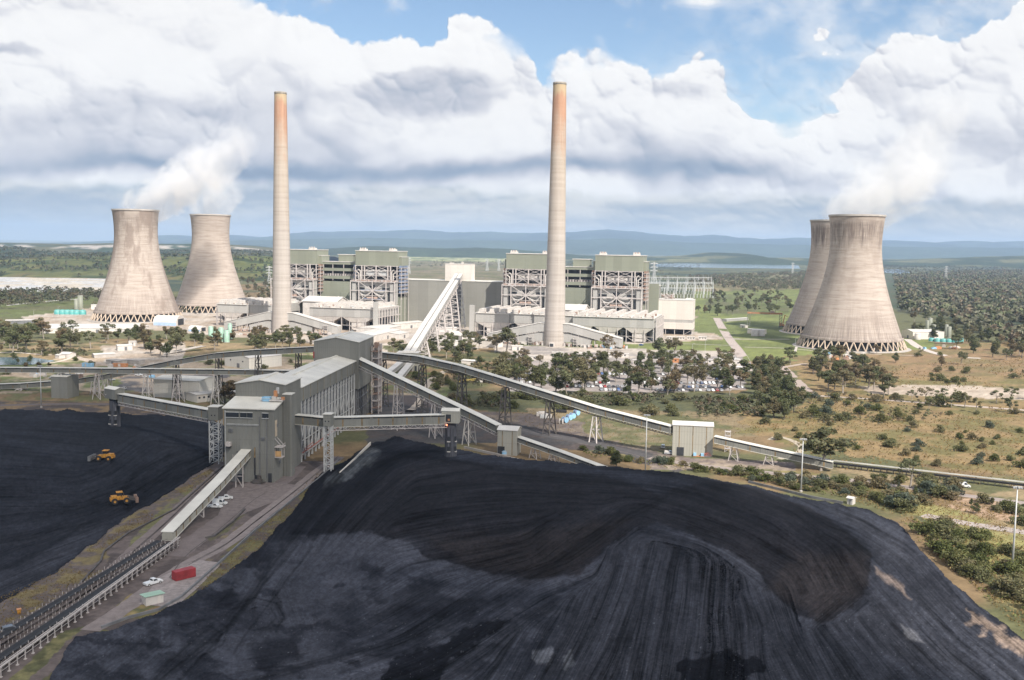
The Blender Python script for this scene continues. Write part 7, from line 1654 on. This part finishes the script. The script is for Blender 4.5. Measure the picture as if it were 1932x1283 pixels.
# ------------------------------------------------------------ vehicles
CP={}
def carmat(n,c): 
    m,nt,N,L,b=newmat('car_paint_'+n); b.inputs['Base Color'].default_value=(*c,1); b.inputs['Roughness'].default_value=.28; b.inputs['Coat Weight'].default_value=.6; CP[n]=m
for n,c in(('white',(.74,.74,.73)),('silver',(.42,.43,.45)),('black',(.03,.03,.035)),('blue',(.05,.10,.24)),('red',(.34,.03,.03)),('grey',(.14,.15,.17)),('lime',(.62,.68,.30))): carmat(n,c)
def car_parts(kind):
    """side outline extruded with tumblehome; returns list of (part, MB, material key)"""
    b=MB(); L_=4.7; W=.92
    if kind=='ute': low=[(-2.6,.45),(-2.6,.95),(-.55,1.0),(-.5,1.02),(1.25,1.05),(2.45,.85),(2.6,.5),(2.5,.35),(-2.5,.35)]; cab=[(-.6,1.0),(-.45,1.72),(.55,1.72),(1.3,1.04)]
    elif kind=='van': low=[(-2.6,.4),(-2.6,1.1),(1.3,1.1),(2.4,.95),(2.6,.5),(2.5,.35),(-2.5,.35)]; cab=[(-2.55,1.1),(-2.5,2.1),(.9,2.1),(1.7,1.08)]
    elif kind=='suv': low=[(-2.35,.45),(-2.35,1.0),(1.2,1.05),(2.25,.85),(2.4,.5),(2.3,.32),(-2.25,.32)]; cab=[(-2.3,1.0),(-2.0,1.72),(.2,1.74),(1.15,1.04)]
    else: low=[(-2.25,.4),(-2.25,.85),(-1.6,.95),(1.1,.95),(2.1,.78),(2.25,.45),(2.15,.3),(-2.15,.3)]; cab=[(-1.75,.92),(-1.0,1.42),(.25,1.44),(1.1,.94)]
    b.hexa([(x,-W,z) for x,z in low],[(x,W,z) for x,z in low])
    k=.78; b.hexa([(x,-W*(k if z>1.2 else .97),z) for x,z in cab],[(x,W*(k if z>1.2 else .97),z) for x,z in cab])
    g=MB(); c=cab; z0=c[0][1]+.08; z1=c[1][1]-.12; 
    for s in(-1,1):
        y0=s*W*.975; y1=s*W*(k+.045); xa=c[0][0]+.22; xb=c[3][0]-.28; 
        x1=c[1][0]+.12; x2=c[2][0]-.04
        if kind=='van': xa=.1; x1=.1
        g.hexa([(xa,y0,z0),(xb,y0,z0),(x2,y1,z1),(x1,y1,z1)],[(xa,y0-s*.06,z0),(xb,y0-s*.06,z0),(x2,y1-s*.06,z1),(x1,y1-s*.06,z1)])
    g.hexa([(c[3][0]-.04,-W*.86,z0),(c[3][0]-.04,W*.86,z0),(c[2][0]+.07,W*.7,z1),(c[2][0]+.07,-W*.7,z1)],[(c[3][0]-.1,-W*.86,z0-.03),(c[3][0]-.1,W*.86,z0-.03),(c[2][0]+.01,W*.7,z1-.03),(c[2][0]+.01,-W*.7,z1-.03)])
    if kind!='van': g.hexa([(c[0][0]+.02,-W*.82,z0),(c[0][0]+.02,W*.82,z0),(c[1][0]-.05,W*.7,z1),(c[1][0]-.05,-W*.7,z1)],[(c[0][0]+.1,-W*.82,z0),(c[0][0]+.1,W*.82,z0),(c[1][0]+.03,W*.7,z1),(c[1][0]+.03,-W*.7,z1)])
    if kind=='ute': b.hexa([(-2.45,-W*.85,.96),(-.7,-W*.85,.98),(-.7,W*.85,.98),(-2.45,W*.85,.96)],[(-2.45,-W*.85,.965),(-.7,-W*.85,.985),(-.7,W*.85,.985),(-2.45,W*.85,.965)])
    ax=(low[0][0]+.85,low[-3][0]-.95)
    return b,g,ax,W
def vehicle(kind,paint,px,py,ang,label,name,cat,h=0,group=None,tray=None):
    x,y,_=G(px,py,h); e=empty(name,(x,y,h),ang,label,cat,group); b,g,ax,W=car_parts(kind); bo=b.build('body',CP[paint],e,loc=Z0); g.build('window',M_['glass'],e,loc=Z0)
    for xx in ax:
        for s in(-1,1):
            w=MB(); w.tube((xx,s*(W-.2),.36),(xx,s*(W+.03),.36),.37,n=14); wo=w.build('wheel',M_['rubber'],e,loc=Z0); r=MB(); r.tube((xx,s*(W+.0),.36),(xx,s*(W+.05),.36),.2,n=10); r.build('rim',M_['galv'],wo,loc=Z0)
    fx=max(p[0] for p in b.v)
    for s in(-1,1): 
        l=MB(); l.box((fx-.09,s*W*.72,.72),(.12,.34,.14)); l.build('headlight',M_['white'],e,loc=Z0)
    if tray:
        t=MB(); t.box((-1.6,0,1.3),(1.8,1.7,.6)); t.build('canopy',M_[tray],e,loc=Z0)
    return e
dr=math.atan2(G(0,1190)[1]-G(60,1160)[1],G(0,1190)[0]-G(60,1160)[0])
vehicle('ute','white',426,942,R(15),'white ute farthest right of the three parked beside the pale sloping conveyor','utility_truck','ute',group='white vehicles by the sloping conveyor')
vehicle('van','white',415,952,R(-5),'white van, middle of the three vehicles parked beside the pale sloping conveyor','van','van',group='white vehicles by the sloping conveyor')
vehicle('ute','white',406,958,R(-8),'white ute nearest of the three parked beside the pale sloping conveyor','utility_truck','ute',group='white vehicles by the sloping conveyor')
vehicle('ute','white',289,1102,R(52),'white pickup parked near the green roofed shed','utility_truck','pickup')
vehicle('suv','grey',22,1192,R(38),'dark grey SUV driving on the track at the lower left edge','suv','SUV')
vehicle('van','white',1818,919,R(-15),'white van on the gravel road at the right beside the open conveyor','van','van')
vehicle('suv','white',1251,845,R(80),'white car parked left of the beige transfer house','parked_car','car')
vehicle('ute','silver',1264,857,R(-12),'silver ute with white canopy at the dark doorway of the beige transfer house','utility_truck','ute',tray='white')
# parked cars, copies of small single mesh cars
PC={}
for k in('sedan','suv','ute'):
    for n in('white','silver','black','blue','red','grey'):
        b,g,ax,W=car_parts(k); off=len(b.v); b.v+=g.v; b.f+=[tuple(i+off for i in f) for f in g.f]; b.m+=[1]*len(g.f); b.mi=2
        for xx in ax:
            for s in(-1,1): b.tube((xx,s*(W-.2),.36),(xx,s*(W+.03),.36),.37,n=8)
        PC[k,n]=b.mesh('parked_car',[CP[n],M_['glass'],M_['rubber']])
rc=random.Random(21); rows=[(972,1402,700.5,'back row',.30),(972,1402,707,'second row',.40),(968,1400,716,'third row',.50),(972,1402,723.5,'fourth row',.55),(985,1404,731,'fifth row',.52),(1130,1404,737.5,'front row',.50)]
def park(rows,lot):
    cnt={}
    for x0,x1,yy,rn,occ in rows:
        a=G(x0,yy-.8); c=G(x1,yy+.8); L_=math.hypot(c[0]-a[0],c[1]-a[1]); n=int(L_/2.9); ang=math.atan2(c[1]-a[1],c[0]-a[0])
        run=True; prev='the left end of the row'; cars=[]
        for k in range(n):
            if rc.random()<.22: run=rc.random()<occ
            if not run or rc.random()<.12: continue
            cars.append(((k+.5)/n,rc.choice(['white']*9+['silver']*4+['black']*3+['grey']*3+['blue']*2+['red']*2),rc.choice(['sedan','suv','ute','suv'])))
        tot={}
        for q,col,kd in cars: tot[col,kd]=tot.get((col,kd),0)+1
        for q,col,kd in cars:
            key=(rn,col,kd); cnt[key]=cnt.get(key,0)+1; o=mkobj('parked_car',PC[kd,col]); o.location=(a[0]+(c[0]-a[0])*q,a[1]+(c[1]-a[1])*q,.03); o.rotation_euler=(0,0,ang+math.pi/2*(1 if rc.random()<.5 else -1)+rc.uniform(-.06,.06))
            w={'sedan':'sedan','suv':'SUV','ute':'ute'}[kd]
            tag(o,('%s %s, %s from the left in the %s of the %s'%(col,w,ordn(cnt[key]-1),rn,lot)) if tot[col,kd]>1 else 'only %s %s in the %s of the %s'%(col,w,rn,lot),'car','cars in the '+lot)
park(rows,'staff car park')
park([(940,1080,671,'back row',.4),(1100,1390,677,'front row',.22)],'yard behind the car park')
park([(30,75,619,'single row',.7)],'lot before the long low building')
for i,(x,y) in enumerate([(100,714),(112,716),(190,712),(210,718),(262,709),(276,712),(235,735),(150,706)]):
    o=mkobj('parked_car',PC[rc.choice(['suv','ute']),'white' if i%3 else 'silver']); o.location=G(x,y,.03); o.rotation_euler=(0,0,rc.uniform(0,3)); tag(o,'%s vehicle on the dirt yard under the left conveyors, %s from the left'%('white' if i%3 else 'silver',['second','third','sixth','seventh','ninth','tenth','eighth','fourth'][i]),'car','vehicles on the dirt yard at the left')
x,y,_=G(1210,652); o=mkobj('parked_car',PC['suv','blue']); o.location=(x,y,.03); o.rotation_euler=(0,0,.6); tag(o,'blue vehicle on the lawn edge right of the sloping flue duct','car')
# dozers: wheeled dozer with arms and blade
def dozer(label,px,py,h,ang,blade=True,s=1.12):
    x,y,_=G(px,py,h); e=empty('wheel_dozer',(x,y,h),ang,label,'dozer','yellow machines on the left stockpile'); e.scale=(s,s,s)
    b=MB(); b.box((-1.4,0,1.9),(3.0,2.0,1.3)); b.hexa([(.2,-.9,1.2),(2.4,-.8,1.2),(2.4,.8,1.2),(.2,.9,1.2)],[(.2,-.9,2.3),(2.2,-.7,2.05),(2.2,.7,2.05),(.2,.9,2.3)]); b.box((-2.9,0,1.5),(.6,2.2,.9)); b.build('body',M_['yellow'],e,loc=Z0)
    b=MB(); b.box((-.4,0,2.9),(1.5,1.5,1.3)); c=b.build('cab',M_['glass'],e,loc=Z0); b=MB(); b.box((-.4,0,3.65),(1.9,1.9,.22)); b.build('roof',M_['yellow'],c,loc=Z0)
    for xx in(-1.9,1.6):
        for q in(-1.35,1.35): 
            b=MB(); b.tube((xx,q-.35,.95),(xx,q+.35,.95),.95,n=16); w=b.build('wheel',M_['rubber'],e,loc=Z0); b=MB(); b.tube((xx,q-.38,.95),(xx,q+.38,.95),.4,n=10); b.build('rim',M_['yellow'],w,loc=Z0)
    b=MB()
    for q in(-.8,.8): b.bar((1.4,q,1.5),(4.4,q,.7),.35); b.bar((1.8,q*.8,2.2),(4.2,q,1.4),.2)
    b.build('push_arm',M_['dsteel'],e,loc=Z0)
    b=MB(); b.hexa([(4.4,-2.2,.1),(4.7,-2.2,.1),(4.7,2.2,.1),(4.4,2.2,.1)],[(4.7,-2.2,1.9),(4.9,-2.2,1.9),(4.9,2.2,1.9),(4.7,2.2,1.9)]); b.box((4.6,-2.25,1),(.9,.12,1.7)); b.box((4.6,2.25,1),(.9,.12,1.7)); b.build('blade',M_['mid'] if blade else M_['rust'],e,loc=Z0)
    b=MB(); b.tube((.9,.35,2.2),(.9,.35,3.3),.09,n=8); b.tube((.9,-.35,2.2),(.9,-.35,3.3),.09,n=8); b.build('exhaust',M_['dsteel'],e,loc=Z0)
# ------------------------------------------------------------ yard things
def box_thing(label,name,cat,px,py,d,ang,mat,ribs=True):
    x,y,_=G(px,py); e=empty(name,(x,y,0),ang,label,cat); b=MB(); b.box((0,0,d[2]/2+.15),d)
    b.build('body',M_[mat],e,loc=Z0)
    b=MB(); n=int(d[0]/.45)
    for k in range(n):
        u=-d[0]/2+(k+.5)*d[0]/n
        for s in(-1,1): b.box((u,s*(d[1]/2+.03),d[2]/2+.15),(.2,.07,d[2]-.3))
    b.build('rib',M_[mat],e,loc=Z0); b=MB(); b.box((-d[0]/2-.04,0,d[2]/2+.15),(.08,d[1]-.3,d[2]-.3)); 
    for q in(-.5,.5): b.box((-d[0]/2-.1,q,d[2]/2+.15),(.05,.05,d[2]-.4))
    b.build('door',M_[mat],e,loc=Z0)
box_thing('dark red shipping container on the yard near the green roofed shed','shipping_container','container',347,1091,(6.06,2.44,2.5),R(46),'red')
x,y,_=G(288,1137); e=empty('shed',(x,y,0),R(40),'small white shed with pale green roof beside the dark red container','shed'); b=MB(); b.hexa([(-2.3,-1.6,0),(2.3,-1.6,0),(2.3,1.6,0),(-2.3,1.6,0)],[(-2.3,-1.6,2.5),(2.3,-1.6,2.5),(2.3,1.6,2.2),(-2.3,1.6,2.2)]); b.build('wall',M_['white'],e,loc=Z0)
b=MB(); b.hexa([(-2.7,-2,2.52),(2.7,-2,2.52),(2.7,2,2.2),(-2.7,2,2.2)],[(-2.7,-2,2.64),(2.7,-2,2.64),(2.7,2,2.32),(-2.7,2,2.32)]); b.build('roof',M_['lgreen'],e,loc=Z0); b=MB(); b.box((1.2,-1.63,1.05),(.9,.08,2.0)); b.build('door',M_['cream'],e,loc=Z0)
x,y,_=G(36,1158); e=empty('bin',(x,y,0),R(30),'small yellow bin beside the track at the lower left','bin'); b=MB(); b.hexa([(-.35,-.35,0),(.35,-.35,0),(.35,.35,0),(-.35,.35,0)],[(-.5,-.5,1.2),(.5,-.5,1.2),(.5,.5,1.2),(-.5,.5,1.2)]); b.build('body',M_['yellow'],e,loc=Z0); b=MB(); b.box((0,0,1.27),(1.1,1.1,.1)); b.build('lid',M_['orange'],e,loc=Z0)
def lowwall(label,pts,h,t,mat='conc',name='low_wall',cat='low wall'):
    P=[Vector(G(*p)) for p in pts]; b=MB()
    for a,c in zip(P[:-1],P[1:]): b.bar(a+Vector((0,0,h/2)),c+Vector((0,0,h/2)),t,h)
    o=b.build(name,M_[mat]); tag(o,label,cat); return o
lowwall('low concrete edge wall between the lower yard and the main stockpile',[(640,868),(600,905),(480,1003),(400,1076),(342,1128),(300,1152),(240,1168),(192,1186)],.7,.45,'mid')
lowwall('white retaining wall rising along the left tip of the main stockpile',[(641,898),(668,872),(699,840)],1.6,.45,'cream')
lowwall('long concrete block wall at the far edge of the stockpile beside the small transfer house',[(876,846),(930,858),(962,866),(1012,878)],1.1,.6)
lowwall('broken concrete wall along the right crest of the stockpile',[(1412,911),(1470,925),(1530,940),(1590,951)],1.0,.4,'mid')
lowwall('dark kerb between the left stockpile verge and the haul road',[(420,880),(330,962),(240,1008),(196,1042),(190,1060),(140,1115),(70,1160),(0,1188)],.5,.5,'dsteel','kerb','kerb')
lowwall('curved dark kerb round the grass island beside the parked utes',[(388,1016),(404,1013),(440,985),(462,962)],.6,.5,'dsteel','kerb','kerb')
for i,(px,py) in enumerate([(1088,782),(1080,788),(1074,791),(1066,796)]):
    x,y,_=G(px,py+1); e=empty('cable_reel',(x,y,0),R(40),'blue wrapped reel, %s from the road in the row of four'%['fourth','third','second','nearest'][i],'reel','blue reels lying in a row'); b=MB(); b.tube((0,-1.2,1.5),(0,1.2,1.5),1.45,n=18); b.build('wrap',M_['blue'],e,True,Z0)
    for s in(-1,1): b=MB(); b.tube((0,s*1.25,1.5),(0,s*1.35,1.5),1.55,n=18); b.build('flange',M_['lblue'],e,loc=Z0)
x,y,_=G(1059,800); e=empty('cable_reel',(x,y,0),R(75),'bare reel with white spoked flange standing by the haul road','reel')
for s in(-1,1):
    b=MB(); 
    for k in range(8): a=k*math.pi/4; b.bar((0,s*.8,1.5),(1.4*math.cos(a),s*.8,1.5+1.4*math.sin(a)),.2); a2=a+math.pi/4; b.bar((1.4*math.cos(a),s*.8,1.5+1.4*math.sin(a)),(1.4*math.cos(a2),s*.8,1.5+1.4*math.sin(a2)),.25)
    b.build('flange',M_['white'],e,loc=Z0)
b=MB(); b.tube((0,-.8,1.5),(0,.8,1.5),.5,n=12); b.build('core',M_['dsteel'],e,loc=Z0)
x,y,_=G(1059,778); e=empty('pipe_stack',(x,y,0),R(-12),'stack of black pipes on the ground behind the blue reels','pipe stack'); 
b=MB()
for r in range(2):
    for k in range(4-r): b.tube((-3,-1.2+k*.8+r*.4,.4+r*.7),(3,-1.2+k*.8+r*.4,.4+r*.7),.38,n=8)
b.build('pipes',M_['rubber'],e,loc=Z0)
x,y,_=G(1318,862); e=empty('pump_set',(x,y,0),R(-12),'two light blue pump sets on orange frames against the beige transfer house','pump'); b=MB(); b.box((0,0,.3),(5,1.2,.2)); b.build('frame',M_['orange'],e,loc=Z0)
for s in(-1,1): b=MB(); b.box((s*1.7,0,1.1),(1.3,1,1.3)); b.build('pump',M_['lblue'],e,loc=Z0)
x,y,_=G(1329,862.5); e=empty('hose_rack',(x,y,0),R(-12),'tangle of red hoses on a rack, right of the light blue pump sets','hose rack'); b=MB()
for k in range(5):
    for q in range(8): a=math.pi*q/8; a2=math.pi*(q+1)/8; r=.6+.12*k; b.bar((-1+k*.7+r*math.cos(a),0,.6+r*1.5*math.sin(a)),(-1+k*.7+r*math.cos(a2),0,.6+r*1.5*math.sin(a2)),.14)
b.build('hose',simple('red_hose',(.55,.16,.13),.6,.2,1),e,loc=Z0); b=MB(); b.box((.4,0,.3),(4.4,1,.5)); b.build('rack',M_['mid'],e,loc=Z0)
x,y,_=G(1372,852); e=empty('lattice_tower',(x,y,0),R(-12),'short pinkish steel tower beside the low conveyor right of the beige transfer house','support tower'); b=MB()
for s in(-1,1):
    for q in(-1,1): b.box((s*1.2,q*1.2,5),(.25,.25,10))
for k in range(5):
    b.box((0,0,k*2+1.6),(2.8,2.8,.15))
    for q in(-1,1): b.bar((-1.2,q*1.2,k*2),(1.2,q*1.2,k*2+2),.15)
b.build('lattice',M_['steel'],e,loc=Z0)
x,y,_=G(905,722); e=empty('boom_crane',(x,y,0),R(190),'yellow lattice boom crane lying low under the long right conveyor','crane'); b=MB(); b.box((0,0,1.3),(4,2.6,1.8)); b.build('cab',M_['white'],e,loc=Z0)
b=MB(); 
for s in(-.5,.5): b.bar((2,s,2),(16,s,-.0+.6),.25); b.bar((2,s,3),(16,s,1.2),.25)
for k in range(9): b.bar((2+k*1.55,-.5,2.9-k*.2),(3.55+k*1.55,.5,1.7-k*.15),.15)
b.build('boom',simple('yellow_boom',(.6,.45,.12),.6,.15,1),e,loc=Z0)
x,y,_=G(227,692); e=empty('site_container',(x,y,0),R(-8),'bright red site container on the grass behind the level conveyor','container'); b=MB(); b.box((0,0,1.4),(11,3,2.6)); b.build('body',M_['orange'],e,loc=Z0); b=MB(); b.box((0,-1.55,1.4),(2,.1,2.1)); b.build('door',M_['white'],e,loc=Z0)
x,y,_=G(166,692); e=empty('site_container',(x,y,0),R(-8),'pale blue site container left of the bright red one','container'); b=MB(); b.box((0,0,1.5),(8,3,2.8)); b.build('body',M_['lblue'],e,loc=Z0); b=MB(); b.box((-1,-1.55,1.4),(1,.1,2.1)); b.build('door',M_['white'],e,loc=Z0)
x,y,_=G(349,664); e=empty('drain_chute',(x,y,0),R(62),'pale concrete chute running down the bank between two clumps of trees','chute'); b=MB(); b.hexa([(-22,-2.4,.1),(22,-2.4,3),(22,2.4,3),(-22,2.4,.1)],[(-22,-2.4,.5),(22,-2.4,3.4),(22,2.4,3.4),(-22,2.4,.5)]); b.build('slab',M_['conc'],e,loc=Z0)
b=MB()
for s in(-1,1): b.hexa([(-22,s*2.4,.5),(22,s*2.4,3.4),(22,s*2.8,3.4),(-22,s*2.8,.5)],[(-22,s*2.4,1),(22,s*2.4,3.9),(22,s*2.8,3.9),(-22,s*2.8,1)])
b.build('side_wall',M_['conc'],e,loc=Z0)
rg=random.Random(77)
for (x0,y0,x1,y1,n,where) in((1540,668,1650,674,14,'by the lawn below the nearest cooling tower'),(60,700,290,716,16,'on the dirt yard at the left'),(400,628,500,634,12,'before the left precipitator houses'),(800,640,880,652,12,'right of the long white conveyor'),(1100,655,1200,659,10,'before the right sloping flue duct'),(1740,655,1810,660,8,'below the teal tanks at the right'),(1005,783,1035,795,6,'near the haul road by the blue reels'),(1560,676,1640,682,8,'by the dirt road at the wood edge'),(205,690,300,698,8,'beside the concrete bays')):
    P=sorted((rg.uniform(x0,x1),rg.uniform(y0,y1)) for _ in range(n))
    for i,(px,py) in enumerate(P):
        k=rg.choice(['white','white','steel','rust','lblue','orange','conc','galv']); x,y,_=G(px,py); b=MB(); w,d,h=rg.uniform(1.5,6),rg.uniform(1.5,3),rg.uniform(.8,2.6); a=rg.uniform(-.4,.4)
        b.box((x,y,h/2),(w,d,h),a); b.box((x+rg.uniform(-.6,.6),y,h+.25),(w*.6,d*.7,.5),a+.2)
        o=b.build('material_stack',M_[k]); tag(o,'%s material stack, %s from the left %s'%({'white':'white','steel':'pale','rust':'brown','lblue':'light blue','orange':'orange','conc':'grey','galv':'grey'}[k],ordn(i),where),'material stack','stacks of stored material')
# lamp posts on the lawns
for i,(px,py) in enumerate([(1106,672),(1205,671),(1306,672),(1380,672),(1062,740),(1330,665),(1500,660),(64,603),(110,596),(1742,640)]):
    x,y,_=G(px,py); e=empty('lamp_post',(x,y,0),0,'thin pale lamp post, %s'%['first from the left along the front lawn','second from the left along the front lawn','third from the left along the front lawn','fourth from the left along the front lawn','inside the car park','on the lawn beside the concrete road','on the lawn before the half hidden cooling tower','at the left edge near the long low building','left of the teal tanks at the left','left of the teal tanks at the right'][i],'lamp post','lamp posts'); b=MB(); b.tube((0,0,0),(0,0,11),.16,.1,6); b.build('pole',M_['galv'],e,loc=Z0); b=MB(); b.bar((0,0,11),(1.6,0,11.3),.14); b.box((1.7,0,11.3),(.9,.3,.16)); b.build('lamp_head',M_['galv'],e,loc=Z0)
dozer('yellow wheel dozer pushing left near the crest of the left stockpile',198,869,9.2,R(178))
dozer('yellow wheel machine with brown front at the foot of the left stockpile',228,949,1.6,R(28),False)
def shade_cloud():
    """unseen cumulus added over and behind the camera, outlined to shade the coal yard"""
    P=[(-400,712),(300,716),(560,690),(770,694),(900,716),(1020,772),(1120,842),(1240,894),(1400,930),(1560,985),(1700,1080),(1850,1200),(2050,1330)]
    g=[G(*p)[:2] for p in P]+[(260,60),(200,-200),(-450,-200),(-620,200)]
    Hc=1300; off=(SDIR.x/SDIR.z*Hc,SDIR.y/SDIR.z*Hc); g=[(x+off[0],y+off[1]) for x,y in g]  # shadow outline lifted toward the sun gives the added cloud its shape
    xs=[p[0] for p in g]; ys=[p[1] for p in g]; st=9.0; X,Y=np.meshgrid(np.arange(min(xs)-60,max(xs)+60,st),np.arange(min(ys)-60,max(ys)+60,st))
    wx=(fbm(X/90,Y/90,4,201)-.5)*70; wy=(fbm(X/90+7,Y/90+3,4,203)-.5)*70; ins=inpoly(X+wx,Y+wy,g); d=dseg(X+wx,Y+wy,g,True)
    h=np.where(ins,np.clip(d/190,0,1)**.5,0); top=Hc+h*190+ h*sphere_oct(X,Y,150,211)*.7+h*sphere_oct(X,Y,60,213)*.7; bot=Hc-h*14-h*fbm(X/60,Y/60,3,215)*16
    q=ins[:-1,:-1]&ins[1:,:-1]&ins[1:,1:]&ins[:-1,1:]; hh,ww=X.shape; idx=np.arange(hh*ww).reshape(hh,ww); F=np.stack([idx[:-1,:-1],idx[:-1,1:],idx[1:,1:],idx[1:,:-1]],-1)[q]
    F2=F[:,::-1]+hh*ww; V_=np.concatenate([np.stack([X,Y,top],-1).reshape(-1,3),np.stack([X,Y,bot],-1).reshape(-1,3)]); F=np.concatenate([F,F2]); u=np.unique(F); rm=np.full(len(V_),-1); rm[u]=np.arange(len(u))
    m,nt,N,L,b=newmat('cloud_white'); b.inputs['Base Color'].default_value=(.9,.91,.93,1); b.inputs['Roughness'].default_value=1; tr=mk(nt,'ShaderNodeBsdfTransparent'); mx=mk(nt,'ShaderNodeMixShader'); mx.inputs[0].default_value=.46; L.new(b.outputs[0],mx.inputs[1]); L.new(tr.outputs[0],mx.inputs[2]); L.new(mx.outputs[0],N['Material Output'].inputs['Surface'])
    o=quad_np('cloud',V_[u],rm[F],[m],True); tag(o,'broad white cumulus cloud out of view, added to shade the coal yard','cloud',kind='structure')
shade_cloud()
def steam(name,A,B,r0,r1,dens,seed,label,bend=(0,0,0),wob=.9):
    A=Vector(A); B=Vector(B); d=B-A; L_=d.length; m_=max(r0,r1)*1.75; q=d.to_track_quat('Z','Y')
    b=MB(); n=14; k=12; prof=[]
    for i in range(n+1):
        t=-.06+i/n*1.2; r=(r0+(r1-r0)*max(0,min(1,t)))*1.85
        if i in(0,n): r*=.5
        prof.append((r,t*L_))
    b.lathe(prof,n=k,cap=True); me=b.mesh(name,[],False); o=mkobj(name,me); o.location=A; o.rotation_mode='QUATERNION'; o.rotation_quaternion=q
    m,nt,N,L,bs=newmat('steam_'+str(seed)); N.remove(bs); tc=N.new('ShaderNodeTexCoord').outputs['Object']; s=N.new('ShaderNodeSeparateXYZ')
    nz=N.new('ShaderNodeTexNoise'); L.new(tc,nz.inputs['Vector']); nz.inputs['Scale'].default_value=1/34; nz.inputs['Detail'].default_value=4; nz.inputs['Roughness'].default_value=.62; nz.inputs['Distortion'].default_value=.4
    # wobble the axis coordinates with the noise colour
    wv=N.new('ShaderNodeVectorMath'); wv.operation='MULTIPLY_ADD'; L.new(nz.outputs['Color'],wv.inputs[0]); a=r1*wob; wv.inputs[1].default_value=(a*1.6,a*1.6,a); wv.inputs[2].default_value=(-a*.8,-a*.8,-a*.5)
    ad=N.new('ShaderNodeVectorMath'); ad.operation='ADD'; L.new(tc,ad.inputs[0]); L.new(wv.outputs[0],ad.inputs[1]); L.new(ad.outputs[0],s.inputs[0])
    t=math_(nt,'DIVIDE',s.outputs[2],L_); r=math_(nt,'SQRT',math_(nt,'ADD',math_(nt,'POWER',s.outputs[0],2),math_(nt,'POWER',s.outputs[1],2)))
    R_=math_(nt,'ADD',r0,math_(nt,'MULTIPLY',math_(nt,'MINIMUM',math_(nt,'MAXIMUM',t,0),1),r1-r0)); f=math_(nt,'SUBTRACT',1.12,math_(nt,'DIVIDE',r,R_))
    def mr(x,a,c,lo=0,hi=1):
        q_=N.new('ShaderNodeMapRange'); q_.interpolation_type='SMOOTHSTEP'; L.new(x,q_.inputs[0]); q_.inputs[1].default_value=a; q_.inputs[2].default_value=c; q_.inputs[3].default_value=lo; q_.inputs[4].default_value=hi; return q_.outputs[0]
    den=math_(nt,'MULTIPLY',mr(f,0.02,.42),mr(t,1.06,.55)); den=math_(nt,'MULTIPLY',den,mr(t,-.06,.03)); den=math_(nt,'MULTIPLY',den,mr(nz.outputs['Fac'],.36,.58,.25,1.3)); den=math_(nt,'MULTIPLY',den,dens)
    v=N.new('ShaderNodeVolumePrincipled'); v.inputs['Color'].default_value=(.985,.985,.99,1); v.inputs['Anisotropy'].default_value=.15; L.new(den,v.inputs['Density']); L.new(v.outputs[0],N['Material Output'].inputs['Volume']); m.cycles.volume_step_rate=.6 if hasattr(m.cycles,'volume_step_rate') else 1
    me.materials.append(m); tag(o,label,'steam',kind='stuff')
steam('steam',(-455,1169,126),(-352,1175,196),21,32,.050,1,'white steam plume drifting right from the left cooling tower')
steam('steam',(-372,1178,170),(-318,1182,232),30,22,.030,4,'upper part of the white steam over the left cooling towers')
steam('steam',(-420,1333,126),(-385,1330,185),24,30,.030,2,'thin steam over the cooling tower behind')
steam('steam',(340,975,126),(415,985,196),22,36,.032,3,'pale steam plume drifting right from the nearest cooling tower')
steam('steam',(400,990,180),(440,1000,262),34,22,.016,6,'upper thin part of the steam over the nearest cooling tower')
steam('steam',(368,1141,127),(430,1140,190),22,32,.040,5,'pale steam over the half hidden cooling tower')
cd=bpy.data.cameras.new('camera'); cam=bpy.data.objects.new('camera',cd); COL.objects.link(cam); SC.camera=cam
cd.sensor_width=36; cd.lens=36*FP/1932; cd.clip_start=1; cd.clip_end=90000
Rx=Vector((1,0,0)); Ux=Vector((0,_sp,_cp)); Fx=Vector((0,_cp,-_sp))
Rc=_cr*Rx+_sr*Ux; Uc=_cr*Ux-_sr*Rx
cam.matrix_world=Matrix(((Rc.x,Uc.x,-Fx.x,0),(Rc.y,Uc.y,-Fx.y,0),(Rc.z,Uc.z,-Fx.z,HC),(0,0,0,1)))
SC.render.engine='CYCLES'; SC.cycles.use_denoising=True; SC.cycles.max_bounces=8; SC.cycles.diffuse_bounces=3; SC.cycles.glossy_bounces=2
SC.cycles.transparent_max_bounces=12; SC.cycles.volume_bounces=4
SC.view_settings.view_transform='Standard'; SC.view_settings.look='None'; SC.view_settings.exposure=EXPO; SC.view_settings.gamma=1
try: SC.cycles.use_fast_gi=False
except Exception: pass
